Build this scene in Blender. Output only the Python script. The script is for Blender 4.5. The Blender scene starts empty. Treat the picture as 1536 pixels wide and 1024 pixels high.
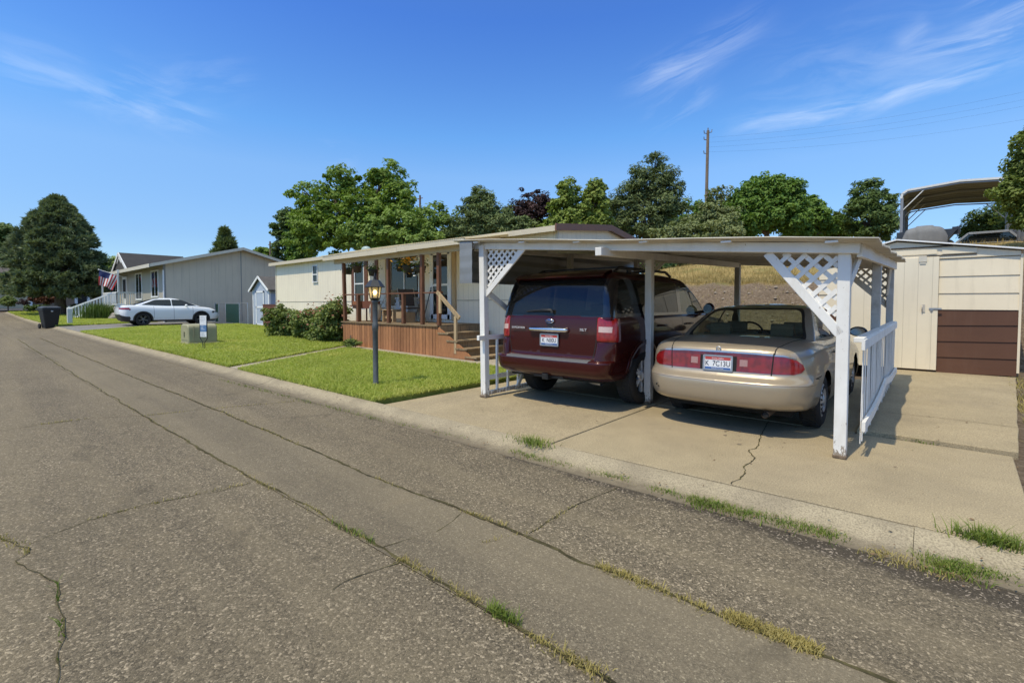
import bpy, bmesh, math, random
import numpy as np
from mathutils import Vector, Matrix
from mathutils.bvhtree import BVHTree
random.seed(7)
SC = bpy.context.scene
COL = SC.collection
R = math.radians
PI = math.pi

# ------------------------------------------------------------------ terrain
def zg(x):                       # the street climbs very gently to the west
    return 0.0105 * max(0.0, min(60.0, -x - 2.0))
STREET = -0.10                   # road surface below the driveway
def ycurb(x):                    # back edge of the kerb
    return 4.06 + (0.026 if x < 0 else 0.02) * x

# ------------------------------------------------------------------ object helpers
ORIG = {}
def tag(o, label=None, cat=None, group=None, kind=None):
    if label: o['label'] = label
    if cat: o['category'] = cat
    if group: o['group'] = group
    if kind: o['kind'] = kind
    return o
def thing(name, label, cat, loc=(0, 0, 0), rz=0.0, group=None):
    o = bpy.data.objects.new(name, None)
    COL.objects.link(o)
    o.location = loc
    o.rotation_euler = (0, 0, rz)
    o.empty_display_size = 0.2
    ORIG[o.name] = Vector(loc)
    return tag(o, label, cat, group)
def copy_tree(o, parent=None):
    c = o.copy()
    COL.objects.link(c)
    c.parent = parent
    for ch in list(o.children):
        copy_tree(ch, c)
    return c

class MB:
    """collects shapes, then links them as ONE mesh object"""
    def __init__(s):
        s.v = []; s.f = []; s.m = []; s.sm = []
    def add(s, vs, fs, mi=0, smooth=False, M=None):
        b = len(s.v)
        if M is not None:
            vs = [M @ Vector(p) for p in vs]
        s.v += [tuple(p) for p in vs]
        s.f += [tuple(b + i for i in f) for f in fs]
        s.m += [mi] * len(fs); s.sm += [smooth] * len(fs)
        return s
    def box(s, c, d, mi=0, M=None, rz=0.0):
        x, y, z = c; a, b, h = d[0] / 2, d[1] / 2, d[2] / 2
        vs = [(i * a, j * b, k * h) for k in (-1, 1) for j in (-1, 1) for i in (-1, 1)]
        T = Matrix.Translation((x, y, z)) @ Matrix.Rotation(rz, 4, 'Z')
        if M is not None: T = M @ T
        return s.add(vs, [(0, 2, 3, 1), (4, 5, 7, 6), (0, 1, 5, 4), (2, 6, 7, 3), (0, 4, 6, 2), (1, 3, 7, 5)], mi, False, T)
    def bx(s, x0, x1, y0, y1, z0, z1, mi=0):
        return s.box(((x0 + x1) / 2, (y0 + y1) / 2, (z0 + z1) / 2), (abs(x1 - x0), abs(y1 - y0), abs(z1 - z0)), mi)
    def beam(s, p0, p1, w, h, mi=0, up=(0, 0, 1)):
        p0 = Vector(p0); p1 = Vector(p1); d = p1 - p0; L = d.length; d.normalize()
        u = Vector(up)
        r = d.cross(u)
        if r.length < 1e-4: r = d.cross(Vector((1, 0, 0)))
        r.normalize(); u = r.cross(d)
        vs = []
        for q in (p0, p1):
            for a, b in ((-1, -1), (1, -1), (1, 1), (-1, 1)):
                vs.append(q + r * (a * w / 2) + u * (b * h / 2))
        return s.add(vs, [(0, 3, 2, 1), (4, 5, 6, 7), (0, 1, 5, 4), (1, 2, 6, 5), (2, 3, 7, 6), (3, 0, 4, 7)], mi)
    def tube(s, pts, r, n=8, mi=0, caps=True):
        pts = [Vector(p) for p in pts]
        k = len(pts)
        rs = r if isinstance(r, (list, tuple)) else [r] * k
        vs = []; fs = []
        ref = None
        for i, p in enumerate(pts):
            d = (pts[min(i + 1, k - 1)] - pts[max(i - 1, 0)]).normalized()
            if ref is None:
                a = d.cross(Vector((0, 0, 1)))
                if a.length < 1e-3: a = d.cross(Vector((1, 0, 0)))
            else:
                a = ref - d * ref.dot(d)
            a.normalize(); ref = a
            b = d.cross(a)
            for j in range(n):
                t = 2 * PI * j / n
                vs.append(p + (a * math.cos(t) + b * math.sin(t)) * rs[i])
        for i in range(k - 1):
            for j in range(n):
                fs.append((i * n + j, i * n + (j + 1) % n, (i + 1) * n + (j + 1) % n, (i + 1) * n + j))
        s.add(vs, fs, mi, True)
        if caps:
            s.add([vs[j] for j in range(n)], [tuple(reversed(range(n)))], mi)
            s.add([vs[(k - 1) * n + j] for j in range(n)], [tuple(range(n))], mi)
        return s
    def cyl(s, p0, p1, r0, r1=None, n=12, mi=0):
        return s.tube([p0, p1], [r0, r0 if r1 is None else r1], n, mi)
    def lathe(s, prof, n=24, M=None, mi=0, smooth=True, closed=False):
        vs = []; fs = []
        k = len(prof)
        for (r, z) in prof:
            for j in range(n):
                t = 2 * PI * j / n
                vs.append((r * math.cos(t), r * math.sin(t), z))
        for i in range(k - 1 + (1 if closed else 0)):
            i2 = (i + 1) % k
            for j in range(n):
                fs.append((i * n + j, i * n + (j + 1) % n, i2 * n + (j + 1) % n, i2 * n + j))
        return s.add(vs, fs, mi, smooth, M)
    def prism(s, poly, y0, y1, mi=0, M=None, axis='y'):
        """poly in (a,b); extruded along the axis"""
        n = len(poly)
        def P(a, b, t):
            return (a, t, b) if axis == 'y' else ((t, a, b) if axis == 'x' else (a, b, t))
        vs = [P(a, b, y0) for a, b in poly] + [P(a, b, y1) for a, b in poly]
        fs = [tuple(range(n)), tuple(reversed(range(n, 2 * n)))]
        for i in range(n):
            j = (i + 1) % n
            fs.append((i, i + n, j + n, j))
        return s.add(vs, fs, mi, False, M)
    def ball(s, c, r, sc=(1, 1, 1), n=16, mi=0):
        prof = [(math.sin(PI * i / (n // 2)) * r, -math.cos(PI * i / (n // 2)) * r) for i in range(n // 2 + 1)]
        return s.lathe(prof, n, Matrix.Translation(c) @ Matrix.Diagonal((*sc, 1)), mi)
    def build(s, name, mats, parent=None, local=False, fix=True, bevel=0.0):
        me = bpy.data.meshes.new(name)
        o = bpy.data.objects.new(name, me)
        COL.objects.link(o)
        v = s.v
        org = Vector((0, 0, 0))
        if parent is not None:
            o.parent = parent
            org = ORIG[parent.name]
        elif not local and len(v):
            a = np.array(v); lo = a.min(0); hi = a.max(0)
            org = Vector(((lo[0] + hi[0]) / 2, (lo[1] + hi[1]) / 2, lo[2]))
            o.location = org
        ORIG[o.name] = org
        if not local and org.length > 0:
            v = [(p[0] - org.x, p[1] - org.y, p[2] - org.z) for p in v]
        me.from_pydata(v, [], s.f)
        for m in (mats if isinstance(mats, (list, tuple)) else [mats]):
            me.materials.append(m)
        me.polygons.foreach_set('material_index', s.m)
        me.polygons.foreach_set('use_smooth', s.sm)
        if fix or bevel:
            bm = bmesh.new(); bm.from_mesh(me)
            if bevel:
                bmesh.ops.remove_doubles(bm, verts=bm.verts, dist=1e-5)
                es = [e for e in bm.edges if e.is_manifold and e.calc_face_angle(0) > 0.7]
                bmesh.ops.bevel(bm, geom=es, offset=bevel, segments=1, affect='EDGES', clamp_overlap=True)
            bmesh.ops.recalc_face_normals(bm, faces=bm.faces)
            bm.to_mesh(me); bm.free()
        me.update()
        return o

def np_mesh(name, verts, faces, mats, parent=None, midx=None, smooth=False, loc=None):
    """faces: (n,k) array; verts already local to loc/parent"""
    me = bpy.data.meshes.new(name)
    verts = np.asarray(verts, np.float32); faces = np.asarray(faces, np.int32)
    nf, k = faces.shape
    me.vertices.add(len(verts)); me.vertices.foreach_set('co', verts.ravel())
    me.loops.add(nf * k); me.loops.foreach_set('vertex_index', faces.ravel())
    me.polygons.add(nf)
    me.polygons.foreach_set('loop_start', np.arange(0, nf * k, k, dtype=np.int32))
    me.polygons.foreach_set('loop_total', np.full(nf, k, np.int32))
    for m in (mats if isinstance(mats, (list, tuple)) else [mats]): me.materials.append(m)
    if midx is not None: me.polygons.foreach_set('material_index', np.asarray(midx, np.int32))
    me.polygons.foreach_set('use_smooth', np.full(nf, bool(smooth)))
    me.update(calc_edges=True)
    o = bpy.data.objects.new(name, me); COL.objects.link(o)
    if parent is not None:
        o.parent = parent; ORIG[o.name] = ORIG[parent.name].copy()
    else:
        if loc is not None: o.location = loc
        ORIG[o.name] = Vector(loc or (0, 0, 0))
    return o

# ------------------------------------------------------------------ materials
def newmat(name):
    m = bpy.data.materials.new(name); m.use_nodes = True
    nt = m.node_tree
    for n in list(nt.nodes): nt.nodes.remove(n)
    out = nt.nodes.new('ShaderNodeOutputMaterial')
    return m, nt, out
def N(nt, t, **kw):
    n = nt.nodes.new(t)
    for k, v in kw.items():
        if k.startswith('i_'):
            n.inputs[k[2:].replace('_', ' ')].default_value = v
        else:
            setattr(n, k, v)
    return n
def L(nt, a, b): nt.links.new(a, b)
def rgba(c): return (c[0], c[1], c[2], 1.0)
def mix(nt, fac, a, b, mode='MIX'):
    n = N(nt, 'ShaderNodeMix', data_type='RGBA', blend_type=mode)
    for sock, val in ((n.inputs[0], fac), (n.inputs[6], a), (n.inputs[7], b)):
        if hasattr(val, 'default_value'): L(nt, val, sock)
        elif isinstance(val, (int, float)): sock.default_value = val
        else: sock.default_value = rgba(val)
    return n.outputs[2]
def noise(nt, vec, scale, detail=4, rough=0.6, dist=0.0):
    n = N(nt, 'ShaderNodeTexNoise'); n.inputs['Scale'].default_value = scale
    n.inputs['Detail'].default_value = detail; n.inputs['Roughness'].default_value = rough
    n.inputs['Distortion'].default_value = dist
    if vec is not None: L(nt, vec, n.inputs['Vector'])
    return n.outputs[0]
def ramp(nt, fac, stops):
    n = N(nt, 'ShaderNodeValToRGB'); cr = n.color_ramp
    while len(cr.elements) < len(stops): cr.elements.new(0.5)
    for e, (p, c) in zip(cr.elements, stops):
        e.position = p; e.color = rgba(c) if not isinstance(c, (int, float)) else (c, c, c, 1)
    L(nt, fac, n.inputs[0])
    return n.outputs[0]
def math_(nt, op, a, b=None, clamp=False):
    n = N(nt, 'ShaderNodeMath', operation=op); n.use_clamp = clamp
    for i, v in enumerate((a, b)):
        if v is None: continue
        if hasattr(v, 'default_value'): L(nt, v, n.inputs[i])
        else: n.inputs[i].default_value = v
    return n.outputs[0]
def objco(nt, kind='Object', scale=None):
    t = N(nt, 'ShaderNodeTexCoord').outputs[kind]
    if scale:
        mp = N(nt, 'ShaderNodeMapping'); mp.inputs['Scale'].default_value = scale
        L(nt, t, mp.inputs[0]); return mp.outputs[0]
    return t
def geopos(nt, scale=None):
    t = N(nt, 'ShaderNodeNewGeometry').outputs['Position']
    if scale:
        mp = N(nt, 'ShaderNodeMapping'); mp.inputs['Scale'].default_value = scale
        L(nt, t, mp.inputs[0]); return mp.outputs[0]
    return t
def bsdf(nt, out, col, rough=0.6, metal=0.0, spec=0.5, coat=0.0, bump=None, bstr=0.3, bdist=0.01, crough=0.05):
    p = N(nt, 'ShaderNodeBsdfPrincipled')
    if hasattr(col, 'default_value'): L(nt, col, p.inputs['Base Color'])
    else: p.inputs['Base Color'].default_value = rgba(col)
    if hasattr(rough, 'default_value'): L(nt, rough, p.inputs['Roughness'])
    else: p.inputs['Roughness'].default_value = rough
    p.inputs['Metallic'].default_value = metal
    p.inputs['Specular IOR Level'].default_value = spec
    p.inputs['Coat Weight'].default_value = coat
    p.inputs['Coat Roughness'].default_value = crough
    if bump is not None:
        b = N(nt, 'ShaderNodeBump'); b.inputs['Strength'].default_value = bstr; b.inputs['Distance'].default_value = bdist
        L(nt, bump, b.inputs['Height']); L(nt, b.outputs[0], p.inputs['Normal'])
    L(nt, p.outputs[0], out.inputs[0])
    return p
MATS = {}
def mat(name, col, rough=0.6, var=0.12, scale=6.0, bump=0.0, bscale=60.0, metal=0.0, spec=0.5, coat=0.0, dirt=None, stretch=None):
    """plain paint/wood/plastic with uneven tone; dirt=(colour, amount, scale) adds blotches"""
    if name in MATS: return MATS[name]
    m, nt, out = newmat(name)
    co = objco(nt, 'Object', stretch)
    n1 = noise(nt, co, scale, 5, 0.65)
    lo = tuple(c * (1 - var) for c in col); hi = tuple(min(1, c * (1 + var)) for c in col)
    c = ramp(nt, n1, [(0.3, lo), (0.7, hi)])
    if dirt:
        n2 = noise(nt, co, dirt[2], 6, 0.7)
        f = ramp(nt, n2, [(0.52, 0.0), (0.75, dirt[1])])
        c = mix(nt, f, c, dirt[0])
    bb = noise(nt, co, bscale, 3, 0.6) if bump else None
    rr = ramp(nt, n1, [(0.2, max(0, rough - 0.07)), (0.8, min(1, rough + 0.07))]) if metal < 0.5 else rough
    bsdf(nt, out, c, rr, metal, spec, coat, bb, bump, 0.01)
    MATS[name] = m
    return m
def wood(name, col, dark, rough=0.75, sc=(12, 12, 1.2), bump=0.25):
    """grain runs along local z unless sc says otherwise"""
    if name in MATS: return MATS[name]
    m, nt, out = newmat(name)
    co = objco(nt, 'Object', sc)
    n1 = noise(nt, co, 2.2, 8, 0.7, 0.6)
    n2 = noise(nt, objco(nt), 1.7, 4, 0.6)
    c = ramp(nt, n1, [(0.32, dark), (0.5, col), (0.72, tuple(x * 1.2 for x in col))])
    c = mix(nt, ramp(nt, n2, [(0.45, 0.0), (0.8, 0.45)]), c, dark)
    oi = N(nt, 'ShaderNodeObjectInfo').outputs['Random']
    c = mix(nt, 1.0, c, ramp(nt, oi, [(0., (.74, .72, .70)), (.5, (1., 1., 1.)), (1., (1.22, 1.2, 1.15))]), 'MULTIPLY')
    bsdf(nt, out, c, rough, 0, 0.3, 0, n1, bump, 0.004)
    MATS[name] = m
    return m
def carpaint(name, col, metal=0.35, rough=0.32, flake=0.15, coat=0.75):
    if name in MATS: return MATS[name]
    m, nt, out = newmat(name)
    co = objco(nt)
    n1 = noise(nt, co, 900, 2, 0.5)
    n2 = noise(nt, co, 3, 5, 0.7)
    c = ramp(nt, n1, [(0.3, tuple(x * (1 - flake) for x in col)), (0.7, tuple(min(1, x * (1 + flake)) for x in col))])
    # road dust towards the sills: real film of dirt by height
    z = N(nt, 'ShaderNodeSeparateXYZ'); L(nt, co, z.inputs[0])
    d = math_(nt, 'MULTIPLY', ramp(nt, z.outputs[2], [(0.22, 0.22), (0.6, 0.0)]), ramp(nt, n2, [(0.3, 0.25), (0.7, 1.0)]))
    c = mix(nt, d, c, (0.17, 0.14, 0.105))
    rr = math_(nt, 'ADD', math_(nt, 'MULTIPLY', n2, 0.10), rough - 0.05)
    bsdf(nt, out, c, rr, metal, 0.5 if coat > .5 else .25, coat, None, crough=0.04)
    MATS[name] = m
    return m
def lensmat(name, col, dark=.55):
    """ribbed lamp lens with a darker housing showing through"""
    if name in MATS: return MATS[name]
    m, nt, out = newmat(name); co = objco(nt)
    w = N(nt, 'ShaderNodeTexWave', wave_type='BANDS', bands_direction='Z'); w.inputs['Scale'].default_value = 26; L(nt, co, w.inputs['Vector'])
    w2 = N(nt, 'ShaderNodeTexWave', wave_type='BANDS', bands_direction='X'); w2.inputs['Scale'].default_value = 5; w2.inputs['Distortion'].default_value = 2.5; L(nt, co, w2.inputs['Vector'])
    n1 = noise(nt, co, 14, 3, .5)
    c = mix(nt, ramp(nt, n1, [(.38, .0), (.60, 1.)]), tuple(x * dark for x in col), col)
    c = mix(nt, math_(nt, 'MULTIPLY', w2.outputs['Color'], .16), c, tuple(min(1, x * 1.7) for x in col))
    c = mix(nt, math_(nt, 'MULTIPLY', w.outputs['Color'], .25), c, tuple(x * .4 for x in col))
    bsdf(nt, out, c, .14, 0, .5, .6, w.outputs['Color'], .15, .002)
    MATS[name] = m
    return m
def glassmat(name, tint=(0.6, 0.68, 0.62), trans=0.75, rough=0.0, dust=0.03, f0=.06):
    """thin window pane: part see-through, mirror at grazing angles"""
    if name in MATS: return MATS[name]
    m, nt, out = newmat(name)
    lw = N(nt, 'ShaderNodeLayerWeight'); lw.inputs[0].default_value = .5
    tr = N(nt, 'ShaderNodeBsdfTransparent'); tr.inputs[0].default_value = rgba(tint)
    gl = N(nt, 'ShaderNodeBsdfGlossy'); gl.inputs['Roughness'].default_value = max(rough, 0.01)
    gl.inputs[0].default_value = (0.95, 0.97, 1, 1)
    df = N(nt, 'ShaderNodeBsdfDiffuse'); df.inputs[0].default_value = (0.012, 0.014, 0.014, 1)
    m1 = N(nt, 'ShaderNodeMixShader'); m1.inputs[0].default_value = trans
    L(nt, df.outputs[0], m1.inputs[1]); L(nt, tr.outputs[0], m1.inputs[2])
    m2 = N(nt, 'ShaderNodeMixShader')
    f = math_(nt, 'ADD', math_(nt, 'MULTIPLY', math_(nt, 'POWER', lw.outputs[1], 5.0), .85), f0, True)
    L(nt, f, m2.inputs[0]); L(nt, m1.outputs[0], m2.inputs[1]); L(nt, gl.outputs[0], m2.inputs[2])
    d2 = N(nt, 'ShaderNodeBsdfDiffuse'); d2.inputs[0].default_value = (0.4, 0.38, 0.33, 1)
    m3 = N(nt, 'ShaderNodeMixShader'); m3.inputs[0].default_value = dust
    L(nt, m2.outputs[0], m3.inputs[1]); L(nt, d2.outputs[0], m3.inputs[2])
    L(nt, m3.outputs[0], out.inputs[0])
    MATS[name] = m
    return m

TYRE = mat('tyre_rubber', (0.022, 0.021, 0.02), 0.85, 0.2, 20, 0.3, 120, dirt=((0.07, 0.06, 0.05), 0.35, 6))
BLACK = mat('black_plastic', (0.018, 0.018, 0.019), 0.5, 0.2, 20, 0.15, 200)
CHROME = mat('chrome', (0.75, 0.75, 0.76), 0.12, 0.05, 10, metal=1.0)
ALLOY = mat('alloy', (0.80, 0.80, 0.80), 0.25, 0.05, 10, metal=0.55)
STEEL = mat('galvanised_steel', (0.42, 0.43, 0.44), 0.45, 0.12, 8, metal=0.8)
DARK = mat('dark_underside', (0.012, 0.012, 0.012), 0.9, 0.2, 6)
PLATEW = mat('plate_white', (0.72, 0.73, 0.74), 0.4, 0.04, 10)
PLATER = mat('plate_red', (0.45, 0.06, 0.05), 0.4, 0.1, 10)
PLATEB = mat('plate_blue', (0.05, 0.12, 0.32), 0.4, 0.1, 10)
INK = mat('plate_ink', (0.015, 0.02, 0.05), 0.5, 0.1, 10)

def text_obj(name, body, size, m, parent, loc, rot, ext=0.0008, shear=0.0, sx=1.0):
    cu = bpy.data.curves.new(name, 'FONT'); cu.body = body; cu.size = size
    cu.align_x = 'CENTER'; cu.align_y = 'CENTER'; cu.extrude = ext; cu.shear = shear
    tmp = bpy.data.objects.new('tmp_text', cu); COL.objects.link(tmp)
    dg = bpy.context.evaluated_depsgraph_get()
    me = bpy.data.meshes.new_from_object(tmp.evaluated_get(dg))
    bpy.data.objects.remove(tmp); bpy.data.curves.remove(cu)
    me.name = name; me.materials.clear(); me.materials.append(m)
    T = Matrix.Translation(loc) @ rot.to_4x4() @ Matrix.Diagonal((sx, 1, 1, 1))
    me.transform(T)
    o = bpy.data.objects.new(name, me); COL.objects.link(o); o.parent = parent
    ORIG[o.name] = ORIG[parent.name].copy()
    return o

# ------------------------------------------------------------------ cars
def table(tab):
    xs = [a for a, b in tab]; ys = [b for a, b in tab]
    n = len(xs)
    ms = []
    d = [(ys[i + 1] - ys[i]) / (xs[i + 1] - xs[i]) for i in range(n - 1)]
    for i in range(n):
        if i == 0: ms.append(d[0])
        elif i == n - 1: ms.append(d[-1])
        else: ms.append(0.0 if d[i - 1] * d[i] <= 0 else 2 * d[i - 1] * d[i] / (d[i - 1] + d[i]))
    def f(x):
        if x <= xs[0]: return ys[0]
        if x >= xs[-1]: return ys[-1]
        i = 0
        while x > xs[i + 1]: i += 1
        h = xs[i + 1] - xs[i]; t = (x - xs[i]) / h
        return ((2 * t ** 3 - 3 * t * t + 1) * ys[i] + (t ** 3 - 2 * t * t + t) * h * ms[i]
                + (-2 * t ** 3 + 3 * t * t) * ys[i + 1] + (t ** 3 - t * t) * h * ms[i + 1])
    return f
NR, NC, NS, NF = 10, 12, 64, 8
def outline(y0, y1, w, rx, ry, bow, fx, fy, fbow, taper):
    pts = []
    xr = w - rx
    for i in range(NR):
        x = xr * i / NR; pts.append((x, y0 + bow * (x / w) ** 2))
    yb = y0 + bow * (xr / w) ** 2
    for i in range(NC):
        a = PI / 2 * i / NC
        pts.append((xr + rx * math.sin(a), yb + ry * (1 - math.cos(a))))
    ya = yb + ry
    xf = w - fx; yfe = y1 - fbow * (xf / w) ** 2; ye = yfe - fy
    for i in range(NS + 1):
        y = ya + (ye - ya) * i / NS
        t = i / NS
        pts.append((w, y))
    for i in range(1, NC):
        a = PI / 2 * i / NC
        pts.append((xf + fx * math.cos(a), ye + fy * math.sin(a)))
    for i in range(NF + 1):
        x = xf * (1 - i / NF); pts.append((x, y1 - fbow * (x / w) ** 2))
    return [(max(0.0, x - taper(y)), y) if x > 0.02 else (x, y) for x, y in pts]
def stack(levels, fn, zmap, deck_crown=None):
    """full closed shell of outlines by height + cap on top"""
    rows = []
    for z in levels:
        rt = fn(z)
        lf = [(-x, y) for x, y in reversed(rt[1:-1])]
        loop = rt + lf
        rows.append([(x, y, zmap(z, y)) for x, y in loop])
    n = len(rows[0])
    vs = [p for r in rows for p in r]
    fs = []
    for i in range(len(rows) - 1):
        for j in range(n):
            k = (j + 1) % n
            fs.append((i * n + j, i * n + k, (i + 1) * n + k, (i + 1) * n + j))
    if deck_crown is not None:
        top = rows[-1]; m = len(fn(levels[-1])); M = 14
        base = (len(rows) - 1) * n
        prev = None
        for k in range(m):
            x, y, z = top[k]
            if k in (0, m - 1):
                row = [base + k] * (M + 1)
            else:
                row = [base + k]
                for c in range(1, M):
                    t = c / M; xx = x * (1 - 2 * t)
                    vs.append((xx, y, z + deck_crown(y) * (1 - (1 - 2 * t) ** 2)))
                    row.append(len(vs) - 1)
                row.append(base + (n - k))
            if prev:
                for c in range(M):
                    f = []
                    for q in (prev[c], row[c], row[c + 1], prev[c + 1]):
                        if q not in f: f.append(q)
                    if len(f) >= 3: fs.append(tuple(f))
            prev = row
    bm = bmesh.new()
    bv = [bm.verts.new(p) for p in vs]
    for f in fs:
        try: bm.faces.new([bv[i] for i in f])
        except ValueError: pass
    bmesh.ops.remove_doubles(bm, verts=bm.verts, dist=1e-5)
    bmesh.ops.recalc_face_normals(bm, faces=bm.faces)
    bm.faces.layers.int.new('part')
    bm.normal_update()
    return bm
def rpoly(pts, r, n=4):
    """round the corners of a polygon"""
    out = []
    k = len(pts)
    for i in range(k):
        p = Vector(pts[i]); a = Vector(pts[i - 1]) - p; b = Vector(pts[(i + 1) % k]) - p
        rr = min(r, a.length * 0.45, b.length * 0.45)
        pa = p + a.normalized() * rr; pb = p + b.normalized() * rr
        for j in range(n + 1):
            t = j / n
            out.append(tuple((pa * (1 - t) ** 2) + (p * (2 * t * (1 - t))) + (pb * t * t)))
    return out
def inpoly(p, poly):
    x, y = p; c = False; j = len(poly) - 1
    for i in range(len(poly)):
        xi, yi = poly[i]; xj, yj = poly[j]
        if (yi > y) != (yj > y) and x < (xj - xi) * (y - yi) / (yj - yi) + xi: c = not c
        j = i
    return c
class Shell:
    def __init__(s, bm):
        s.bm = bm; s.lay = bm.faces.layers.int['part']
        s.bvh = BVHTree.FromBMesh(bm)
        bm.verts.ensure_lookup_table(); bm.faces.ensure_lookup_table()
        s.fv = [[(v.co.copy(), v.normal.copy()) for v in f.verts] for f in bm.faces]
    def nrm(s, co, extra=None):
        loc, n, idx, d = s.bvh.find_nearest(co)
        ws = 0; acc = Vector((0, 0, 0))
        for c, vn in s.fv[idx]:
            w = 1.0 / ((c - loc).length ** 2 + 1e-6); acc += vn * w; ws += w
        return (acc / ws).normalized()
    def cut(s, poly, axis, pred, part, over=None):
        """cut the polygon (seen along x or y) out of faces that satisfy pred(centre)"""
        bm = s.bm; lay = s.lay
        ii = (1, 2) if axis == 'yz' else ((0, 2) if axis == 'xz' else (0, 1))
        A = [p[0] for p in poly]; B = [p[1] for p in poly]; e = 0.12
        a0, a1, b0, b1 = min(A) - e, max(A) + e, min(B) - e, max(B) + e
        def sel():
            r = []
            for f in bm.faces:
                c = f.calc_center_median()
                if a0 <= c[ii[0]] <= a1 and b0 <= c[ii[1]] <= b1 and pred(c) and (over is None or f[lay] in over): r.append(f)
            return r
        k = len(poly)
        fsel = sel()
        for i in range(k):
            p, q = poly[i], poly[(i + 1) % k]
            d = (q[0] - p[0], q[1] - p[1])
            if d[0] ** 2 + d[1] ** 2 < 1e-10: continue
            no = [0, 0, 0]; no[ii[0]] = -d[1]; no[ii[1]] = d[0]
            co = [0, 0, 0]; co[ii[0]] = p[0]; co[ii[1]] = p[1]
            g = set(fsel)
            for f in fsel: g.update(f.edges); g.update(f.verts)
            bmesh.ops.bisect_plane(bm, geom=list(g), dist=1e-5, plane_co=co, plane_no=no)
            fsel = sel()
        for f in fsel:
            c = f.calc_center_median()
            if inpoly((c[ii[0]], c[ii[1]]), poly): f[lay] = part
    def line(s, pts, axis, w, pred, part, over=(0,)):
        for a, b in zip(pts[:-1], pts[1:]):
            a = Vector(a); b = Vector(b); d = (b - a).normalized(); n = Vector((-d.y, d.x)) * (w / 2)
            a2 = a - d * (w / 2); b2 = b + d * (w / 2)
            s.cut([tuple(a2 + n), tuple(b2 + n), tuple(b2 - n), tuple(a2 - n)], axis, pred, part, over)
    def out(s, parts, name, mats, parent, offset=0.0, solid=0.0, smooth=True, mapm=None):
        """faces of these parts as one object; custom normals from the smooth shell"""
        lay = s.lay; vi = {}; vs = []; fs = []; mi = []; ns = []
        for f in s.bm.faces:
            if f[lay] in parts:
                ids = []
                for v in f.verts:
                    if v not in vi:
                        vi[v] = len(vs); n = s.nrm(v.co)
                        vs.append(v.co + n * offset); ns.append(n)
                    ids.append(vi[v])
                fs.append(ids); mi.append(mapm[f[lay]] if mapm else 0)
        if not fs: return None
        if solid:
            # closed slab: inner copy + rim
            ec = {}
            for f in fs:
                for a, b in zip(f, f[1:] + f[:1]): ec[(a, b)] = 1
            nb = len(vs)
            vs2 = [v - n * solid for v, n in zip(vs, ns)]
            f2 = [list(reversed([i + nb for i in f])) for f in fs]
            rim = [[b, a, a + nb, b + nb] for (a, b) in ec if (b, a) not in ec]
            me_v = vs + vs2; me_f = fs + f2 + rim; mi = mi + mi + [0] * len(rim); nn = ns + [-n for n in ns]
        else:
            me_v, me_f, nn = vs, fs, ns
        me = bpy.data.meshes.new(name); me.from_pydata([tuple(v) for v in me_v], [], me_f)
        for m in (mats if isinstance(mats, (list, tuple)) else [mats]): me.materials.append(m)
        me.polygons.foreach_set('material_index', mi)
        me.polygons.foreach_set('use_smooth', [True] * len(me_f))
        me.update()
        if not solid: me.normals_split_custom_set_from_vertices([tuple(n) for n in nn])
        o = bpy.data.objects.new(name, me); COL.objects.link(o); o.parent = parent
        ORIG[o.name] = ORIG[parent.name].copy()
        return o
def circ(cy, cz, r, n=24, a0=0, a1=2 * PI):
    return [(cy + r * math.cos(a0 + (a1 - a0) * i / n), cz + r * math.sin(a0 + (a1 - a0) * i / n)) for i in range(n)]

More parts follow.
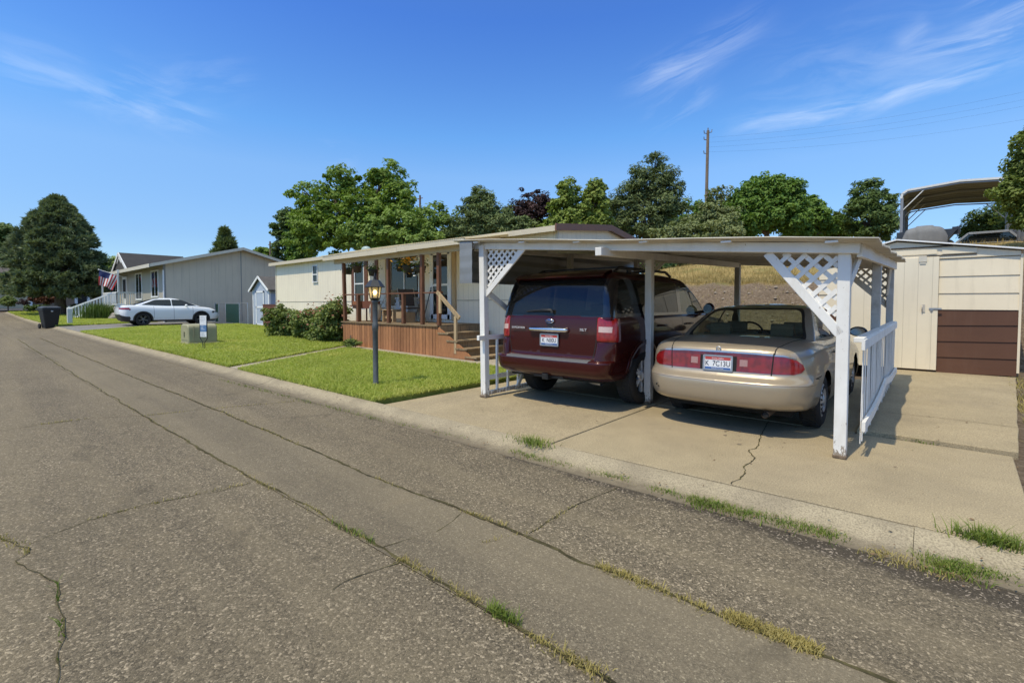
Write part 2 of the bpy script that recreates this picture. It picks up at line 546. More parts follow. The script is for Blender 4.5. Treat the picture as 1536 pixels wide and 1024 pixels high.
def make_wheel(parent, x, y, r, w, rim_r, style, side, rim_mat):
    """side +1: outer face towards +x"""
    root = bpy.data.objects.new('wheel', None); COL.objects.link(root); root.parent = parent
    root.location = (x, y, r); ORIG[root.name] = Vector((0, 0, 0)); root.empty_display_size = .1
    M = Matrix.Rotation(PI / 2 * side, 4, 'Y')     # lathe axis z -> outward
    h = w / 2
    t = MB()
    t.lathe([(rim_r, -h + .01), (rim_r + .02, -h), (r - .05, -h - .005), (r - .012, -h + .025), (r, -h + .055), (r, h - .055), (r - .012, h - .025), (r - .05, h + .005),
             (rim_r + .02, h), (rim_r, h - .01)], 40, M)
    for k in range(40):      # tread blocks
        a = 2 * PI * k / 40
        Mk = M @ Matrix.Rotation(a, 4, 'Z')
        t.box((r - .002, 0, h * .42), (.012, r * .10, h * .62), 0, Mk); t.box((r - .002, 0.02, -h * .42), (.012, r * .10, h * .62), 0, Mk)
    t.build('tyre', TYRE, root, True)
    b = MB()
    b.lathe([(rim_r + .004, h - .012), (rim_r - .012, h - .004), (rim_r - .03, h - .03), (rim_r - .04, h - .11), (0.0, h - .12)], 40, M)
    if style == 'ten':
        ns, sw, hub = 6, .035, .075
        for k in range(ns):
            for dd in (-.13, .13):
                a = 2 * PI * k / ns + dd
                Mk = M @ Matrix.Rotation(a, 4, 'Z')
                b.prism([(hub * .6, h - .035), (rim_r - .02, h - .03), (rim_r - .02, h - .06), (hub * .6, h - .085)], -sw / 2, sw / 2, 1, Mk)
        b.lathe([(hub + .01, h - .07), (hub, h - .03), (hub * .55, h - .02), (0, h - .018)], 20, M, 1)
    elif style == 'cover':
        b.lathe([(rim_r - .015, h - .012), (rim_r - .03, h + .002), (rim_r * .68, h + .008), (rim_r * .60, h - .012), (rim_r * .36, h - .014), (rim_r * .30, h + .006), (0, h + .012)], 36, M, 1)
        for k in range(18):
            Mk = M @ Matrix.Rotation(2 * PI * k / 18, 4, 'Z')
            b.box((rim_r * .79, 0, h + .006), (rim_r * .2, .02, .008), 2, Mk)
    else:
        for k in range(5):
            for dd in (-.16, .16):
                Mk = M @ Matrix.Rotation(2 * PI * k / 5 + dd, 4, 'Z')
                b.prism([(.04, h - .03), (rim_r - .02, h - .02), (rim_r - .02, h - .05), (.04, h - .07)], -.014, .014, 1, Mk)
        b.lathe([(.07, h - .07), (.06, h - .03), (0, h - .02)], 20, M, 1)
    b.build('rim', [DARK if style != 'cover' else rim_mat, rim_mat, BLACK], root, True)
    return root
def arch_liner(parent, yc, zc, r, xo, xi, s):
    m = MB()
    if True:
        vs = []; n = 18
        for i in range(n + 1):
            a = PI * (i / n)
            for xx in (xo, xi): vs.append((s * xx, yc + r * math.cos(a), zc + r * math.sin(a)))
        m.add(vs, [(2 * i, 2 * i + 2, 2 * i + 3, 2 * i + 1) for i in range(n)], 0, True)
        m.add([(s * xi, y, max(z, zc - .06)) for y, z in circ(yc, zc, r, 20)], [tuple(range(20))])
    return m
def arch_trim(shell, yc, zc, r, w, z0, out_off, s, n=22):
    """lip that follows the flank around a wheel opening"""
    m = MB()
    if True:
        vs = []
        a0 = math.asin(max(-1, min(1, (z0 - zc) / r)))
        for i in range(n + 1):
            a = a0 + (PI - 2 * a0) * i / n
            for q, off in ((r - .012, -.02), (r - .012, out_off), (r + w, out_off), (r + w + .008, -.006)):
                y = yc + q * math.cos(a); z = zc + q * math.sin(a)
                hit = shell.bvh.ray_cast(Vector((s * 3, yc + (r + w * .7) * math.cos(a), zc + (r + w * .7) * math.sin(a))), Vector((-s, 0, 0)))
                xx = hit[0].x if hit[0] is not None else s * .9
                vs.append((xx + s * off, y, z))
        m.add(vs, [(4 * i + j, 4 * i + j + 1, 4 * i + 5 + j, 4 * i + 4 + j) for i in range(n) for j in range(3)], 0, True)
    return m
def plate(parent, loc, lean, serial, w=.305, h=.155):
    root = bpy.data.objects.new('license_plate', None); COL.objects.link(root); root.parent = parent
    root.location = loc; root.rotation_euler = (lean, 0, 0); ORIG[root.name] = Vector((0, 0, 0)); root.empty_display_size = .1
    m = MB()
    m.prism(rpoly([(-w / 2, -h / 2), (w / 2, -h / 2), (w / 2, h / 2), (-w / 2, h / 2)], .014, 3), -.001, .004, 0)
    m.bx(-w / 2 + .012, w / 2 - .012, -.0028, -.001, h / 2 - .042, h / 2 - .008, 1)
    m.bx(-w / 2 + .012, w / 2 - .012, -.0028, -.001, -h / 2 + .006, -h / 2 + .03, 2)
    m.build('plate_panel', [PLATEW, PLATER, PLATEB], root, True)
    fr = MB()
    o = rpoly([(-w / 2 - .012, -h / 2 - .012), (w / 2 + .012, -h / 2 - .012), (w / 2 + .012, h / 2 + .012), (-w / 2 - .012, h / 2 + .012)], .016, 3)
    i_ = rpoly([(-w / 2 + .006, -h / 2 + .005), (w / 2 - .006, -h / 2 + .005), (w / 2 - .006, h / 2 - .006), (-w / 2 + .006, h / 2 - .006)], .012, 3)
    n = len(o)
    vs = [(a, -.006, b) for a, b in o] + [(a, -.006, b) for a, b in i_] + [(a, .006, b) for a, b in o] + [(a, -.0005, b) for a, b in i_]
    fs = []
    for k in range(n):
        q = (k + 1) % n
        fs += [(k, q, n + q, n + k), (k, 2 * n + k, 2 * n + q, q), (n + k, n + q, 3 * n + q, 3 * n + k)]
    fr.add(vs, fs); fr.build('plate_frame', STEEL, root, True)
    rot = Matrix.Rotation(PI / 2, 3, 'X')
    text_obj('plate_number', serial, .082, INK, root, (0.0, -.003, -.008), rot, .001, 0, .82)
    text_obj('plate_state', 'Scenic Idaho', .026, PLATEW, root, (0, -.004, h / 2 - .026), rot, .0008)
    text_obj('plate_motto', 'Famous Potatoes', .019, PLATEW, root, (0, -.004, -h / 2 + .018), rot, .0008)
    return root
def seat_mesh(x, y, z, w=.5, m=None):
    m = m or MB()
    m.prism(rpoly([(y, z - .06), (y + .5, z - .02), (y + .5, z + .12), (y, z + .08)], .05, 3), x - w / 2, x + w / 2, 0, None, 'x')
    m.prism(rpoly([(y - .10, z + .05), (y + .08, z + .05), (y - .10, z + .62), (y - .22, z + .60)], .05, 3), x - w / 2, x + w / 2, 0, None, 'x')
    return m
# ------------------------------------------------------------------ maroon SUV
def make_suv(loc):
    t = thing('suv', 'dark maroon SUV with black rear glass parked under the carport beside the gold sedan', 'SUV', loc)
    paint = carpaint('maroon_paint', (0.050, 0.0065, 0.006), 0.25, 0.24, .15, .45)
    blackg = glassmat('privacy_glass', (0.10, 0.10, 0.10), 0.85, 0.0, 0.010, .038)
    tint = glassmat('suv_front_glass', (0.45, 0.52, 0.48), 0.8, 0.0, 0.02)
    BADGE = mat('bright_badge', (.78, .78, .78), .3, .05, 10, metal=.4)
    lensr = lensmat('red_lens', (0.34, 0.012, 0.012))
    lensw = mat('clear_lens', (0.6, 0.42, 0.38), 0.15, 0.1, 40, coat=0.6)
    y0 = table([(.42, .16), (.47, .05), (.52, .01), (.58, 0), (.665, 0), (.69, .02), (.70, .10), (.74, .135), (.9, .135), (1.1, .14), (1.25, .155), (1.28, .165)])
    y1 = table([(.42, 5.1), (.55, 5.22), (.8, 5.24), (1.0, 5.2), (1.2, 5.12), (1.28, 5.0)])
    ww = table([(.42, .93), (.48, .965), (.55, .985), (.68, .995), (.70, .985), (.80, 1.0), (1.0, 1.0), (1.15, .99), (1.24, .975), (1.28, .955)])
    zt = table([(0, 1.28), (3.7, 1.285), (4.0, 1.22), (4.8, 1.14), (5.24, 1.02)])
    def low(z):
        return outline(y0(z), y1(z), ww(z), .20, .17, .05, .30, .30, .10, lambda y: .03 * max(0, (y - 4.2)) + .012 * max(0, 1 - y / .8))
    zmap = lambda z, y: .42 + (z - .42) * (zt(y) - .42) / .86
    lv = [.42, .44, .47, .50, .54, .58, .62, .655, .67, .68, .69, .70, .71, .73, .76, .80, .86, .92, .98, 1.04, 1.1, 1.16, 1.2, 1.23, 1.25, 1.265, 1.275, 1.28]
    s = Shell(stack(lv, low, zmap, lambda y: .05 * min(1, max(0, (y - .2) / .5)) * min(1, (5.24 - y) / .6)))
    side = lambda c: abs(c.x) > .5
    rear = lambda c: c.y < .6 and c.z < 1.3
    for wy in (1.12, 4.14): s.cut(circ(wy, .41, .475, 28), 'yz', side, 9)
    # tail lamps (corner), bumper, liftgate gaps
    for sg in (-1, 1):
        q = rpoly([(sg * .775, .955), (sg * 1.2, .94), (sg * 1.2, 1.245), (sg * .775, 1.275)], .03, 3)
        s.cut(q, 'xz', lambda c: c.y < .42 and c.x * sg > .5, 1)
        s.cut([(sg * .80, 1.08), (sg * .955, 1.075), (sg * .955, 1.15), (sg * .80, 1.155)], 'xz', lambda c: c.y < .42 and c.x * sg > .5, 2, (1,))
        s.line([(sg * .765, 1.285), (sg * .765, .93), (sg * .72, .72)], 'xz', .014, lambda c: c.y < .3, 3)
        s.line([(.78, .70), (.5, .72), (.33, .72)], 'yz', .010, lambda c: c.x * sg > .5, 3)
    # bumper = everything low at the back
    for f in s.bm.faces:
        c = f.calc_center_median()
        if f[s.lay] == 0 and c.z < .70 and c.y < .74: f[s.lay] = 4
    # step pad on the bumper's top ledge
    for f in s.bm.faces:
        c = f.calc_center_median()
        if f[s.lay] == 4 and c.z > .675 and c.y < .14 and abs(c.x) < .74: f[s.lay] = 5
    # licence recess outline
    rec = rpoly([(-.28, .83), (.28, .83), (.29, 1.045), (-.29, 1.045)], .04, 3)
    s.cut(rec, 'xz', lambda c: c.y < .3, 6)
    for x in (2.55, 1.5): s.line([(x, 1.28), (x, .45)], 'yz', .010, side, 3)
    s.line([(3.62, 1.28), (3.62, .85), (3.5, .5)], 'yz', .010, side, 3)
    s.out((0, 3, 6), 'body', [paint, DARK], t, mapm={0: 0, 3: 1, 6: 0})
    o = s.out((4, ), 'rear_bumper', [paint], t, .003)
    s.out((5,), 'step_pad', [mat('step_pad_grey', (.10, .10, .105), .55, .15, 30, .2, 150)], t, .006)
    s.out((1, 2), 'tail_light', [lensr, lensw], t, .006, mapm={1: 0, 2: 1}) if False else None
    for sg in (-1, 1):
        sub = [f for f in s.bm.faces if f[s.lay] in (1, 2) and f.calc_center_median().x * sg < 0]
        old = [(f, f[s.lay]) for f in sub]
        for f in sub: f[s.lay] = 99
        s.out((1, 2), 'tail_light', [lensr, lensw], t, .008, .02, mapm={1: 0, 2: 1})
        for f, k in old: f[s.lay] = k
    for wy in (1.12, 4.14):
        for sg in (-1, 1): arch_liner(t, wy, .41, .475, .955, .45, sg).build('wheel_well', DARK, t, True)
    m = MB(); m.bx(-.8, .8, .25, 5.0, .38, .5); m.cyl((-.86, 1.12, .405), (.86, 1.12, .405), .06, n=10)
    m.build('chassis', DARK, t, True)
    for wy in (1.12, 4.14):
        for sg in (-1, 1): arch_trim(s, wy, .41, .475, .055, .5, .014, sg).build('wheel_arch_flare', paint, t, True)
    # wings of the bumper rise under the tail lamps
    for sg in (-1, 1):
        rows = []; zz = [.69, .70, .72, .76, .82, .88, .925, .945]
        for z in zz:
            q = low(max(z, .74)); off = .075 * (1 - (z - .69) / .255) ** .75 + .003
            ii = list(range(NR, NR + NC + 14)); row = [(sg * q[NR][0] - sg * .012, q[NR][1] - .001, z)]
            for k in ii:
                x, y = q[k]
                a, b = q[max(0, k - 1)], q[k + 1]; d_ = Vector((b[0] - a[0], b[1] - a[1])).normalized(); n_ = Vector((d_.y, -d_.x))
                o_ = off if k < NR + NC else off * max(0.0, 1 - (y - q[NR + NC][1]) / .16) + .004
                lat = max(.25, 1 - max(0, k - NR) / NC)          # less overhang round the side
                row.append((sg * (x + n_.x * min(o_, .004 + off * .12)), y + n_.y * o_ * lat, z))
            rows.append(row)
        w_ = len(rows[0]); m = MB()
        m.add([p for r_ in rows for p in r_], [(i * w_ + k, i * w_ + k + 1, (i + 1) * w_ + k + 1, (i + 1) * w_ + k) for i in range(len(rows) - 1) for k in range(w_ - 1)], 0, True)
        m.build('bumper_wing', paint, t, True)
    # greenhouse
    gy0 = table([(1.25, .165), (1.5, .215), (1.7, .28), (1.8, .335), (1.86, .40), (1.90, .47), (1.93, .60)])
    gy1 = table([(1.25, 4.0), (1.5, 3.68), (1.75, 3.25), (1.86, 3.0), (1.93, 2.6)])
    gw = table([(1.25, .96), (1.4, .94), (1.6, .912), (1.75, .888), (1.83, .868), (1.88, .83), (1.93, .70)])
    def gh(z): return outline(gy0(z), gy1(z), gw(z), .10, .10, .04, .22, .20, .10, lambda y: 0)
    g = Shell(stack([1.25, 1.28, 1.32, 1.38, 1.44, 1.5, 1.56, 1.62, 1.68, 1.74, 1.79, 1.83, 1.86, 1.885, 1.905, 1.92, 1.93], gh, lambda z, y: z, lambda y: .045 * min(1, max(0, (y - .4) / .6)) * min(1, max(0, 3.1 - y))))
    g.cut(rpoly([(-.845, 1.295), (.845, 1.295), (.785, 1.805), (-.785, 1.805)], .05, 4), 'xz', lambda c: c.y < .62, 1)
    g.cut(rpoly([(-.80, 1.285), (.80, 1.285), (.66, 1.86), (-.66, 1.86)], .06, 4), 'xz', lambda c: c.y > 2.9, 2)
    sd = lambda c: abs(c.x) > .55
    g.cut(rpoly([(.36, 1.325), (1.40, 1.325), (1.40, 1.80), (.56, 1.80)], .05, 4), 'yz', sd, 3)
    g.cut(rpoly([(1.53, 1.325), (2.47, 1.325), (2.47, 1.80), (1.53, 1.80)], .04, 4), 'yz', sd, 4)
    g.cut(rpoly([(2.60, 1.325), (3.62, 1.325), (3.05, 1.80), (2.60, 1.80)], .04, 4), 'yz', sd, 5)
    # maroon pillars round the panes painted black to imitate their shade
    for f in g.bm.faces:
        c = f.calc_center_median()
        if f[g.lay] == 0 and abs(c.x) > .55 and 1.285 < c.z < 1.81 and c.y < 3.4: f[g.lay] = 6
    g.out((0, 6), 'upper_body', [paint, mat('pillar_shade_black', (.010, .010, .011), .12, .1, 20, coat=.5)], t, mapm={0: 0, 6: 1})
    g.out((1,), 'rear_window', blackg, t, .002)
    g.out((2,), 'windshield', tint, t, -.004)
    for p in (3, 4, 5):
        for sg in (-1, 1):
            sub = [f for f in g.bm.faces if f[g.lay] == p and f.calc_center_median().x * sg < 0]
            for f in sub: f[g.lay] = 99
            g.out((p,), 'side_window', blackg if p < 5 else tint, t, -.003)
            for f in sub: f[g.lay] = p
    # spoiler with the high brake light, roof rails, wiper, handles
    m = MB()
    m.add([(x, y, z) for (y, z) in ((.285, 1.838), (.40, 1.895), (.55, 1.935), (.55, 1.86), (.36, 1.82)) for x in (-.78, -.35, 0, .35, .78)],
          [(5 * i + j, 5 * i + j + 1, 5 * ((i + 1) % 5) + j + 1, 5 * ((i + 1) % 5) + j) for i in range(5) for j in range(4)], 0, False)
    m.build('roof_spoiler', paint, t, True, bevel=.008)
    m = MB(); m.prism([(.292, 1.843), (.345, 1.868), (.37, 1.86), (.32, 1.835)], -.20, .20, 0, None, 'x'); m.build('brake_light', lensr, t, True, bevel=.006)
    for sg in (-1, 1):
        m = MB(); m.tube([(sg * .70, .75, 1.92), (sg * .70, .90, 1.985), (sg * .70, 2.5, 1.995), (sg * .70, 2.7, 1.93)], .022, 8)
        for yy in (1.2, 1.9): m.box((sg * .70, yy, 1.955), (.03, .10, .06))
        m.build('roof_rail', BLACK, t, True)
    for yy in (.95, 2.2):
        m = MB(); m.beam((-.69, yy, 1.995), (.69, yy, 1.995), .05, .025); m.build('roof_crossbar', BLACK, t, True)
    m = MB(); m.tube([(.05, .15, 1.33), (.04, .135, 1.37), (-.12, .145, 1.372), (-.42, .17, 1.352)], [.022, .02, .012, .007], 8)
    m.beam((-.44, .175, 1.345), (-.0, .150, 1.36), .012, .02); m.build('wiper', BLACK, t, True)
    m = MB()
    n_ = 14; pr = [(-.042 * math.cos(PI * k / n_), .135 - .062 * math.sin(PI * k / n_)) for k in range(n_ + 1)]
    xs_ = [-.345, -.34, -.325, -.30, .30, .325, .34, .345]; sc_ = [.1, .5, .85, 1, 1, .85, .5, .1]
    vs_ = [(x, .135 + (y - .135) * q, 1.092 + z * q) for x, q in zip(xs_, sc_) for z, y in pr]
    m.add(vs_, [(i * (n_ + 1) + k, (i + 1) * (n_ + 1) + k, (i + 1) * (n_ + 1) + k + 1, i * (n_ + 1) + k + 1) for i in range(7) for k in range(n_)], 0, True)
    m.build('liftgate_trim', CHROME, t, True)
    m = MB(); m.lathe([(.0, .022), (.06, .022), (.072, .016), (.078, .004), (.078, 0)], 28, Matrix.Translation((.02, .137, 1.215)) @ Matrix.Rotation(PI / 2, 4, 'X') @ Matrix.Diagonal((1, .47, 1, 1)))
    em = m.build('emblem', CHROME, t, True)
    m = MB(); m.lathe([(.0, .0), (.064, .0), (.064, -.004)], 28, Matrix.Translation((.02, .1135, 1.215)) @ Matrix.Rotation(PI / 2, 4, 'X') @ Matrix.Diagonal((1, .45, 1, 1)))
    m.build('emblem_oval', mat('emblem_blue', (.02, .05, .20), .25, .1, 10), em, True)
    rx = Matrix.Rotation(PI / 2, 3, 'X')
    text_obj('emblem_script', 'Ford', .050, CHROME, em, (.02, .111, 1.214), rx, .001, .25, 1.15)
    text_obj('model_badge', 'EXPEDITION', .040, BADGE, t, (-.565, .128, 1.105), rx, .004, 0, 1.12)
    text_obj('trim_badge', 'XLT', .050, BADGE, t, (.585, .128, 1.105), rx, .004, 0, 1.25)
    plate(t, (0.02, .118, .945), 0, 'K  NII0U')
    m = MB(); m.tube([(.30, 1.2, .36), (.42, .55, .365), (.58, .40, .37), (.74, .36, .37)], .040, 14, caps=False); m.tube([(.725, .362, .37), (.60, .395, .37)], .034, 12, 1)
    m.build('exhaust_pipe', [STEEL, DARK], t, True)
    m = MB(); m.bx(-.26, .26, .12, .24, .40, .46); m.bx(-.05, .05, .04, .4, .385, .475)
    m.bx(-.035, .035, .03, .045, .40, .46, 1); m.build('tow_hitch', [BLACK, DARK], t, True, bevel=.004)
    for sg in (-1, 1):
        m = MB(); M = Matrix.Translation((sg * 1.10, 3.50, 1.37))
        m.ball((0, 0, 0), .13, (.75, .62, .86), 18); m2 = MB()
        m2.add(m.v, m.f, 0, True, M); m2.beam((sg * .92, 3.55, 1.31), (sg * 1.06, 3.52, 1.33), .06, .05)
        mr = m2.build('mirror', paint, t, True)
        g2 = MB(); g2.add([(sg * 1.10 + .078 * math.cos(a), 3.412, 1.37 + .085 * math.sin(a)) for a in [2 * PI * k / 20 for k in range(20)]], [tuple(range(20))])
        g2.build('mirror_glass', mat('mirror_tint', (.22, .24, .26), .08, .02, 5, metal=1.0), mr, True)
        for yy in (1.62, 2.70):
            h = MB(); h.tube([(sg * 1.0, yy, 1.13), (sg * 1.035, yy + .03, 1.13), (sg * 1.035, yy + .2, 1.13), (sg * 1.0, yy + .23, 1.13)], .014, 8)
            h.build('door_handle', paint, t, True)
        m = MB(); m.bx(sg * .93, sg * 1.02, 1.75, 3.7, .36, .40); m.build('running_board', BLACK, t, True, bevel=.01)
        for wy in (1.12, 4.14):
            make_wheel(t, sg * .865, wy, .405, .27, .262, 'ten', sg, ALLOY)
    m = MB()
    cloth = mat('dark_cloth', (.03, .028, .026), .9, .2, 20)
    for x in (-.42, .42): seat_mesh(x, 2.55, .85, .52, m)
    m.bx(-.75, .75, 1.3, 1.75, .7, 1.35); m.bx(-.75, .75, 3.35, 3.8, .8, 1.24)
    m.build('seats', cloth, t, True)
    return t

# ------------------------------------------------------------------ gold sedan
def make_sedan(loc):
    t = thing('sedan', 'gold beige sedan with full width red tail lights parked under the carport', 'car', loc)
    paint = carpaint('gold_paint', (0.40, 0.332, 0.242), 0.35, 0.33, .15)
    glass = glassmat('sedan_glass', (0.78, 0.86, 0.76), 0.95, 0.0, 0.03)
    lens = lensmat('sedan_red_lens', (0.24, 0.010, 0.011))
    lensd = lensmat('sedan_red_bar', (0.15, 0.008, 0.010))
    lensw = mat('reverse_lens', (0.36, 0.20, 0.18), 0.3, 0.25, 120, coat=0.4)
    y0 = table([(.20, .16), (.225, .085), (.26, .045), (.32, .018), (.42, .0), (.50, -.005), (.54, .0), (.553, .008), (.575, .035), (.61, .075), (.66, .10), (.80, .112), (.90, .12), (.935, .13), (.96, .15), (.985, .19), (1.0, .27)])
    y1 = table([(.20, 4.75), (.35, 4.9), (.55, 4.94), (.75, 4.9), (.9, 4.8), (1.0, 4.55)])
    ww = table([(.20, .84), (.26, .885), (.34, .905), (.5, .92), (.60, .925), (.66, .92), (.75, .922), (.84, .91), (.90, .89), (.95, .855), (.98, .815), (1.0, .76)])
    zt = table([(0, .985), (.3, 1.0), (.95, 1.03), (1.8, 1.0), (3.3, .98), (3.6, .94), (4.5, .82), (4.94, .72)])
    def low(z):
        return outline(y0(z), y1(z), ww(z), .46, .36, .09, .50, .40, .12, lambda y: .045 * max(0, 1 - y / 1.3) ** 2 + .04 * max(0, (y - 3.9)) ** 2)
    zlo = lambda y: .30 - .09 * (lambda q: q * q * (3 - 2 * q))(max(0, min(1, (y - .55) / .6)))
    zmap = lambda z, y: zlo(y) + (z - .20) * (zt(y) - zlo(y)) / .80
    lv = [.20, .21, .225, .24, .26, .29, .32, .36, .42, .48, .52, .54, .553, .563, .575, .59, .605, .62, .635, .65, .67, .70, .73, .77, .81, .85, .88, .91, .93, .945, .96, .972, .984, .993, 1.0]
    s = Shell(stack(lv, low, zmap, lambda y: .035 * min(1, max(0, (y - .25) / .4)) * min(1, (4.94 - y) / .6)))
    side = lambda c: abs(c.x) > .5
    for wy in (1.10, 3.87): s.cut(circ(wy, .32, .365, 28), 'yz', side, 9)
    # tail lamp band
    band = [(-.80, .725), (-.74, .705), (-.5, .703), (0, .705), (.5, .703), (.74, .705), (.80, .725), (.825, .765), (.81, .81), (.76, .855), (.66, .885), (.4, .90), (0, .905), (-.4, .90), (-.66, .885), (-.76, .855), (-.81, .81), (-.825, .765)]
    rr = lambda c: c.y < .62
    s.cut(band, 'xz', rr, 1)
    s.cut([(-.56, .868), (.56, .868), (.56, .91), (-.56, .91)], 'xz', lambda c: c.y < .5, 2, (1,))
    s.cut([(-.20, .69), (.20, .69), (.20, .868), (-.20, .868)], 'xz', lambda c: c.y < .5, 4, (1,))
    for sg in (-1, 1):
        s.cut([(sg * .23, .765), (sg * .31, .765), (sg * .31, .838), (sg * .23, .838)], 'xz', lambda c: c.y < .5 and c.x * sg > 0, 5, (1,))
        s.line([(sg * .545, .69), (sg * .56, .92)], 'xz', .013, lambda c: c.y < .6, 3, (0, 1, 2))
    # thin bright strip above the lamps
    s.cut([(-.76, .878), (-.66, .902), (-.4, .917), (0, .922), (.4, .917), (.66, .902), (.76, .878), (.75, .868), (.65, .891), (.4, .905), (0, .909), (-.4, .905), (-.65, .891), (-.75, .868)], 'xz', lambda c: c.y < .5, 6, (0,))
    # boot shut line over the deck and along it
    top = lambda c: c.z > .90 and c.y < 1.3
    for sg in (-1, 1):
        s.line([(sg * .56, .05), (sg * .57, .22), (sg * .60, .34), (sg * .66, .8), (sg * .68, 1.05)], 'xy', .012, top, 3)
        s.line([(.60, .635), (.45, .655), (.735, .655)], 'yz', .008, lambda c: c.x * sg > .5, 3)
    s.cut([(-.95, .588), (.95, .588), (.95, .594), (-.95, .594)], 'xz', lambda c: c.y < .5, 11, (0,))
    for f in s.bm.faces:
        c = f.calc_center_median()
        if f[s.lay] == 0 and c.z < .655 and c.y < .75: f[s.lay] = 7
        elif f[s.lay] == 0 and c.z > .66 and c.y < 1.06 and abs(c.x) < .545 + .12 * max(0, min(1, (c.y - .25) / .6)): f[s.lay] = 8
        elif f[s.lay] == 0 and c.z > .93 and 1.02 < c.y < 3.55 and abs(c.x) < .71: f[s.lay] = 9
    for a in ([(1.52, 1.0), (1.50, .72), (1.62, .42)], [(2.40, 1.0), (2.40, .3)], [(3.40, .98), (3.42, .35)]): s.line(a, 'yz', .009, side, 3)
    s.line([(.75, .60), (4.3, .56)], 'yz', .02, side, 10)
    s.out((0, 3, 10), 'body', [paint, DARK, BLACK], t, mapm={0: 0, 3: 1, 10: 0})
    s.out((8,), 'trunk_lid', paint, t, .001)
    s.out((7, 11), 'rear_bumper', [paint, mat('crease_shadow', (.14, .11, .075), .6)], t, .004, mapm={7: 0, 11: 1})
    s.out((1, 2, 5, 4), 'tail_light_band', [lens, lensd, lensw, DARK], t, .004, mapm={1: 0, 2: 1, 5: 2, 4: 3})
    s.out((6,), 'chrome_strip', mat('bright_strip', (.62, .58, .5), .2, .05, 10, metal=.8), t, .006)
    for wy in (1.10, 3.87):
        for sg in (-1, 1): arch_liner(t, wy, .32, .365, .865, .45, sg).build('wheel_well', DARK, t, True)
    m = MB(); m.bx(-.66, .66, .5, 4.5, .19, .30); m.build('chassis', DARK, t, True)
    # greenhouse
    gy0 = table([(.97, .88), (1.03, .98), (1.15, 1.17), (1.3, 1.48), (1.38, 1.72), (1.415, 1.95), (1.43, 2.15)])
    gy1 = table([(.97, 3.62), (1.03, 3.48), (1.15, 3.25), (1.3, 2.95), (1.38, 2.77), (1.43, 2.55)])
    gw = table([(.97, .80), (1.03, .785), (1.12, .755), (1.22, .71), (1.3, .67), (1.36, .63), (1.40, .585), (1.43, .50)])
    def gh(z): return outline(gy0(z), gy1(z), gw(z), .24, .10, .10, .24, .12, .10, lambda y: 0)
    g = Shell(stack([.97, 1.0, 1.03, 1.06, 1.1, 1.14, 1.18, 1.22, 1.26, 1.3, 1.33, 1.355, 1.375, 1.39, 1.405, 1.417, 1.425, 1.43], gh, lambda z, y: z, lambda y: .03 * min(1, max(0, (y - 1.9) / .5))))
    g.cut(rpoly([(-.685, 1.035), (.685, 1.035), (.535, 1.378), (-.535, 1.378)], .09, 5), 'xz', lambda c: c.y < 2.0, 1)
    g.cut(rpoly([(-.70, 1.02), (.70, 1.02), (.56, 1.385), (-.56, 1.385)], .07, 4), 'xz', lambda c: c.y > 2.65, 2)
    sd = lambda c: abs(c.x) > .45
    g.cut(rpoly([(1.42, 1.035), (2.34, 1.02), (2.34, 1.355), (1.82, 1.345)], .05, 4), 'yz', sd, 3)
    g.cut(rpoly([(2.42, 1.02), (3.32, 1.015), (2.76, 1.345), (2.42, 1.355)], .04, 4), 'yz', sd, 4)
    g.line([(1.60, 1.02), (1.60, 1.30)], 'yz', .02, sd, 5, (3,))
    # dark seal round the back glass
    seal = [(-.725, 1.005), (.725, 1.005), (.555, 1.402), (-.555, 1.402)]
    g.cut(rpoly(seal, .09, 5), 'xz', lambda c: c.y < 2.05, 6, (0,))
    for f in g.bm.faces:
        c = f.calc_center_median()
        if f[g.lay] == 0 and abs(c.x) > .45 and 1.015 < c.z < 1.35 and 2.3 < c.y < 2.46: f[g.lay] = 5
    g.out((0, 5, 6), 'roof_shell', [paint, BLACK, mat('window_seal', (.015, .015, .014), .5)], t, mapm={0: 0, 5: 1, 6: 2})
    g.out((1,), 'rear_window', glass, t, .003)
    g.out((2,), 'windshield', glass, t, -.003)
    for p in (3, 4):
        for sg in (-1, 1):
            sub = [f for f in g.bm.faces if f[g.lay] == p and f.calc_center_median().x * sg < 0]
            for f in sub: f[g.lay] = 99
            g.out((p,), 'side_window', glass, t, -.003)
            for f in sub: f[g.lay] = p
    cloth = mat('beige_cloth', (.16, .13, .095), .9, .15, 20, .2, 200)
    for x, y, w in ((-.38, 2.35, .52), (.38, 2.35, .52), (0, 1.62, 1.25)):
        m = seat_mesh(x, y, .45, w); 
        hx = [x] if w < 1 else [-.38, .38]
        for q in hx: m.prism(rpoly([(y - .27, 1.03), (y - .15, 1.03), (y - .17, 1.20), (y - .25, 1.20)], .04, 3), q - .13, q + .13, 0, None, 'x')
        m.build('seat', cloth, t, True)
    m = MB(); m.bx(-.74, .74, .98, 1.5, .95, 1.0); m.build('parcel_shelf', cloth, t, True)
    m = MB(); m.prism(rpoly([(2.95, .7), (3.5, .7), (3.5, .99), (3.05, 1.0)], .05, 3), -.72, .72, 0, None, 'x'); m.build('dashboard', DARK, t, True)
    m = MB(); Mw = Matrix.Translation((-.38, 2.86, 1.0)) @ Matrix.Rotation(R(-65), 4, 'X')
    m.lathe([(.185 + .016 * math.cos(a), .016 * math.sin(a)) for a in [2 * PI * k / 8 for k in range(8)]], 24, Mw, closed=True)
    m.box((0, 0, 0), (.34, .05, .02), 0, Mw); m.build('steering_wheel', DARK, t, True)
    # badge on the lid, plate, exhaust, antenna-free details
    m = MB(); m.lathe([(.016, 0), (.024, .006), (.030, 0)], 20, Matrix.Translation((.0, .124, .945)) @ Matrix.Rotation(PI / 2, 4, 'X')); m.bx(-.012, .012, .116, .122, .941, .949)
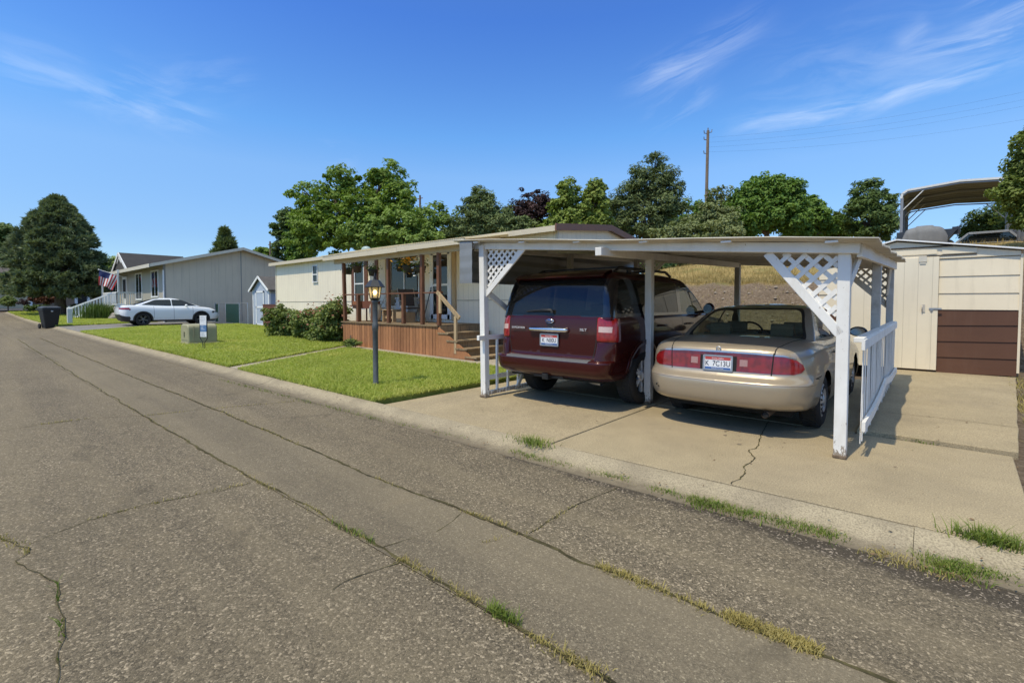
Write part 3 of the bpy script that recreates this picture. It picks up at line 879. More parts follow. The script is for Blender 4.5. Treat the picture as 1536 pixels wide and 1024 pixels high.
    m.build('emblem', STEEL, t, True)
    plate(t, (0.0, .098, .785), R(-4), 'K  7C13U')
    m = MB(); m.tube([(.50, .6, .27), (.50, .10, .265)], .038, 12, caps=False); m.tube([(.50, .12, .265), (.50, .4, .265)], .032, 12, 1)
    m.build('exhaust_pipe', [mat('rusty_exhaust', (.12, .09, .07), .6, .3, 20, metal=.5), DARK], t, True)
    # four drilled holes in the bumper where a sensor was
    m = MB()
    for dx, dz in ((-.03, 0), (.03, 0), (0, .022), (0, -.022)): m.ball((-.70 + dx, .103 + .0, .47 + dz), .012, (1, .5, 1), 10)
    m.build('bumper_hole', DARK, t, True)
    for sg in (-1, 1):
        m = MB(); m.ball((sg * 1.03, 2.98, 1.06), .11, (1.0, .55, .66), 18); m.beam((sg * .84, 3.05, 1.02), (sg * 1.0, 3.0, 1.04), .05, .04)
        mr = m.build('mirror', BLACK if True else paint, t, True)
        g2 = MB(); g2.add([(sg * 1.03 + .085 * math.cos(a), 2.912, 1.06 + .055 * math.sin(a)) for a in [2 * PI * k / 20 for k in range(20)]], [tuple(range(20))])
        g2.build('mirror_glass', mat('mirror_tint', (.22, .24, .26), .08, .02, 5, metal=1.0), mr, True)
        for yy in (1.62, 2.50):
            h = MB(); h.tube([(sg * .915, yy, .86), (sg * .94, yy + .03, .86), (sg * .94, yy + .16, .86), (sg * .915, yy + .19, .86)], .013, 8)
            h.build('door_handle', paint, t, True)
        for wy in (1.10, 3.87):
            make_wheel(t, sg * .785, wy, .325, .205, .195, 'cover', sg, mat('wheel_cover', (.55, .54, .52), .35, .08, 10, metal=.5))
    return t

# ------------------------------------------------------------------ white sedan down the street
def make_white_car(loc, rz=0):
    t = thing('parked_car', 'white sports sedan with black wheel arches on the neighbouring driveway', 'car', loc, rz)
    paint = carpaint('white_paint', (0.78, 0.79, 0.80), 0.0, 0.3, .02)
    glass = glassmat('dark_glass', (0.10, 0.12, 0.13), 0.6, 0.0, 0.02)
    lens = MATS['red_lens']
    y0 = table([(.22, .25), (.3, .12), (.45, .05), (.62, .0), (.8, .0), (.95, .03), (1.05, .02), (1.08, .08)])
    y1 = table([(.22, 4.5), (.4, 4.64), (.6, 4.67), (.8, 4.65), (.98, 4.55), (1.08, 4.35)])
    ww = table([(.22, .84), (.3, .885), (.5, .905), (.75, .91), (.9, .90), (1.0, .87), (1.05, .84), (1.08, .79)])
    zt = table([(0, 1.08), (.7, 1.07), (1.6, 1.02), (3.2, 1.0), (3.8, .965), (4.35, .89), (4.67, .78)])
    low = lambda z: outline(y0(z), y1(z), ww(z), .36, .30, .06, .5, .45, .10, lambda y: .05 * max(0, 1 - y / 1.0) ** 2)
    zmap = lambda z, y: .22 + (z - .22) * (zt(y) - .22) / .86
    lv = [.22, .26, .3, .36, .42, .5, .58, .66, .74, .82, .9, .95, 1.0, 1.03, 1.05, 1.07, 1.08]
    s = Shell(stack(lv, low, zmap, lambda y: .03 * min(1, max(0, (y - .2) / .4)) * min(1, (4.67 - y) / .6)))
    side = lambda c: abs(c.x) > .5
    for wy in (.98, 3.65): s.cut(circ(wy, .33, .375, 24), 'yz', side, 9)
    for sg in (-1, 1):
        s.cut([(sg * .45, .86), (sg * 1.1, .84), (sg * 1.1, .95), (sg * .45, .95)], 'xz', lambda c: c.y < .42 and c.x * sg > 0, 1)
    s.cut([(-1, .2), (1, .2), (1, .45), (.6, .60), (-.6, .60), (-1, .45)], 'xz', lambda c: c.y < .45, 2)
    for f in s.bm.faces:
        c = f.calc_center_median()
        if f[s.lay] == 0 and c.z < .30: f[s.lay] = 2
        if f[s.lay] == 0 and abs(c.x) > .35 and c.y > 4.2 and .66 < c.z < .76: f[s.lay] = 4
    for a in ([(1.45, 1.05), (1.45, .4)], [(2.35, 1.0), (2.35, .32)], [(3.25, .98), (3.25, .32)]): s.line(a, 'yz', .012, side, 3)
    s.out((0, 3, 2, 4), 'body', [paint, DARK, BLACK, glass], t, mapm={0: 0, 3: 1, 2: 2, 4: 3})
    s.out((1,), 'tail_light', lens, t, .006)
    for wy in (.98, 3.65):
        for sg in (-1, 1):
            arch_liner(t, wy, .33, .375, .86, .45, sg).build('wheel_well', DARK, t, True)
            arch_trim(s, wy, .33, .375, .06, .26, .012, sg).build('wheel_arch_flare', BLACK, t, True)
    gy0 = table([(1.0, .5), (1.08, .62), (1.2, .92), (1.33, 1.24), (1.42, 1.55), (1.455, 1.85)])
    gy1 = table([(1.0, 3.75), (1.08, 3.55), (1.2, 3.25), (1.33, 2.95), (1.42, 2.68), (1.455, 2.45)])
    gw = table([(1.0, .80), (1.1, .76), (1.25, .68), (1.35, .62), (1.42, .56), (1.455, .48)])
    gh = lambda z: outline(gy0(z), gy1(z), gw(z), .22, .12, .08, .22, .14, .10, lambda y: 0)
    g = Shell(stack([1.0, 1.04, 1.08, 1.12, 1.17, 1.22, 1.27, 1.32, 1.36, 1.39, 1.42, 1.44, 1.455], gh, lambda z, y: z, lambda y: .025))
    g.cut(rpoly([(-.66, 1.09), (.66, 1.09), (.52, 1.40), (-.52, 1.40)], .06, 3), 'xz', lambda c: c.y < 1.9, 1)
    g.cut(rpoly([(-.68, 1.03), (.68, 1.03), (.54, 1.40), (-.54, 1.40)], .06, 3), 'xz', lambda c: c.y > 2.3, 1)
    sd = lambda c: abs(c.x) > .45
    g.cut(rpoly([(.92, 1.10), (2.26, 1.04), (2.26, 1.395), (1.55, 1.375)], .08, 4), 'yz', sd, 2)
    g.cut(rpoly([(2.30, 1.04), (3.45, 1.05), (2.78, 1.375), (2.30, 1.395)], .05, 3), 'yz', sd, 2)
    g.out((0,), 'roof_shell', paint, t)
    g.out((1,), 'windshield', glass, t, .002)
    g.out((2,), 'side_window', glass, t, .002)
    m = MB(); m.bx(-.7, .7, .3, 4.4, .2, .32); m.build('chassis', DARK, t, True)
    m = MB(); m.prism(rpoly([(-.04, 1.10), (.22, 1.11), (.20, 1.15), (-.05, 1.16)], .02, 2), -.62, .62, 0, None, 'x')
    m.build('spoiler', paint, t, True)
    for sg in (-1, 1):
        m = MB(); m.ball((sg * 1.0, 2.9, 1.06), .11, (.9, .6, .65), 14); m.beam((sg * .82, 2.98, 1.02), (sg * .97, 2.92, 1.04), .04, .04); m.build('mirror', paint, t, True)
        for wy in (.98, 3.65):
            make_wheel(t, sg * .78, wy, .335, .225, .235, 'five', sg, mat('grey_alloy', (.16, .16, .165), .35, .1, 10, metal=.7))
    return t
# ------------------------------------------------------------------ from the photograph's lens to the ground (used to lay out cracks, beds and trees)
_Y, _P = R(41.1), R(2.1)
_F3 = Vector((-math.sin(_Y) * math.cos(_P), math.cos(_Y) * math.cos(_P), -math.sin(_P)))
_U3 = Vector((-math.sin(_Y) * math.sin(_P), math.cos(_Y) * math.sin(_P), math.cos(_P)))
_R3 = Vector((math.cos(_Y), math.sin(_Y), 0))
EYE = Vector((0, 0, 1.45))
def ray(u, v): return _F3 + _R3 * ((u - 768) / 721) - _U3 * ((v - 483) / 721)
def at(u, v, depth): return EYE + ray(u, v) * depth
def zg(x):
    pts = [(-2, 0), (-36, .36), (-46, .5), (-62, .95), (-75, 1.2), (-200, 1.3)]
    if x >= -2: return 0.0
    for (a, p), (b, q) in zip(pts[:-1], pts[1:]):
        if x >= b: return p + (q - p) * (a - x) / (a - b)
    return 1.3
def gnd(u, v, dz=0.0):
    d = ray(u, v); z = dz
    for i in range(30):
        t = (z - 1.45) / d.z; z = zg(d.x * t) + dz
    return Vector((d.x * t, d.y * t, z))
def sstep(t): t = max(0., min(1., t)); return t * t * (3 - 2 * t)
def hz(x, y):
    """lie of the land: flat lots, then the bank and the terrace above them"""
    foot = 14.7 + (0.0 if x < -1 else -.2)
    z = zg(x) - .20
    left = 1 - sstep((-x - 9) / 16.0) * .75           # the bank fades out towards the west
    d = y - foot
    z += left * (2.35 * sstep(d / 3.4) + 1.9 * sstep((d - 3.0) / 14.0))
    if x > .4 and 4.3 < y: z += .17
    if x > 1.25 and y > 1:                              # earth rises east of the driveway
        z += .75 * sstep((x - 1.25) / 3.0) * (1 - sstep(d / 3.0))
    return z

# ------------------------------------------------------------------ ground materials
def ground_mat(name, lo, mid, hi, sc=1.2, fine=60, bstr=.5, rough=.95, speck=None):
    m, nt, out = newmat(name)
    co = geopos(nt)
    n1 = noise(nt, co, sc, 6, .65); n2 = noise(nt, co, fine, 4, .7)
    c = ramp(nt, n1, [(.3, lo), (.5, mid), (.72, hi)])
    c = mix(nt, ramp(nt, n2, [(.3, .0), (.75, .55)]), c, tuple(x * .55 for x in lo))
    if speck:
        v = N(nt, 'ShaderNodeTexVoronoi'); v.inputs['Scale'].default_value = speck[1]; L(nt, co, v.inputs['Vector'])
        c = mix(nt, ramp(nt, v.outputs['Distance'], [(.10, .8), (.2, 0.0)]), c, speck[0])
    bsdf(nt, out, c, rough, 0, .2, 0, n2, bstr, .03)
    return m
def asphalt(name, base, stone, cell, contrast, dark=.55, silt=False):
    m, nt, out = newmat(name)
    co = geopos(nt)
    wob = N(nt, 'ShaderNodeVectorMath', operation='ADD')
    nz = N(nt, 'ShaderNodeTexNoise'); nz.inputs['Scale'].default_value = 40; L(nt, co, nz.inputs['Vector'])
    sc = N(nt, 'ShaderNodeVectorMath', operation='SCALE'); sc.inputs[3].default_value = .012
    L(nt, nz.outputs[1], sc.inputs[0]); L(nt, co, wob.inputs[0]); L(nt, sc.outputs[0], wob.inputs[1])
    v = N(nt, 'ShaderNodeTexVoronoi'); v.inputs['Scale'].default_value = cell; L(nt, wob.outputs[0], v.inputs['Vector'])
    e = N(nt, 'ShaderNodeTexVoronoi', feature='DISTANCE_TO_EDGE'); e.inputs['Scale'].default_value = cell; L(nt, wob.outputs[0], e.inputs['Vector'])
    v2 = N(nt, 'ShaderNodeTexVoronoi'); v2.inputs['Scale'].default_value = cell * 2.3; L(nt, wob.outputs[0], v2.inputs['Vector'])
    sp = N(nt, 'ShaderNodeSeparateColor'); L(nt, v.outputs['Color'], sp.inputs[0])
    sp2 = N(nt, 'ShaderNodeSeparateColor'); L(nt, v2.outputs['Color'], sp2.inputs[0])
    b = base
    c = ramp(nt, sp.outputs[0], [(0.0, tuple(x * (1 - contrast) for x in b)), (.45, b), (.80, tuple(x * (1 + contrast * .5) for x in b)), (.93, stone), (1.0, tuple(min(1, x * 1.5) for x in stone))])
    cf = ramp(nt, sp2.outputs[1], [(0, tuple(x * (1 - contrast) for x in b)), (.8, b), (.97, stone)])
    c = mix(nt, .45, c, cf)
    gap = ramp(nt, e.outputs[0], [(.0, 1.0), (.07, 0.0)])
    c = mix(nt, math_(nt, 'MULTIPLY', gap, dark), c, tuple(x * .35 for x in b))
    # worn and stained areas
    n1 = noise(nt, co, .55, 7, .7, .4); n2 = noise(nt, co, 2.7, 6, .7)
    c = mix(nt, ramp(nt, n1, [(.38, .0), (.68, .42)]), c, tuple(x * .58 for x in b))
    n9 = noise(nt, geopos(nt, (.10, 1.6, 1)), 1.0, 5, .6)      # worn wheel paths along the street
    c = mix(nt, ramp(nt, n9, [(.42, .0), (.66, .38)]), c, tuple(min(1, x * 1.55) for x in (b[0], b[1], b[2] * .95)))
    n8 = noise(nt, co, 1.4, 3, .5, 1.5)                        # old drips and stains
    c = mix(nt, ramp(nt, n8, [(.66, .0), (.74, .45)]), c, tuple(x * .45 for x in b))
    c = mix(nt, ramp(nt, n2, [(.55, .0), (.8, .28)]), c, tuple(min(1, x * 1.5) for x in (b[0], b[1] * .96, b[2] * .86)))
    if silt:     # dark silt washed along the gutter, with loose chips in it
        sp3 = N(nt, 'ShaderNodeSeparateXYZ'); L(nt, co, sp3.inputs[0])
        d_ = math_(nt, 'SUBTRACT', sp3.outputs[1], math_(nt, 'MULTIPLY', sp3.outputs[0], .022))
        wd = math_(nt, 'MULTIPLY', math_(nt, 'ADD', sp3.outputs[0], 4.5), .055)
        wd = math_(nt, 'MAXIMUM', wd, .06)
        q = math_(nt, 'ADD', math_(nt, 'SUBTRACT', d_, 3.72), math_(nt, 'ADD', wd, math_(nt, 'MULTIPLY', math_(nt, 'SUBTRACT', n2, .5), .5)))
        f_ = ramp(nt, math_(nt, 'ADD', math_(nt, 'MULTIPLY', q, 2.0), .5), [(.42, 0.), (.62, .75)])
        c = mix(nt, f_, c, mix(nt, ramp(nt, sp.outputs[2], [(.86, 0.), (.9, 1.)]), (.038, .030, .022), (.32, .26, .20)))
    h = math_(nt, 'ADD', math_(nt, 'MULTIPLY', ramp(nt, e.outputs[0], [(0, 0.0), (.16, 1.0)]), .7), math_(nt, 'MULTIPLY', sp.outputs[1], .5))
    bsdf(nt, out, c, .88, 0, .25, 0, h, .45, .006)
    return m
def concrete(name, col, stain=(.2, .165, .12), sc=1.0, dirty=.35):
    m, nt, out = newmat(name)
    co = geopos(nt)
    n1 = noise(nt, co, 1.1 * sc, 8, .68, .3); n2 = noise(nt, co, 5 * sc, 6, .7); n3 = noise(nt, co, 90, 3, .65); n4 = noise(nt, co, .45 * sc, 4, .6, 1.0)
    c = ramp(nt, n1, [(.3, tuple(x * .78 for x in col)), (.55, col), (.75, tuple(min(1, x * 1.13) for x in col))])
    c = mix(nt, ramp(nt, n2, [(.55, .0), (.82, .4)]), c, stain)
    c = mix(nt, ramp(nt, n4, [(.47, .0), (.72, dirty)]), c, tuple(x * 1.3 for x in stain))
    c = mix(nt, ramp(nt, n3, [(.34, .75), (.56, .0)]), c, tuple(x * .42 for x in col))
    c = mix(nt, ramp(nt, n3, [(.58, .0), (.72, .2 if 'kerb' in name else .6)]), c, tuple(min(1, x * 1.5) for x in col))
    v = N(nt, 'ShaderNodeTexVoronoi'); v.inputs['Scale'].default_value = 38; L(nt, co, v.inputs['Vector'])
    c = mix(nt, ramp(nt, v.outputs['Distance'], [(.08, .22 if 'kerb' in name else .6), (.2, .0)]), c, tuple(x * .5 for x in col))
    if 'kerb' in name:     # grime lies in the pan of the gutter
        s3 = N(nt, 'ShaderNodeSeparateXYZ'); L(nt, co, s3.inputs[0])
        q = math_(nt, 'SUBTRACT', math_(nt, 'SUBTRACT', s3.outputs[1], math_(nt, 'MULTIPLY', s3.outputs[0], .024)), 3.70)
        q = math_(nt, 'ADD', q, math_(nt, 'MULTIPLY', math_(nt, 'SUBTRACT', n2, .5), .35))
        c = mix(nt, ramp(nt, math_(nt, 'MULTIPLY', q, 2.5), [(.05, .75), (.30, .35), (.5, 0.)]), c, (.12, .095, .065))
    bsdf(nt, out, c, .9, 0, .2, 0, n3, .35, .008)
    return m
def leafmat(name, col, var=.35, trans=.28, hue=None, sc=.9, gloss=.12):
    if name in MATS: return MATS[name]
    trans = max(trans, .2)
    m, nt, out = newmat(name)
    n1 = noise(nt, geopos(nt), sc, 5, .7); n2 = noise(nt, geopos(nt), 9, 2, .5)
    hi = hue or tuple(min(1, x * (1 + var)) for x in col)
    c = ramp(nt, n1, [(.32, tuple(x * (1 - var) for x in col)), (.52, col), (.72, hi)])
    c = mix(nt, ramp(nt, n2, [(.35, .0), (.7, .5)]), c, hi)
    p = N(nt, 'ShaderNodeBsdfPrincipled'); L(nt, c, p.inputs['Base Color']); p.inputs['Roughness'].default_value = .6; p.inputs['Specular IOR Level'].default_value = gloss * 2
    t = N(nt, 'ShaderNodeBsdfTranslucent'); 
    L(nt, mix(nt, 1.0, c, (1.0, 1.1, .55), 'MULTIPLY'), t.inputs[0])
    ms = N(nt, 'ShaderNodeMixShader'); ms.inputs[0].default_value = trans
    L(nt, p.outputs[0], ms.inputs[1]); L(nt, t.outputs[0], ms.inputs[2]); L(nt, ms.outputs[0], out.inputs[0])
    MATS[name] = m
    return m

# ------------------------------------------------------------------ land
def build_land():
    xs = np.concatenate([[-420, -300, -200, -140], np.arange(-110, -40, 5), np.arange(-40, -12, 2), np.arange(-12, 8, .5), np.arange(8, 30, 3), [40, 60, 100, 180, 300]])
    ys = np.concatenate([[-300, -150, -80, -40, -20, -10, 0, 3.6, 4.2, 4.6, 7, 9], np.arange(10, 14, 1), np.arange(14, 22, .4), np.arange(22, 40, 2), [45, 60, 90, 150, 260, 420]])
    rng = np.random.default_rng(3)
    V = []
    for y in ys:
        for x in xs:
            z = hz(x, y)
            if y > 14.8 and y < 40 and -25 < x < 8: z += rng.normal(0, .035)
            V.append((x, y, z))
    nx = len(xs); Fc = [(j * nx + i, j * nx + i + 1, (j + 1) * nx + i + 1, (j + 1) * nx + i) for j in range(len(ys) - 1) for i in range(nx - 1)]
    m, nt, out = newmat('earth_and_dry_grass')
    co = geopos(nt)
    n1 = noise(nt, co, 1.5, 7, .7); n2 = noise(nt, co, 14, 6, .75); n3 = noise(nt, co, .6, 4, .6)
    dirt = ramp(nt, n2, [(.3, (.085, .06, .04)), (.5, (.19, .14, .095)), (.7, (.30, .23, .16))])
    dirt = mix(nt, ramp(nt, n1, [(.45, 0.), (.7, .5)]), dirt, (.13, .10, .075))
    v = N(nt, 'ShaderNodeTexVoronoi'); v.inputs['Scale'].default_value = 9; L(nt, co, v.inputs['Vector'])
    dirt = mix(nt, ramp(nt, v.outputs['Distance'], [(.10, .7), (.2, 0.)]), dirt, (.36, .31, .25))
    gr = ramp(nt, n2, [(.3, (.20, .13, .045)), (.5, (.36, .26, .10)), (.72, (.46, .36, .16))])
    gr = mix(nt, ramp(nt, n3, [(.5, 0.), (.68, .7)]), gr, (.14, .17, .05))
    sp = N(nt, 'ShaderNodeSeparateXYZ'); L(nt, co, sp.inputs[0])
    yy = math_(nt, 'ADD', sp.outputs[1], math_(nt, 'MULTIPLY', math_(nt, 'SUBTRACT', n1, .5), 1.6))
    f = ramp(nt, math_(nt, 'DIVIDE', yy, 40.), [(17.75 / 40, 0.), (18.2 / 40, 1.)])
    c = mix(nt, f, dirt, gr)
    bsdf(nt, out, c, .95, 0, .15, 0, n2, .9, .08)
    o = np_mesh('ground', V, Fc, m, smooth=True)
    tag(o, kind='structure')
build_land()

A_COARSE = asphalt('old_asphalt', (.172, .138, .090), (.47, .38, .26), 90, .76)
A_KERB = asphalt('kerb_lane_asphalt', (.172, .138, .090), (.47, .38, .26), 90, .76, silt=True)
A_FINE = asphalt('smooth_asphalt', (.182, .147, .098), (.36, .30, .20), 120, .5, .5)
CONC = concrete('driveway_concrete', (.415, .335, .210))
CONC2 = concrete('path_concrete', (.42, .36, .27))
KERB = concrete('kerb_concrete', (.39, .325, .218), (.17, .14, .10), 2.2, .65)
CRACK = ground_mat('crack_soil', (.030, .025, .015), (.085, .072, .032), (.20, .17, .07), 6, 40, .5)
S1 = lambda x: 1.74 + .022 * x
S2 = lambda x: 2.465 + .022 * x
KIN = lambda x: ycurb(x) - .36
def strip(name, ya, yb, mt, dz, x0=-64, x1=16, step=.5, wav=.0015, seed=1):
    rng = np.random.default_rng(seed)
    xs = np.arange(x0, x1 + .01, step); V = []; Fc = []
    n = 9
    for x in xs:
        a, b = ya(x), yb(x)
        for k in range(n):
            V.append((x, a + (b - a) * k / (n - 1), zg(x) + dz + rng.normal(0, wav) * (0 < k < n - 1)))
    for i in range(len(xs) - 1):
        for k in range(n - 1): Fc.append((i * n + k, (i + 1) * n + k, (i + 1) * n + k + 1, i * n + k + 1))
    o = np_mesh(name, V, Fc, mt, smooth=True); tag(o, kind='structure')
    return o
strip('street', lambda x: -8.5, S1, A_COARSE, STREET, seed=1)
strip('street_middle_lane', S1, S2, A_FINE, STREET + .004, seed=2)
strip('street_kerb_lane', S2, KIN, A_KERB, STREET, seed=3)
V = []; Fc = []
for i, y in enumerate(np.arange(-60, 61, 5.)):
    for x in (-76.5, -70, -63.5): V.append((x, y, zg(x) - .09))
    if i:
        for k in range(2): Fc.append(((i - 1) * 3 + k, (i - 1) * 3 + k + 1, i * 3 + k + 1, i * 3 + k))
tag(np_mesh('crossing_road', V, Fc, asphalt('dark_asphalt', (.07, .068, .07), (.14, .13, .12), 60, .4)), kind='structure')

def kerb():
    prof = [(-.37, -.16), (-.37, -.094), (-.22, -.078), (-.13, -.05), (-.075, -.016), (-.03, -.002), (-.004, 0.0), (-.004, -.16)]
    m = MB(); x = -58.0; r = random.Random(5)
    while x < 16:
        x1 = x + 3.05
        vs = []
        dz = r.uniform(-.003, .003)
        for q in np.linspace(x + .0015, x1 - .0015, 5):
            for dy, z in prof: vs.append((q, ycurb(q) + dy, zg(q) + z + dz))
        k = len(prof)
        m.add(vs, [(i * k + j, (i + 1) * k + j, (i + 1) * k + j + 1, i * k + j + 1) for i in range(4) for j in range(k - 1)] + [tuple(range(k)), tuple(4 * k + j for j in reversed(range(k)))], 0, False)
        x = x1
    tag(m.build('kerb', KERB), kind='structure')
kerb()

def slab(m, pts, top, th=.25):
    n = len(pts); vs = [(x, y, top(x, y)) for x, y in pts] + [(x, y, top(x, y) - th) for x, y in pts]
    m.add(vs, [tuple(range(n)), tuple(reversed(range(n, 2 * n)))] + [(i, i + n, (i + 1) % n + n, (i + 1) % n) for i in range(n)])
def edge_wobble(pts, amp, seed, step=.25):
    r = random.Random(seed); out = []
    for a, b in zip(pts, pts[1:] + pts[:1]):
        d = math.hypot(b[0] - a[0], b[1] - a[1]); k = max(1, int(d / step))
        for i in range(k):
            t = i / k; out.append((a[0] + (b[0] - a[0]) * t + (r.uniform(-amp, amp) if i else 0), a[1] + (b[1] - a[1]) * t + (r.uniform(-amp, amp) if i else 0)))
    return out
def driveway():
    m = MB()
    fl = lambda h: (lambda x, y: h)
    yc = ycurb
    slab(m, [(-5.98, yc(-5.98) + .034), (-2.980, yc(-2.97) + .034), (-2.990, 6.585), (-5.98, 6.585)], fl(-.004))
    slab(m, [(-2.948, yc(-2.95) + .034), (.52, yc(.5) + .034), (.58, 5.5), (.62, 6.57), (-2.96, 6.585)], fl(0.0))
    slab(m, [(-5.98, 6.605), (-2.985, 6.605), (-2.985, 11.4), (-5.98, 11.4)], fl(-.002))
    slab(m, [(-2.965, 6.605), (-.62, 6.605), (-.62, 11.4), (-2.965, 11.4)], fl(.002))
    slab(m, edge_wobble([(-.605, 6.625), (.66, 6.60), (.93, 9.6), (-.605, 9.6)], .008, 2), fl(.042))
    slab(m, edge_wobble([(-.605, 9.625), (.93, 9.62), (1.28, 13.6), (-.605, 13.6)], .008, 3), fl(.038))
    tag(m.build('driveway', CONC, bevel=.006), kind='structure')
    j = MB()   # soil showing in the joints
    j.bx(-5.95, .50, 4.02, 6.62, -.12, -.024); j.bx(-5.95, .62, 6.5, 9.64, -.12, -.022)
    tag(j.build('driveway_bedding', ground_mat('joint_soil', (.012, .010, .008), (.02, .017, .013), (.035, .03, .02), 6, 40, .5)), kind='structure')
driveway()
# neighbour's drive, front path
m = MB(); slab(m, [(-27.4, ycurb(-27.4)), (-30.4, 6.1), (-30.2, 10.4), (-35.6, 10.4), (-35.9, 7.6), (-33.2, ycurb(-33.2))], lambda x, y: zg(x) + .01)
tag(m.build('neighbour_driveway', concrete('grey_concrete', (.25, .235, .215))), kind='structure')
m = MB()
slab(m, [(-11.35, ycurb(-11.35) + .01), (-10.55, ycurb(-10.5) + .01), (-12.95, 7.70), (-13.9, 7.70)], lambda x, y: zg(x) + .005)
slab(m, [(-14.0, 7.72), (-6.0, 7.72), (-6.0, 9.7), (-9.4, 9.7), (-14.0, 8.25)], lambda x, y: zg(x) + .008)
tag(m.build('front_path', CONC2), kind='structure')

def ribbon(m, pts, w, z, jit, seed, step=.06):
    r = random.Random(seed); P = []
    for a, b in zip(pts[:-1], pts[1:]):
        a = Vector(a); b = Vector(b); k = max(1, int((b - a).length / step))
        for i in range(k): P.append(a.lerp(b, i / k))
    P.append(Vector(pts[-1])); vs = []
    off = 0
    for i, p in enumerate(P):
        d = (P[min(i + 1, len(P) - 1)] - P[max(i - 1, 0)]); d.z = 0; d.normalize(); n = Vector((-d.y, d.x, 0))
        off = off * .8 + r.uniform(-jit, jit)
        ww = w * r.uniform(.35, 1.25)
        for s in (-1, 1):
            q = p + n * (off + s * ww / 2); vs.append((q.x, q.y, z(q.x, q.y)))
    m.add(vs, [(2 * i, 2 * i + 1, 2 * i + 3, 2 * i + 2) for i in range(len(P) - 1)])
zst = lambda dz: (lambda x, y: zg(x) + STREET + dz)
CR = dict(
    seam1=[(26, 509), (110, 561), (215, 623), (360, 708), (480, 771), (575, 823), (700, 895), (800, 955), (915, 1018), (1010, 1078)],
    seam2=[(60, 507), (178, 557), (330, 617), (480, 680), (560, 716), (690, 765), (797, 805), (870, 845), (980, 882), (1110, 935), (1250, 990), (1400, 1055)],
    t=[[(-40, 656), (0, 648), (60, 637), (130, 628), (215, 624), (330, 612), (440, 602), (500, 596)], [(-40, 575), (0, 570), (60, 565), (110, 561), (178, 557), (268, 549), (330, 556)],
       [(0, 508), (60, 507), (118, 505)], [(140, 535), (178, 532), (206, 529), (222, 527)],
       [(-20, 790), (0, 805), (28, 818), (45, 822), (41, 830), (19, 842), (56, 861), (84, 874), (84, 902), (92, 929), (99, 955), (88, 977), (90, 1000), (84, 1030)],
       [(45, 816), (131, 780), (195, 762), (270, 747), (330, 736), (376, 724)],
       [(575, 820), (607, 809), (648, 802), (670, 786), (690, 768)], [(793, 800), (842, 768), (879, 750), (926, 731), (955, 722)],
       [(500, 884), (516, 873), (557, 859), (598, 845)], [(30, 520), (60, 530), (90, 545)]])
def cracks():
    m = MB(); i = 0
    for nm, w in (('seam1', .022), ('seam2', .024)):
        ribbon(m, [gnd(u, v, STREET) for u, v in CR[nm]], w, zst(.006), .010, i); i += 1
    for ln in CR['t']:
        ribbon(m, [gnd(u, v, STREET) for u, v in ln], .008, zst(.005), .010, i); i += 1
    tag(m.build('street_cracks', CRACK), kind='structure')
    m = MB()
    ribbon(m, [(-1.19, 4.06, 0), (-1.17, 4.35, 0), (-1.24, 4.6, 0), (-1.22, 4.9, 0), (-1.33, 5.1, 0), (-1.30, 5.3, 0), (-1.38, 5.7, 0), (-1.45, 6.2, 0), (-1.5, 6.55, 0)], .012, lambda x, y: .005, .012, 44, .04)
    ribbon(m, [(-.6, 7.9, 0), (.2, 7.95, 0), (.78, 7.9, 0)], .008, lambda x, y: .047, .008, 45)
    tag(m.build('driveway_cracks', CRACK), kind='structure')
    return
    m = MB()
    ribbon(m, [(x, KIN(x) - .10 - .06 * math.sin(x * 1.7), 0) for x in np.arange(-3.0, 2.2, .1)], .26, zst(.008), .02, 61, .08)
    ribbon(m, [(x, KIN(x) - .03, 0) for x in np.arange(-30.0, -2.9, .2)], .07, zst(.008), .012, 62, .1)
    tag(m.build('gutter_silt', asphalt('silt', (.075, .064, .053), (.30, .26, .20), 75, .55)), kind='structure')
cracks()

# ------------------------------------------------------------------ grass
def blades(name, P, h, w, mt, lean=.5, seed=0, kind='stuff', label=None, cat=None, bend=True):
    rng = np.random.default_rng(seed); n = len(P)
    a = rng.uniform(0, 2 * PI, n); hh = h * rng.uniform(.55, 1.25, n); ln = hh * lean * rng.uniform(.1, 1.2, n)
    dx, dy = np.cos(a), np.sin(a)
    b = a + rng.uniform(-.9, .9, n) + PI / 2
    wx, wy = np.cos(b) * w / 2 * rng.uniform(.7, 1.3, n), np.sin(b) * w / 2
    z0 = np.zeros(n)
    v0 = P + np.stack([-wx, -wy, z0], 1); v1 = P + np.stack([wx, wy, z0], 1)
    md = np.stack([dx * ln * .35, dy * ln * .35, hh * .6], 1)
    v2 = P + md + np.stack([wx * .7, wy * .7, z0], 1); v3 = P + md + np.stack([-wx * .7, -wy * .7, z0], 1)
    v4 = P + np.stack([dx * ln, dy * ln, hh], 1)
    V = np.stack([v0, v1, v2, v3, v4], 1).reshape(-1, 3)
    i = np.arange(n)[:, None] * 5
    q = np.concatenate([i + np.array([[0, 1, 2, 2]]), ], 0)
    T = np.concatenate([i + np.array([[0, 1, 2]]), i + np.array([[0, 2, 3]]), i + np.array([[3, 2, 4]])], 0)
    o = np_mesh(name, V, T, mt)
    tag(o, label, cat, kind=kind)
    return o
def scatter(poly, n, seed):
    rng = np.random.default_rng(seed); A = np.array(poly); lo, hi = A.min(0), A.max(0)
    out = []
    while len(out) < n:
        q = rng.uniform(lo, hi, (n, 2))
        x, y = q[:, 0], q[:, 1]; c = np.zeros(n, bool); j = len(poly) - 1
        for i in range(len(poly)):
            xi, yi = poly[i]; xj, yj = poly[j]
            if yi != yj: c ^= ((yi > y) != (yj > y)) & (x < (xj - xi) * (y - yi) / (yj - yi) + xi)
            j = i
        out += list(q[c])
    return np.array(out[:n])
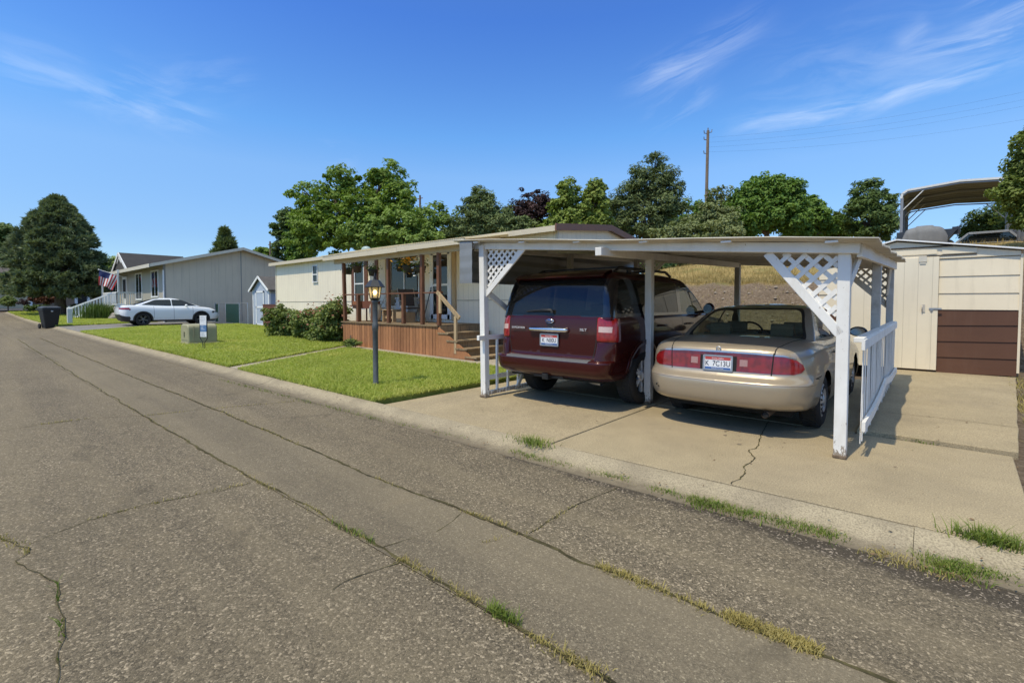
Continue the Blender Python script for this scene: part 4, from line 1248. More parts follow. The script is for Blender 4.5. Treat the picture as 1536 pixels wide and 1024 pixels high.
LAWN_SOIL = ground_mat('lawn_soil', (.20, .235, .045), (.26, .295, .055), (.32, .33, .08), 3, 80, .6)
GRASS = leafmat('lawn_grass', (.37, .435, .085), .24, .42, (.52, .49, .15), .7, .1)
LAWNS = [
    ([(-6.06, ycurb(-6) + .02), (-10.86, ycurb(-10.8) + .02), (-13.35, 7.66), (-6.06, 7.68)], 46000),
    ([(-11.42, ycurb(-11.4) + .02), (-27.3, ycurb(-27.3) + .02), (-30.3, 6.1), (-30.2, 10.6), (-23.4, 10.6), (-23.4, 9.7), (-14.5, 9.7), (-14.3, 8.0), (-13.95, 7.8)], 110000),
    ([(-33.4, ycurb(-33.4) + .02), (-57, ycurb(-57) + .03), (-57, 7.9), (-36, 7.9)], 45000)]
def lawnz(x, y): return zg(x) + .012 + .025 * math.sin(x * 1.3 + y * .7) * math.sin(y * 1.1) * .5
for k, (poly, n) in enumerate(LAWNS):
    mm = MB(); slab(mm, edge_wobble(poly, .03, k + 9, .3), lambda x, y: zg(x) + .02, .2)
    tag(mm.build('lawn', LAWN_SOIL), kind='structure')
    q = scatter(poly, n, 20 + k)
    rim = []
    for (a, b) in zip(poly, poly[1:] + poly[:1]):     # fuller along the edges
        L_ = math.hypot(b[0] - a[0], b[1] - a[1]); c = int(L_ * 160)
        t = np.random.default_rng(k).uniform(0, 1, c)
        rim.append(np.stack([a[0] + (b[0] - a[0]) * t, a[1] + (b[1] - a[1]) * t], 1) + np.random.default_rng(k + 1).normal(0, .035, (c, 2)))
    q = np.concatenate([q] + rim)
    P = np.array([(x, y, zg(x) + .015) for x, y in q])
    nn = np.sin(P[:, 0] * 2.1) * np.sin(P[:, 1] * 2.7 + 1)
    P[:, 2] += nn * .006
    sc = (1.0, 1.15, 1.3)[k]
    blades('lawn_grass', P, .055 * sc, .013 * (1.0, 1.6, 3.0)[k], GRASS, 1.5, 30 + k, label=('short green grass of the lawn in front of the porch', 'short green grass of the lawn around the utility box', 'short green grass of the lawn at the big spruce')[k], cat='grass')

def tufts(spec, name, mt, seed, label, cat='weeds'):
    rng = np.random.default_rng(seed); Ps = []; hs = []
    objs = []
    allP = []
    for (pts, spread, n, zoff) in spec:
        W = [gnd(u, v, zoff) for u, v in pts]
        seg = [(a, b, (b - a).length) for a, b in zip(W[:-1], W[1:])]
        tot = sum(s[2] for s in seg)
        for a, b, l in seg:
            c = max(1, int(n * l / tot)); t = rng.uniform(0, 1, c)
            clump = .35 + .65 * (np.sin(t * l * 9 + rng.uniform(0, 6)) > rng.uniform(-1, .6, c))
            t = t[rng.uniform(0, 1, c) < clump]
            q = np.stack([a.x + (b.x - a.x) * t, a.y + (b.y - a.y) * t], 1) + rng.normal(0, spread, (len(t), 2))
            allP += [(x, y, zg(x) + zoff) for x, y in q]
    return np.array(allP)
WG = leafmat('weed_green', (.15, .22, .035), .35, .3, (.28, .29, .07), 5)
WD = leafmat('weed_dry', (.36, .29, .09), .3, .25, (.46, .38, .16), 5)
st = STREET
sp_dry = [([(900, 850), (980, 882), (1060, 915)], .022, 900, st), ([(1090, 925), (1160, 952), (1225, 978)], .025, 1700, st), ([(560, 716), (600, 732)], .012, 60, st), ([(690, 765), (760, 790)], .012, 140, st),
          ([(330, 617), (450, 668)], .015, 160, st), ([(60, 507), (178, 557), (330, 617)], .02, 260, st), ([(26, 509), (110, 561), (215, 623), (290, 667)], .02, 420, st), ([(360, 708), (480, 771), (560, 815)], .015, 260, st),
          ([(600, 838), (720, 905)], .018, 420, st), ([(790, 950), (850, 985), (910, 1018)], .02, 560, st), ([(215, 624), (330, 612), (440, 602)], .018, 160, st), ([(60, 637), (130, 628)], .015, 90, st),
          ([(131, 780), (270, 747), (376, 724)], .010, 160, st), ([(0, 805), (28, 818), (41, 830)], .02, 90, st), ([(720, 815), (800, 797), (860, 760)], .010, 100, st),
          ([(180, 520), (240, 538), (330, 562)], .05, 420, st), ([(900, 712), (955, 727)], .03, 260, st), ([(1310, 830), (1400, 850), (1440, 858)], .06, 1300, st)]
sp_grn = [([(735, 915), (775, 938)], .016, 420, st), ([(500, 785), (560, 815)], .012, 120, st), ([(765, 678), (805, 690), (860, 702)], .03, 420, st), ([(880, 708), (940, 722)], .03, 360, st), ([(1040, 752), (1120, 772), (1190, 790), (1255, 806)], .05, 2600, st),
          ([(1400, 848), (1460, 858), (1515, 868)], .06, 1700, st), ([(84, 874), (92, 929), (90, 1000)], .008, 40, st), ([(330, 570), (440, 598), (560, 628), (700, 660)], .025, 520, st), ([(980, 735), (1040, 752)], .03, 260, st)]
Pd = tufts(sp_dry, '', None, 5, ''); Pg = tufts(sp_grn, '', None, 6, '')
blades('crack_weeds', Pd, .024, .006, WD, 1.1, 51, label='dry yellow grass growing along the cracks of the street', cat='weeds')
blades('gutter_weeds', Pg, .045, .006, WG, 1.1, 52, label='green weeds growing along the gutter and seams', cat='weeds')
# taller tufts by the kerb and on the slab edge
for (u, v, n, h, sp_, lab) in ((800, 666, 260, .08, .08, 'sprawling grass tuft on the kerb at the driveway joint'), (1488, 818, 420, .10, .06, 'tall green grass tuft on the kerb at the right'),
                               (1376, 664, 150, .06, .05, 'small grass tuft in the joint of the driveway slabs')):
    g = gnd(u, v, -.02); rng = np.random.default_rng(int(u)); q = rng.normal(0, sp_, (n, 2)) * np.array([1.5, .7])
    blades('grass_tuft', np.array([(g.x + a, g.y + b, g.z) for a, b in q]), h, .007, WG, 1.3, int(u), None, lab, 'weeds')
def dry_field():
    rng = np.random.default_rng(77); n = 60000
    x = rng.uniform(-17, 7, n); y = 17.75 + rng.exponential(3.2, n) + np.abs(rng.normal(0, .3, n))
    k = y < 34; x, y = x[k], y[k]
    clump = np.sin(x * 2.3 + np.sin(y * 1.7)) + np.sin(y * 3.1 + x) > rng.uniform(-2.4, 1.0, len(x))
    x, y = x[clump], y[clump]
    P = np.array([(a, b, hz(a, b) - .02) for a, b in zip(x, y)])
    blades('dry_grass', P, .20, .016, leafmat('dry_straw', (.36, .26, .095), .3, .2, (.48, .37, .16), .8), .5, 78, label='dry golden grass on the bank behind the carport', cat='dry grass')
    # sparse scrub on the bare bank
    x = rng.uniform(-9, 8, 1500); y = rng.uniform(14.9, 17.6, 1500)
    P = np.array([(a, b, hz(a, b) - .02) for a, b in zip(x, y)])
    blades('bank_weeds', P, .12, .015, WD, 1.2, 79, label='sparse dry stalks on the bare earth bank', cat='weeds')
    # strip of litter and straw along the right edge of the driveway
    n = 2600; t = rng.uniform(0, 1, n); y = 4.3 + t * 9.5
    x = .62 + .05 * (y - 4.3) + .06 + np.abs(rng.normal(0, .35, n))
    k = np.sin(y * 2.6 + 1) + np.sin(y * 5.3) > rng.uniform(-2, 1.4, n)
    P = np.array([(a, b, hz(a, b) + .0) for a, b in zip(x[k], y[k])])
    blades('edge_straw', P, .10, .010, WD, 1.6, 80, label='dry straw and grass beside the driveway slab', cat='weeds')
dry_field()
def rubble():
    r = random.Random(4); m = MB()
    for k in range(260):
        x = r.uniform(-9, 9); y = r.uniform(14.8, 17.6); s = r.uniform(.02, .09)
        z = hz(x, y)
        vs = [(x + s * r.uniform(.6, 1.2) * a, y + s * r.uniform(.6, 1.2) * b, z + s * r.uniform(.5, .9) * c) for a, b, c in ((1, 0, 0), (-1, 0, 0), (0, 1, 0), (0, -1, 0), (0, 0, 1), (0, 0, -1))]
        m.add(vs, [(0, 2, 4), (2, 1, 4), (1, 3, 4), (3, 0, 4), (2, 0, 5), (1, 2, 5), (3, 1, 5), (0, 3, 5)])
    for k in range(160):
        y = r.uniform(4.2, 13.5); x = .7 + .05 * (y - 4.3) + abs(r.gauss(0, .5)); s = r.uniform(.008, .035); z = hz(x, y) + .0
        vs = [(x + s * r.uniform(.6, 1.2) * a, y + s * r.uniform(.6, 1.2) * b, z + s * r.uniform(.5, .9) * c) for a, b, c in ((1, 0, 0), (-1, 0, 0), (0, 1, 0), (0, -1, 0), (0, 0, 1), (0, 0, -1))]
        m.add(vs, [(0, 2, 4), (2, 1, 4), (1, 3, 4), (3, 0, 4), (2, 0, 5), (1, 2, 5), (3, 1, 5), (0, 3, 5)])
    tag(m.build('stones', mat('stone', (.26, .21, .16), .9, .3, 30)), 'small stones scattered over the bare earth bank', 'stones', kind='stuff')
rubble()
def litter():
    """fallen leaves and crumbs along the kerb and on the slabs; oil drips under the cars"""
    rng = np.random.default_rng(12); P = []
    for k in range(420):
        x = rng.uniform(-9, 1.0); y = ycurb(x) + rng.normal(-.30, .14) if rng.uniform() < .6 else rng.uniform(4.3, 9)
        z = .008 if y > ycurb(x) + .03 else STREET + .02 + max(0, (y - ycurb(x) + .36)) * .22
        if x > -.55 and y > 6.6: z = .052
        P.append((x, y, zg(x) + z))
    P = np.array(P); n = len(P); s = rng.uniform(.006, .017, (n, 1)); a = rng.uniform(0, 2 * PI, n)
    A = np.stack([np.cos(a), np.sin(a), rng.normal(0, .25, n)], 1) * s; B = np.stack([-np.sin(a), np.cos(a), rng.normal(0, .25, n)], 1) * s * .55
    V = np.stack([P - A, P - B, P + A, P + B], 1).reshape(-1, 3)
    tag(np_mesh('leaf_litter', V, np.arange(4 * n).reshape(-1, 4), mat('dry_leaf', (.16, .10, .05), .9, .4, 40)), 'scattered dry leaf litter on the kerb and driveway', 'litter', kind='stuff')
    r = random.Random(6); m = MB()
    for (cx, cy, n_, sp_) in ((-1.75, 5.75, 4, .12), (-4.0, 5.75, 3, .10), (-1.5, 5.1, 2, .25)):
        for k in range(n_):
            x = cx + r.gauss(0, sp_); y = cy + r.gauss(0, sp_); q = r.uniform(.008, .035)
            m.add([(x + q * r.uniform(.7, 1.2) * math.cos(t), y + q * r.uniform(.7, 1.2) * math.sin(t), .0035) for t in [2 * PI * i / 14 for i in range(14)]], [tuple(range(14))])
    tag(m.build('oil_drips', mat('oil_stain', (.20, .16, .11), .7, .25, 30)), kind='structure')
litter()
# ------------------------------------------------------------------ shared building materials
def peeling_paint():
    m, nt, out = newmat('peeling_white_paint'); co = geopos(nt)
    n1 = noise(nt, geopos(nt, (5, 5, 1.6)), 1.0, 6, .7); n2 = noise(nt, geopos(nt, (38, 38, 14)), 1.0, 5, .75); n3 = noise(nt, co, 3, 5, .6)
    z = N(nt, 'ShaderNodeSeparateXYZ'); L(nt, co, z.inputs[0])
    low = ramp(nt, z.outputs[2], [(.02, .24), (.16, .06), (.5, 0.)])       # feet of the posts have lost most of their paint
    c = ramp(nt, n3, [(.3, (.74, .715, .66)), (.7, (.83, .81, .76))])
    c = mix(nt, ramp(nt, n1, [(.50, 0.), (.78, .42)]), c, (.50, .44, .34))
    f = ramp(nt, math_(nt, 'ADD', n2, low), [(.665, 0.), (.69, .9)])
    c = mix(nt, f, c, mix(nt, n1, (.16, .115, .075), (.34, .27, .19)))
    bsdf(nt, out, c, .62, 0, .35, 0, math_(nt, 'SUBTRACT', 1.0, f), .35, .003)
    return m
WHITEP = peeling_paint()
WHITEP2 = mat('white_trim', (.78, .78, .76), .5, .05, 5, dirt=((.45, .42, .36), .25, 3))
CREAM = None
def siding(name, col, spacing, ax, gw=.06, groove=.6, rough=.55, var=.06, dirt=(.4, .36, .28)):
    """painted sheet siding with pressed grooves every `spacing` metres along the axis ax (0 x, 1 y, 2 z)"""
    if name in MATS: return MATS[name]
    m, nt, out = newmat(name)
    co = geopos(nt); sp = N(nt, 'ShaderNodeSeparateXYZ'); L(nt, co, sp.inputs[0])
    f = math_(nt, 'FRACT', math_(nt, 'DIVIDE', sp.outputs[ax], spacing))
    g = ramp(nt, f, [(0., 1.), (gw * .5, 1.), (gw, 0.), (1., 0.)])
    n1 = noise(nt, co, .8, 6, .65); n2 = noise(nt, geopos(nt, (6, 6, .5)), 1.0, 5, .7)
    c = ramp(nt, n1, [(.3, tuple(x * (1 - var) for x in col)), (.7, tuple(min(1, x * (1 + var)) for x in col))])
    c = mix(nt, ramp(nt, n2, [(.52, 0.), (.85, .35)]), c, dirt)
    c = mix(nt, math_(nt, 'MULTIPLY', g, groove), c, tuple(x * .42 for x in col))
    h = math_(nt, 'SUBTRACT', 1.0, g)
    bsdf(nt, out, c, rough, 0, .35, 0, h, .5, .012)
    MATS[name] = m
    return m
def louvre(name, col, rough=.6): return mat(name, col, rough, .12, 4)
TIMBER = wood('weathered_timber', (.30, .215, .125), (.13, .095, .06), .85)
NEWWOOD = wood('new_timber', (.46, .335, .195), (.31, .22, .125), .75)
BROWN = mat('brown_stain', (.15, .058, .024), .6, .25, 8, .15, 60, stretch=(1, 1, .3))
REDWOOD = None
ROOFW = mat('roof_sheet', (.55, .505, .42), .55, .16, 1.6, .1, 60, dirt=((.22, .18, .13), .6, 2.4))
WINGLASS = glassmat('house_glass', (.35, .42, .40), .35, 0, .02)
CURTAIN = mat('curtain', (.30, .29, .27), .9, .2, 5, stretch=(14, 14, .4))
DARKROOM = mat('dark_room', (.02, .018, .016), .9, .2, 3)

def lattice(m, tri, y, sp=.085, w=.042, t=.008, mi=0):
    """two layers of diagonal laths clipped to a triangle in the (x,z) plane"""
    c = (sum(p[0] for p in tri) / 3, sum(p[1] for p in tri) / 3)
    ext = max(math.hypot(p[0] - q[0], p[1] - q[1]) for p in tri for q in tri)
    for lay, (dx, dz) in enumerate(((.7071, .7071), (.7071, -.7071))):
        nx, nz = -dz, dx
        k = int(ext / sp) + 2
        for i in range(-k, k + 1):
            ox, oz = c[0] + nx * sp * i, c[1] + nz * sp * i
            ts = []
            for a, b in zip(tri, tri[1:] + tri[:1]):
                ex, ez = b[0] - a[0], b[1] - a[1]; den = dx * ez - dz * ex
                if abs(den) < 1e-9: continue
                s_ = ((a[0] - ox) * ez - (a[1] - oz) * ex) / den; u_ = ((a[0] - ox) * dz - (a[1] - oz) * dx) / den
                if 0 <= u_ <= 1: ts.append(s_)
            if len(ts) >= 2 and max(ts) - min(ts) > .05:
                a, b = min(ts), max(ts); yy = y + (lay - .5) * (t + .001)
                m.beam((ox + dx * a, yy, oz + dz * a), (ox + dx * b, yy, oz + dz * b), t, w, mi)

# ------------------------------------------------------------------ carport
def roofz(x, y): return 1.928 + .083 * (-.53 - x) + .034 * (y - 5.35)
def carport():
    t = thing('carport', 'white wooden carport with a corrugated roof standing over the two parked cars', 'carport', (-3.0, 8.0, 0))
    # roof: corrugations run across, from the high left side to the low right side
    per = .075; ys = np.arange(5.18, 11.25, per / 6); r = random.Random(3)
    V = []; xs = (-5.78, -5.0, -4.0, -3.0, -2.0, -1.2, -.36)
    for y in ys:
        for x in xs:
            V.append((x + (.012 * math.sin(y * 5) if x == -.36 else 0), y, roofz(x, y) + .098 + .011 * math.sin(2 * PI * y / per) + .012 * math.sin(x * 1.9 + y * .8) + (.012 if int(y / .66) % 2 else 0)))
    nx = len(xs); Fc = [(j * nx + i, j * nx + i + 1, (j + 1) * nx + i + 1, (j + 1) * nx + i) for j in range(len(ys) - 1) for i in range(nx - 1)]
    V = [(a + 3.0, b - 8.0, c) for a, b, c in V]
    o = np_mesh('roof', V, Fc, ROOFW, t, smooth=True)
    sol = o.modifiers.new('thick', 'SOLIDIFY'); sol.thickness = .006
    # rafters and beams
    def B(name, shapes, mt=WHITEP, bev=.004):
        m = MB()
        for s in shapes: m.beam(*s)
        return m.build(name, mt, t, bevel=bev)
    zb = lambda x, y, h: roofz(x, y) + .085 - h / 2
    B('front_beam', [((-5.60, 5.37, zb(-5.6, 5.37, .10)), (-.50, 5.37, zb(-.5, 5.37, .10)), .045, .10)])
    B('back_beam', [((-5.60, 10.90, zb(-5.6, 10.9, .13)), (-.50, 10.90, zb(-.5, 10.9, .13)), .045, .13)])
    B('middle_beam', [((-3.10, 5.16, zb(-3.1, 5.16, .13) - .055), (-3.10, 10.86, zb(-3.1, 10.86, .13) - .07), .085, .10)])
    B('side_beam', [((-.505, 5.40, zb(-.5, 5.4, .13)), (-.505, 11.0, zb(-.5, 11., .13)), .045, .13)])
    B('side_beam', [((-5.50, 5.40, zb(-5.5, 5.4, .13)), (-5.50, 11.0, zb(-5.5, 11., .13)), .045, .13)])
    for i in range(5):
        y = 6.3 + i * .98
        B('rafter', [((-5.46, y, zb(-5.46, y, .07)), (-.54, y, zb(-.54, y, .07)), .04, .07)])
    for k in range(6):   # short battens that poke out over the front beam
        x = -5.3 + k * .92
        B('batten_end', [((x - .05, 5.24, roofz(x, 5.24) + .083), (x + .05, 5.24, roofz(x, 5.24) + .083), .05, .018)], bev=0)
    PST = [(-5.26, 5.37), (-.62, 5.44), (-3.10, 6.60), (-3.10, 10.80), (-5.44, 8.0), (-5.44, 10.85), (-.56, 8.05), (-.56, 10.85)]
    for (x, y) in PST:
        m = MB(); top = roofz(x, y) + (.05 if x != -3.10 else -.03)
        lean = .02 if (x, y) == PST[0] else 0
        m.beam((x + lean, y, .0), (x - lean, y, top), .10, .10, 0, (0, 1, 0))
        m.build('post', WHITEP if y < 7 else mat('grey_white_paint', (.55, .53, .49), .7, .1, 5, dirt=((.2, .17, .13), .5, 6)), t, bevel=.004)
    for (x, y) in (PST[0], PST[1], PST[2]):
        m = MB(); m.box((x, y, .02), (.112, .112, .035)); m.build('post_foot', mat('rotten_wood', (.18, .13, .085), .9, .4, 30), t, bevel=.008)
    # lattice corners with their diagonal boards
    def corner(tri, y, d0, d1, bw, sp=.085, lw=.038):
        m = MB(); lattice(m, tri, y, sp, lw)
        o = m.build('lattice', WHITEP, t)
        B('lattice_brace', [(d0, d1, .03, bw)])
    corner([(-5.20, 2.32), (-4.50, 2.25), (-5.20, 1.66)], 5.40, (-4.44, 5.385, 2.29), (-5.24, 5.385, 1.60), .085, .08, .034)
    corner([(-.67, 1.92), (-1.26, 1.97), (-.67, 1.20)], 5.42, (-1.27, 5.405, 1.97), (-.64, 5.405, 1.17), .085, .108, .042)
    corner([(-5.40, 2.55), (-4.75, 2.5), (-5.40, 1.9)], 10.90, (-4.70, 10.885, 2.52), (-5.40, 10.885, 1.86), .085)
    corner([(-.60, 2.19), (-1.35, 2.26), (-.60, 1.45)], 10.90, (-1.42, 10.885, 2.26), (-.58, 10.885, 1.42), .10, .10)
    # knee braces along the sides
    for (y, s) in ((5.50, 1), (8.12, 1), (10.78, -1)):
        B('knee_brace', [((-.60, y, 1.62), (-.545, y + s * .28, roofz(-.5, y) - .02), .035, .075)])
    B('knee_brace', [((-5.20, 5.42, 1.62), (-5.22, 6.55, .98), .035, .09)])
    # steel sheets hung along the high left side
    per = .19; zs = np.arange(1.80, 2.62, per / 8); V = []
    yy = (5.22, 6.2, 7.2, 8.2, 9.2, 10.2, 11.1)
    for z in zs:
        for y in yy: V.append((-5.62 + .014 * math.sin(2 * PI * z / per) ** 3 + 3.0, y - 8.0, min(z, roofz(-5.62, y) + .09) + .01 * math.sin(y * 3)))
    ny = len(yy); Fc = [(j * ny + i, j * ny + i + 1, (j + 1) * ny + i + 1, (j + 1) * ny + i) for j in range(len(zs) - 1) for i in range(ny - 1)]
    np_mesh('side_panel', V, Fc, mat('dull_steel_sheet', (.27, .275, .27), .55, .12, 2, .1, 40, metal=.35, dirt=((.2, .18, .15), .5, 3)), t, smooth=True)
    V = []
    for z in zs:
        for x in (-5.64, -5.52, -5.36): V.append((x + 3.0, 5.205 + .003 * math.sin(2 * PI * z / per) ** 3 - 8.0, min(z - .02, roofz(x, 5.2) + .09)))
    Fc = [(j * 3 + i, j * 3 + i + 1, (j + 1) * 3 + i + 1, (j + 1) * 3 + i) for j in range(len(zs) - 1) for i in range(2)]
    np_mesh('corner_flashing', V, Fc, MATS['dull_steel_sheet'], t, smooth=True)
    # right-hand picket railing
    r = random.Random(8)
    B('top_rail', [((-.50, 5.46, 1.12), (-.50, 10.92, 1.13), .085, .045)])
    B('rail_face', [((-.465, 5.46, 1.075), (-.465, 10.9, 1.085), .03, .10)])
    m = MB(); pts = [(-.452, 5.50, .31), (-.45, 6.4, .30), (-.45, 7.4, .33), (-.45, 8.3, .40), (-.45, 9.4, .31), (-.45, 10.9, .29)]
    for a, b in zip(pts[:-1], pts[1:]): m.beam(a, b, .03, .085)
    m.build('bottom_rail', WHITEP, t)
    y = 5.60
    while y < 10.85:
        m = MB(); w = .052; lo = .15 + r.uniform(-.04, .05)
        m.beam((-.482, y, lo), (-.482 + r.uniform(-.01, .01), y + r.uniform(-.01, .01), 1.10), w, .007, 0, (1, 0, 0))
        m.build('picket', WHITEP, t)
        y += .165 + r.uniform(-.012, .012)
    # left-hand open railing
    B('top_rail', [((-5.23, 5.20, .935), (-5.23, 8.0, .945), .05, .075)])
    B('bottom_rail', [((-5.22, 5.36, .065), (-5.22, 8.0, .10), .05, .06)]); B('middle_rail', [((-5.24, 5.40, .30), (-5.24, 8.0, .33), .02, .075)])
    for k in range(10):
        B('baluster', [((-5.22, 5.62 + k * .26, .09), (-5.22, 5.62 + k * .26, .90), .035, .035, 0, (1, 0, 0))], bev=.002)
    B('rail_brace', [((-5.20, 6.10, .08), (-5.20, 6.45, .60), .03, .07)])
carport()

# ------------------------------------------------------------------ tool shed at the end of the drive
def tool_shed():
    t = thing('shed', 'low shed at the end of the driveway clad in cream boards over brown boards', 'shed', (.3, 14.5, 0))
    cream = siding('shed_cream', (.78, .68, .50), 9.0, 1, .01, 0, .55, .06, (.36, .30, .21))
    brown = siding('shed_brown', (.108, .050, .028), 9.0, 1, .01, 0, .55, .14, (.16, .10, .07))
    y0 = 13.42; xl, xd, xr = -.72, .10, 1.27
    tilt = lambda x: .02 * (x + .7)
    m = MB()   # body behind the cladding
    z1 = 2.36
    poly = [(-2.02, .05), (xr - .01, .10), (xr - .01, 2.40), (-.58, 2.78), (-2.02, 2.38), (-2.02, .05)]
    m.prism(poly, y0 + .03, y0 + 2.6); m.build('wall', mat('shed_frame', (.60, .53, .41), .8, .2, 3), t)
    # lap boards right of the door
    for k in range(4):
        m = MB(); a, b = .03 + k * .328, .03 + (k + 1) * .328
        for (q, s_, yy) in ((0, 0, 0),): pass
        m.add([(xd + .005, y0 - .022, a), (xr, y0 - .022, a + .03), (xr, y0 - .004, b + .025), (xd + .005, y0 - .004, b), (xd + .005, y0 + .03, a), (xr, y0 + .03, a + .03), (xr, y0 + .03, b + .025), (xd + .005, y0 + .03, b)],
              [(0, 1, 2, 3), (0, 4, 5, 1), (3, 2, 6, 7), (0, 3, 7, 4), (1, 5, 6, 2)]); m.build('brown_board', brown, t)
    zz = [1.345, 1.68, 2.03, 2.385]
    for k in range(3):
        a, b = zz[k], zz[k + 1]; m = MB()
        m.add([(xd + .005, y0 - .022, a), (xr, y0 - .022, a - .005), (xr, y0 - .004, b - .005), (xd + .005, y0 - .004, b), (xd + .005, y0 + .03, a), (xr, y0 + .03, a - .005), (xr, y0 + .03, b - .005), (xd + .005, y0 + .03, b)],
              [(0, 1, 2, 3), (0, 4, 5, 1), (3, 2, 6, 7), (0, 3, 7, 4), (1, 5, 6, 2)]); m.build('cream_board', cream, t)
    m = MB(); m.bx(xr - .002, xr + .035, y0 - .03, y0 + 2.55, .12, 2.42); m.build('corner_board', cream, t)
    # gable boards
    m = MB()
    m.prism([(-2.0, 2.40), (xr, 2.40), (xr, 2.475), (-.60, 2.80), (-2.0, 2.41)], y0 - .03, y0 + .03); m.build('gable', cream, t)
    m = MB(); m.bx(-.72, .30, y0 - .055, y0 - .025, 2.64, 2.665, 1); m.bx(-1.6, .06, y0 - .05, y0 - .025, 2.50, 2.60); m.bx(.14, .66, y0 - .05, y0 - .025, 2.49, 2.585); m.bx(-.1, .66, y0 - .045, y0 - .026, 2.455, 2.475, 1)
    m.build('door_track', [cream, mat('shadow_gap', (.05, .035, .025), .9)], t)
    # roof sheet
    m = MB()
    for (a, b) in (((-2.18, 2.38), (-.60, 2.83)), ((-.60, 2.83), (1.45, 2.475))):
        m.add([(a[0], y0 - .12, a[1]), (b[0], y0 - .12, b[1]), (b[0], y0 + 2.7, b[1]), (a[0], y0 + 2.7, a[1]), (a[0], y0 - .12, a[1] + .028), (b[0], y0 - .12, b[1] + .028), (b[0], y0 + 2.7, b[1] + .028), (a[0], y0 + 2.7, a[1] + .028)],
              [(0, 1, 2, 3), (4, 7, 6, 5), (0, 4, 5, 1), (3, 2, 6, 7), (0, 3, 7, 4), (1, 5, 6, 2)])
    m.build('roof', WHITEP2, t)
    # the front runs on to the left of the door, partly hidden by the carport
    for k in range(7):
        a, b = (.03 + k * .328, .03 + (k + 1) * .328) if k < 4 else (zz[k - 4], zz[k - 3]); m = MB()
        m.add([(-2.02, y0 - .022, a), (-1.45, y0 - .022, a), (-1.45, y0 - .004, b), (-2.02, y0 - .004, b), (-2.02, y0 + .03, a), (-1.45, y0 + .03, a), (-1.45, y0 + .03, b), (-2.02, y0 + .03, b)],
              [(0, 1, 2, 3), (0, 4, 5, 1), (3, 2, 6, 7), (0, 3, 7, 4), (1, 5, 6, 2)]); m.build('brown_board' if k < 4 else 'cream_board', brown if k < 4 else cream, t)
    # big plank door
    dmat = siding('shed_door_cream', (.78, .69, .52), .23, 0, .03, .5, .55, .05, (.36, .30, .21))
    m = MB(); m.bx(-1.44, xl - .012, y0 - .072, y0 - .035, .08, 2.42); m.build('door', dmat, t, bevel=.004)
    m = MB(); m.bx(xl, xd, y0 - .075, y0 - .035, .08, 2.44); d = m.build('door', dmat, t, bevel=.004)
    m = MB(); m.bx(xl, xd, y0 - .03, y0 + .02, .0, .07); m.build('sill', mat('rusty_dark', (.06, .035, .025), .9, .4, 12), t)
    m = MB(); m.box((.0 - .13, y0 - .082, 1.37), (.055, .016, .16)); m.tube([(-.15, y0 - .088, 1.43), (-.15, y0 - .12, 1.42), (-.15, y0 - .12, 1.33), (-.15, y0 - .088, 1.32)], .008, 8); m.build('door_handle', mat('rusty_plate', (.55, .50, .42), .5, .2, 20, metal=.3), d)
    m = MB(); m.box((.06, y0 - .082, 1.36), (.20, .014, .035)); m.cyl((.0, y0 - .10, 1.335), (.0, y0 - .085, 1.335), .022); m.build('hasp', STEEL, d)
    m = MB(); m.box((-.16, y0 - .083, 2.40), (.13, .016, .11)); m.box((-.16, y0 - .083, 2.31), (.10, .014, .02)); m.build('door_roller', mat('bracket_cream', (.6, .55, .45), .5, .1), d)
tool_shed()

# ------------------------------------------------------------------ the cream mobile home
def window(parent, x0, x1, z0, z1, y, frame=WHITEP2, mull=(), glass=WINGLASS, split=None, inside=DARKROOM, curtain=None, f=.04, axis='y', side=-1):
    """window in a wall facing -y (axis y) or facing -y seen from x; returns the frame part"""
    m = MB()
    m.bx(x0 - f, x1 + f, y - .04, y + .02, z1, z1 + f); m.bx(x0 - f, x1 + f, y - .055, y + .02, z0 - f, z0)
    m.bx(x0 - f, x0, y - .04, y + .02, z0, z1); m.bx(x1, x1 + f, y - .04, y + .02, z0, z1)
    for xm in mull: m.bx(xm - .02, xm + .02, y - .035, y + .01, z0, z1)
    if split: m.bx(x0, x1, y - .033, y + .012, split - .022, split + .022)
    fr = m.build('window', frame, parent)
    m = MB(); m.bx(x0, x1, y - .012, y - .006, z0, z1); m.build('pane', glass, fr)
    m = MB(); m.bx(x0, x1, y + .002, y + .006, z0, z1); m.build('room_behind', inside, fr)
    if curtain:
        m = MB(); n = 24
        for i in range(n):
            a = x0 + (x1 - x0) * i / n; b = x0 + (x1 - x0) * (i + 1) / n
            ya, yb = y - .001 - .004 * (i % 2), y - .001 - .004 * ((i + 1) % 2)
            m.add([(a, ya, curtain[0]), (b, yb, curtain[0]), (b, yb, curtain[1]), (a, ya, curtain[1])], [(0, 1, 2, 3)])
        m.build('curtain', CURTAIN, fr)
    return fr
HW = 9.80
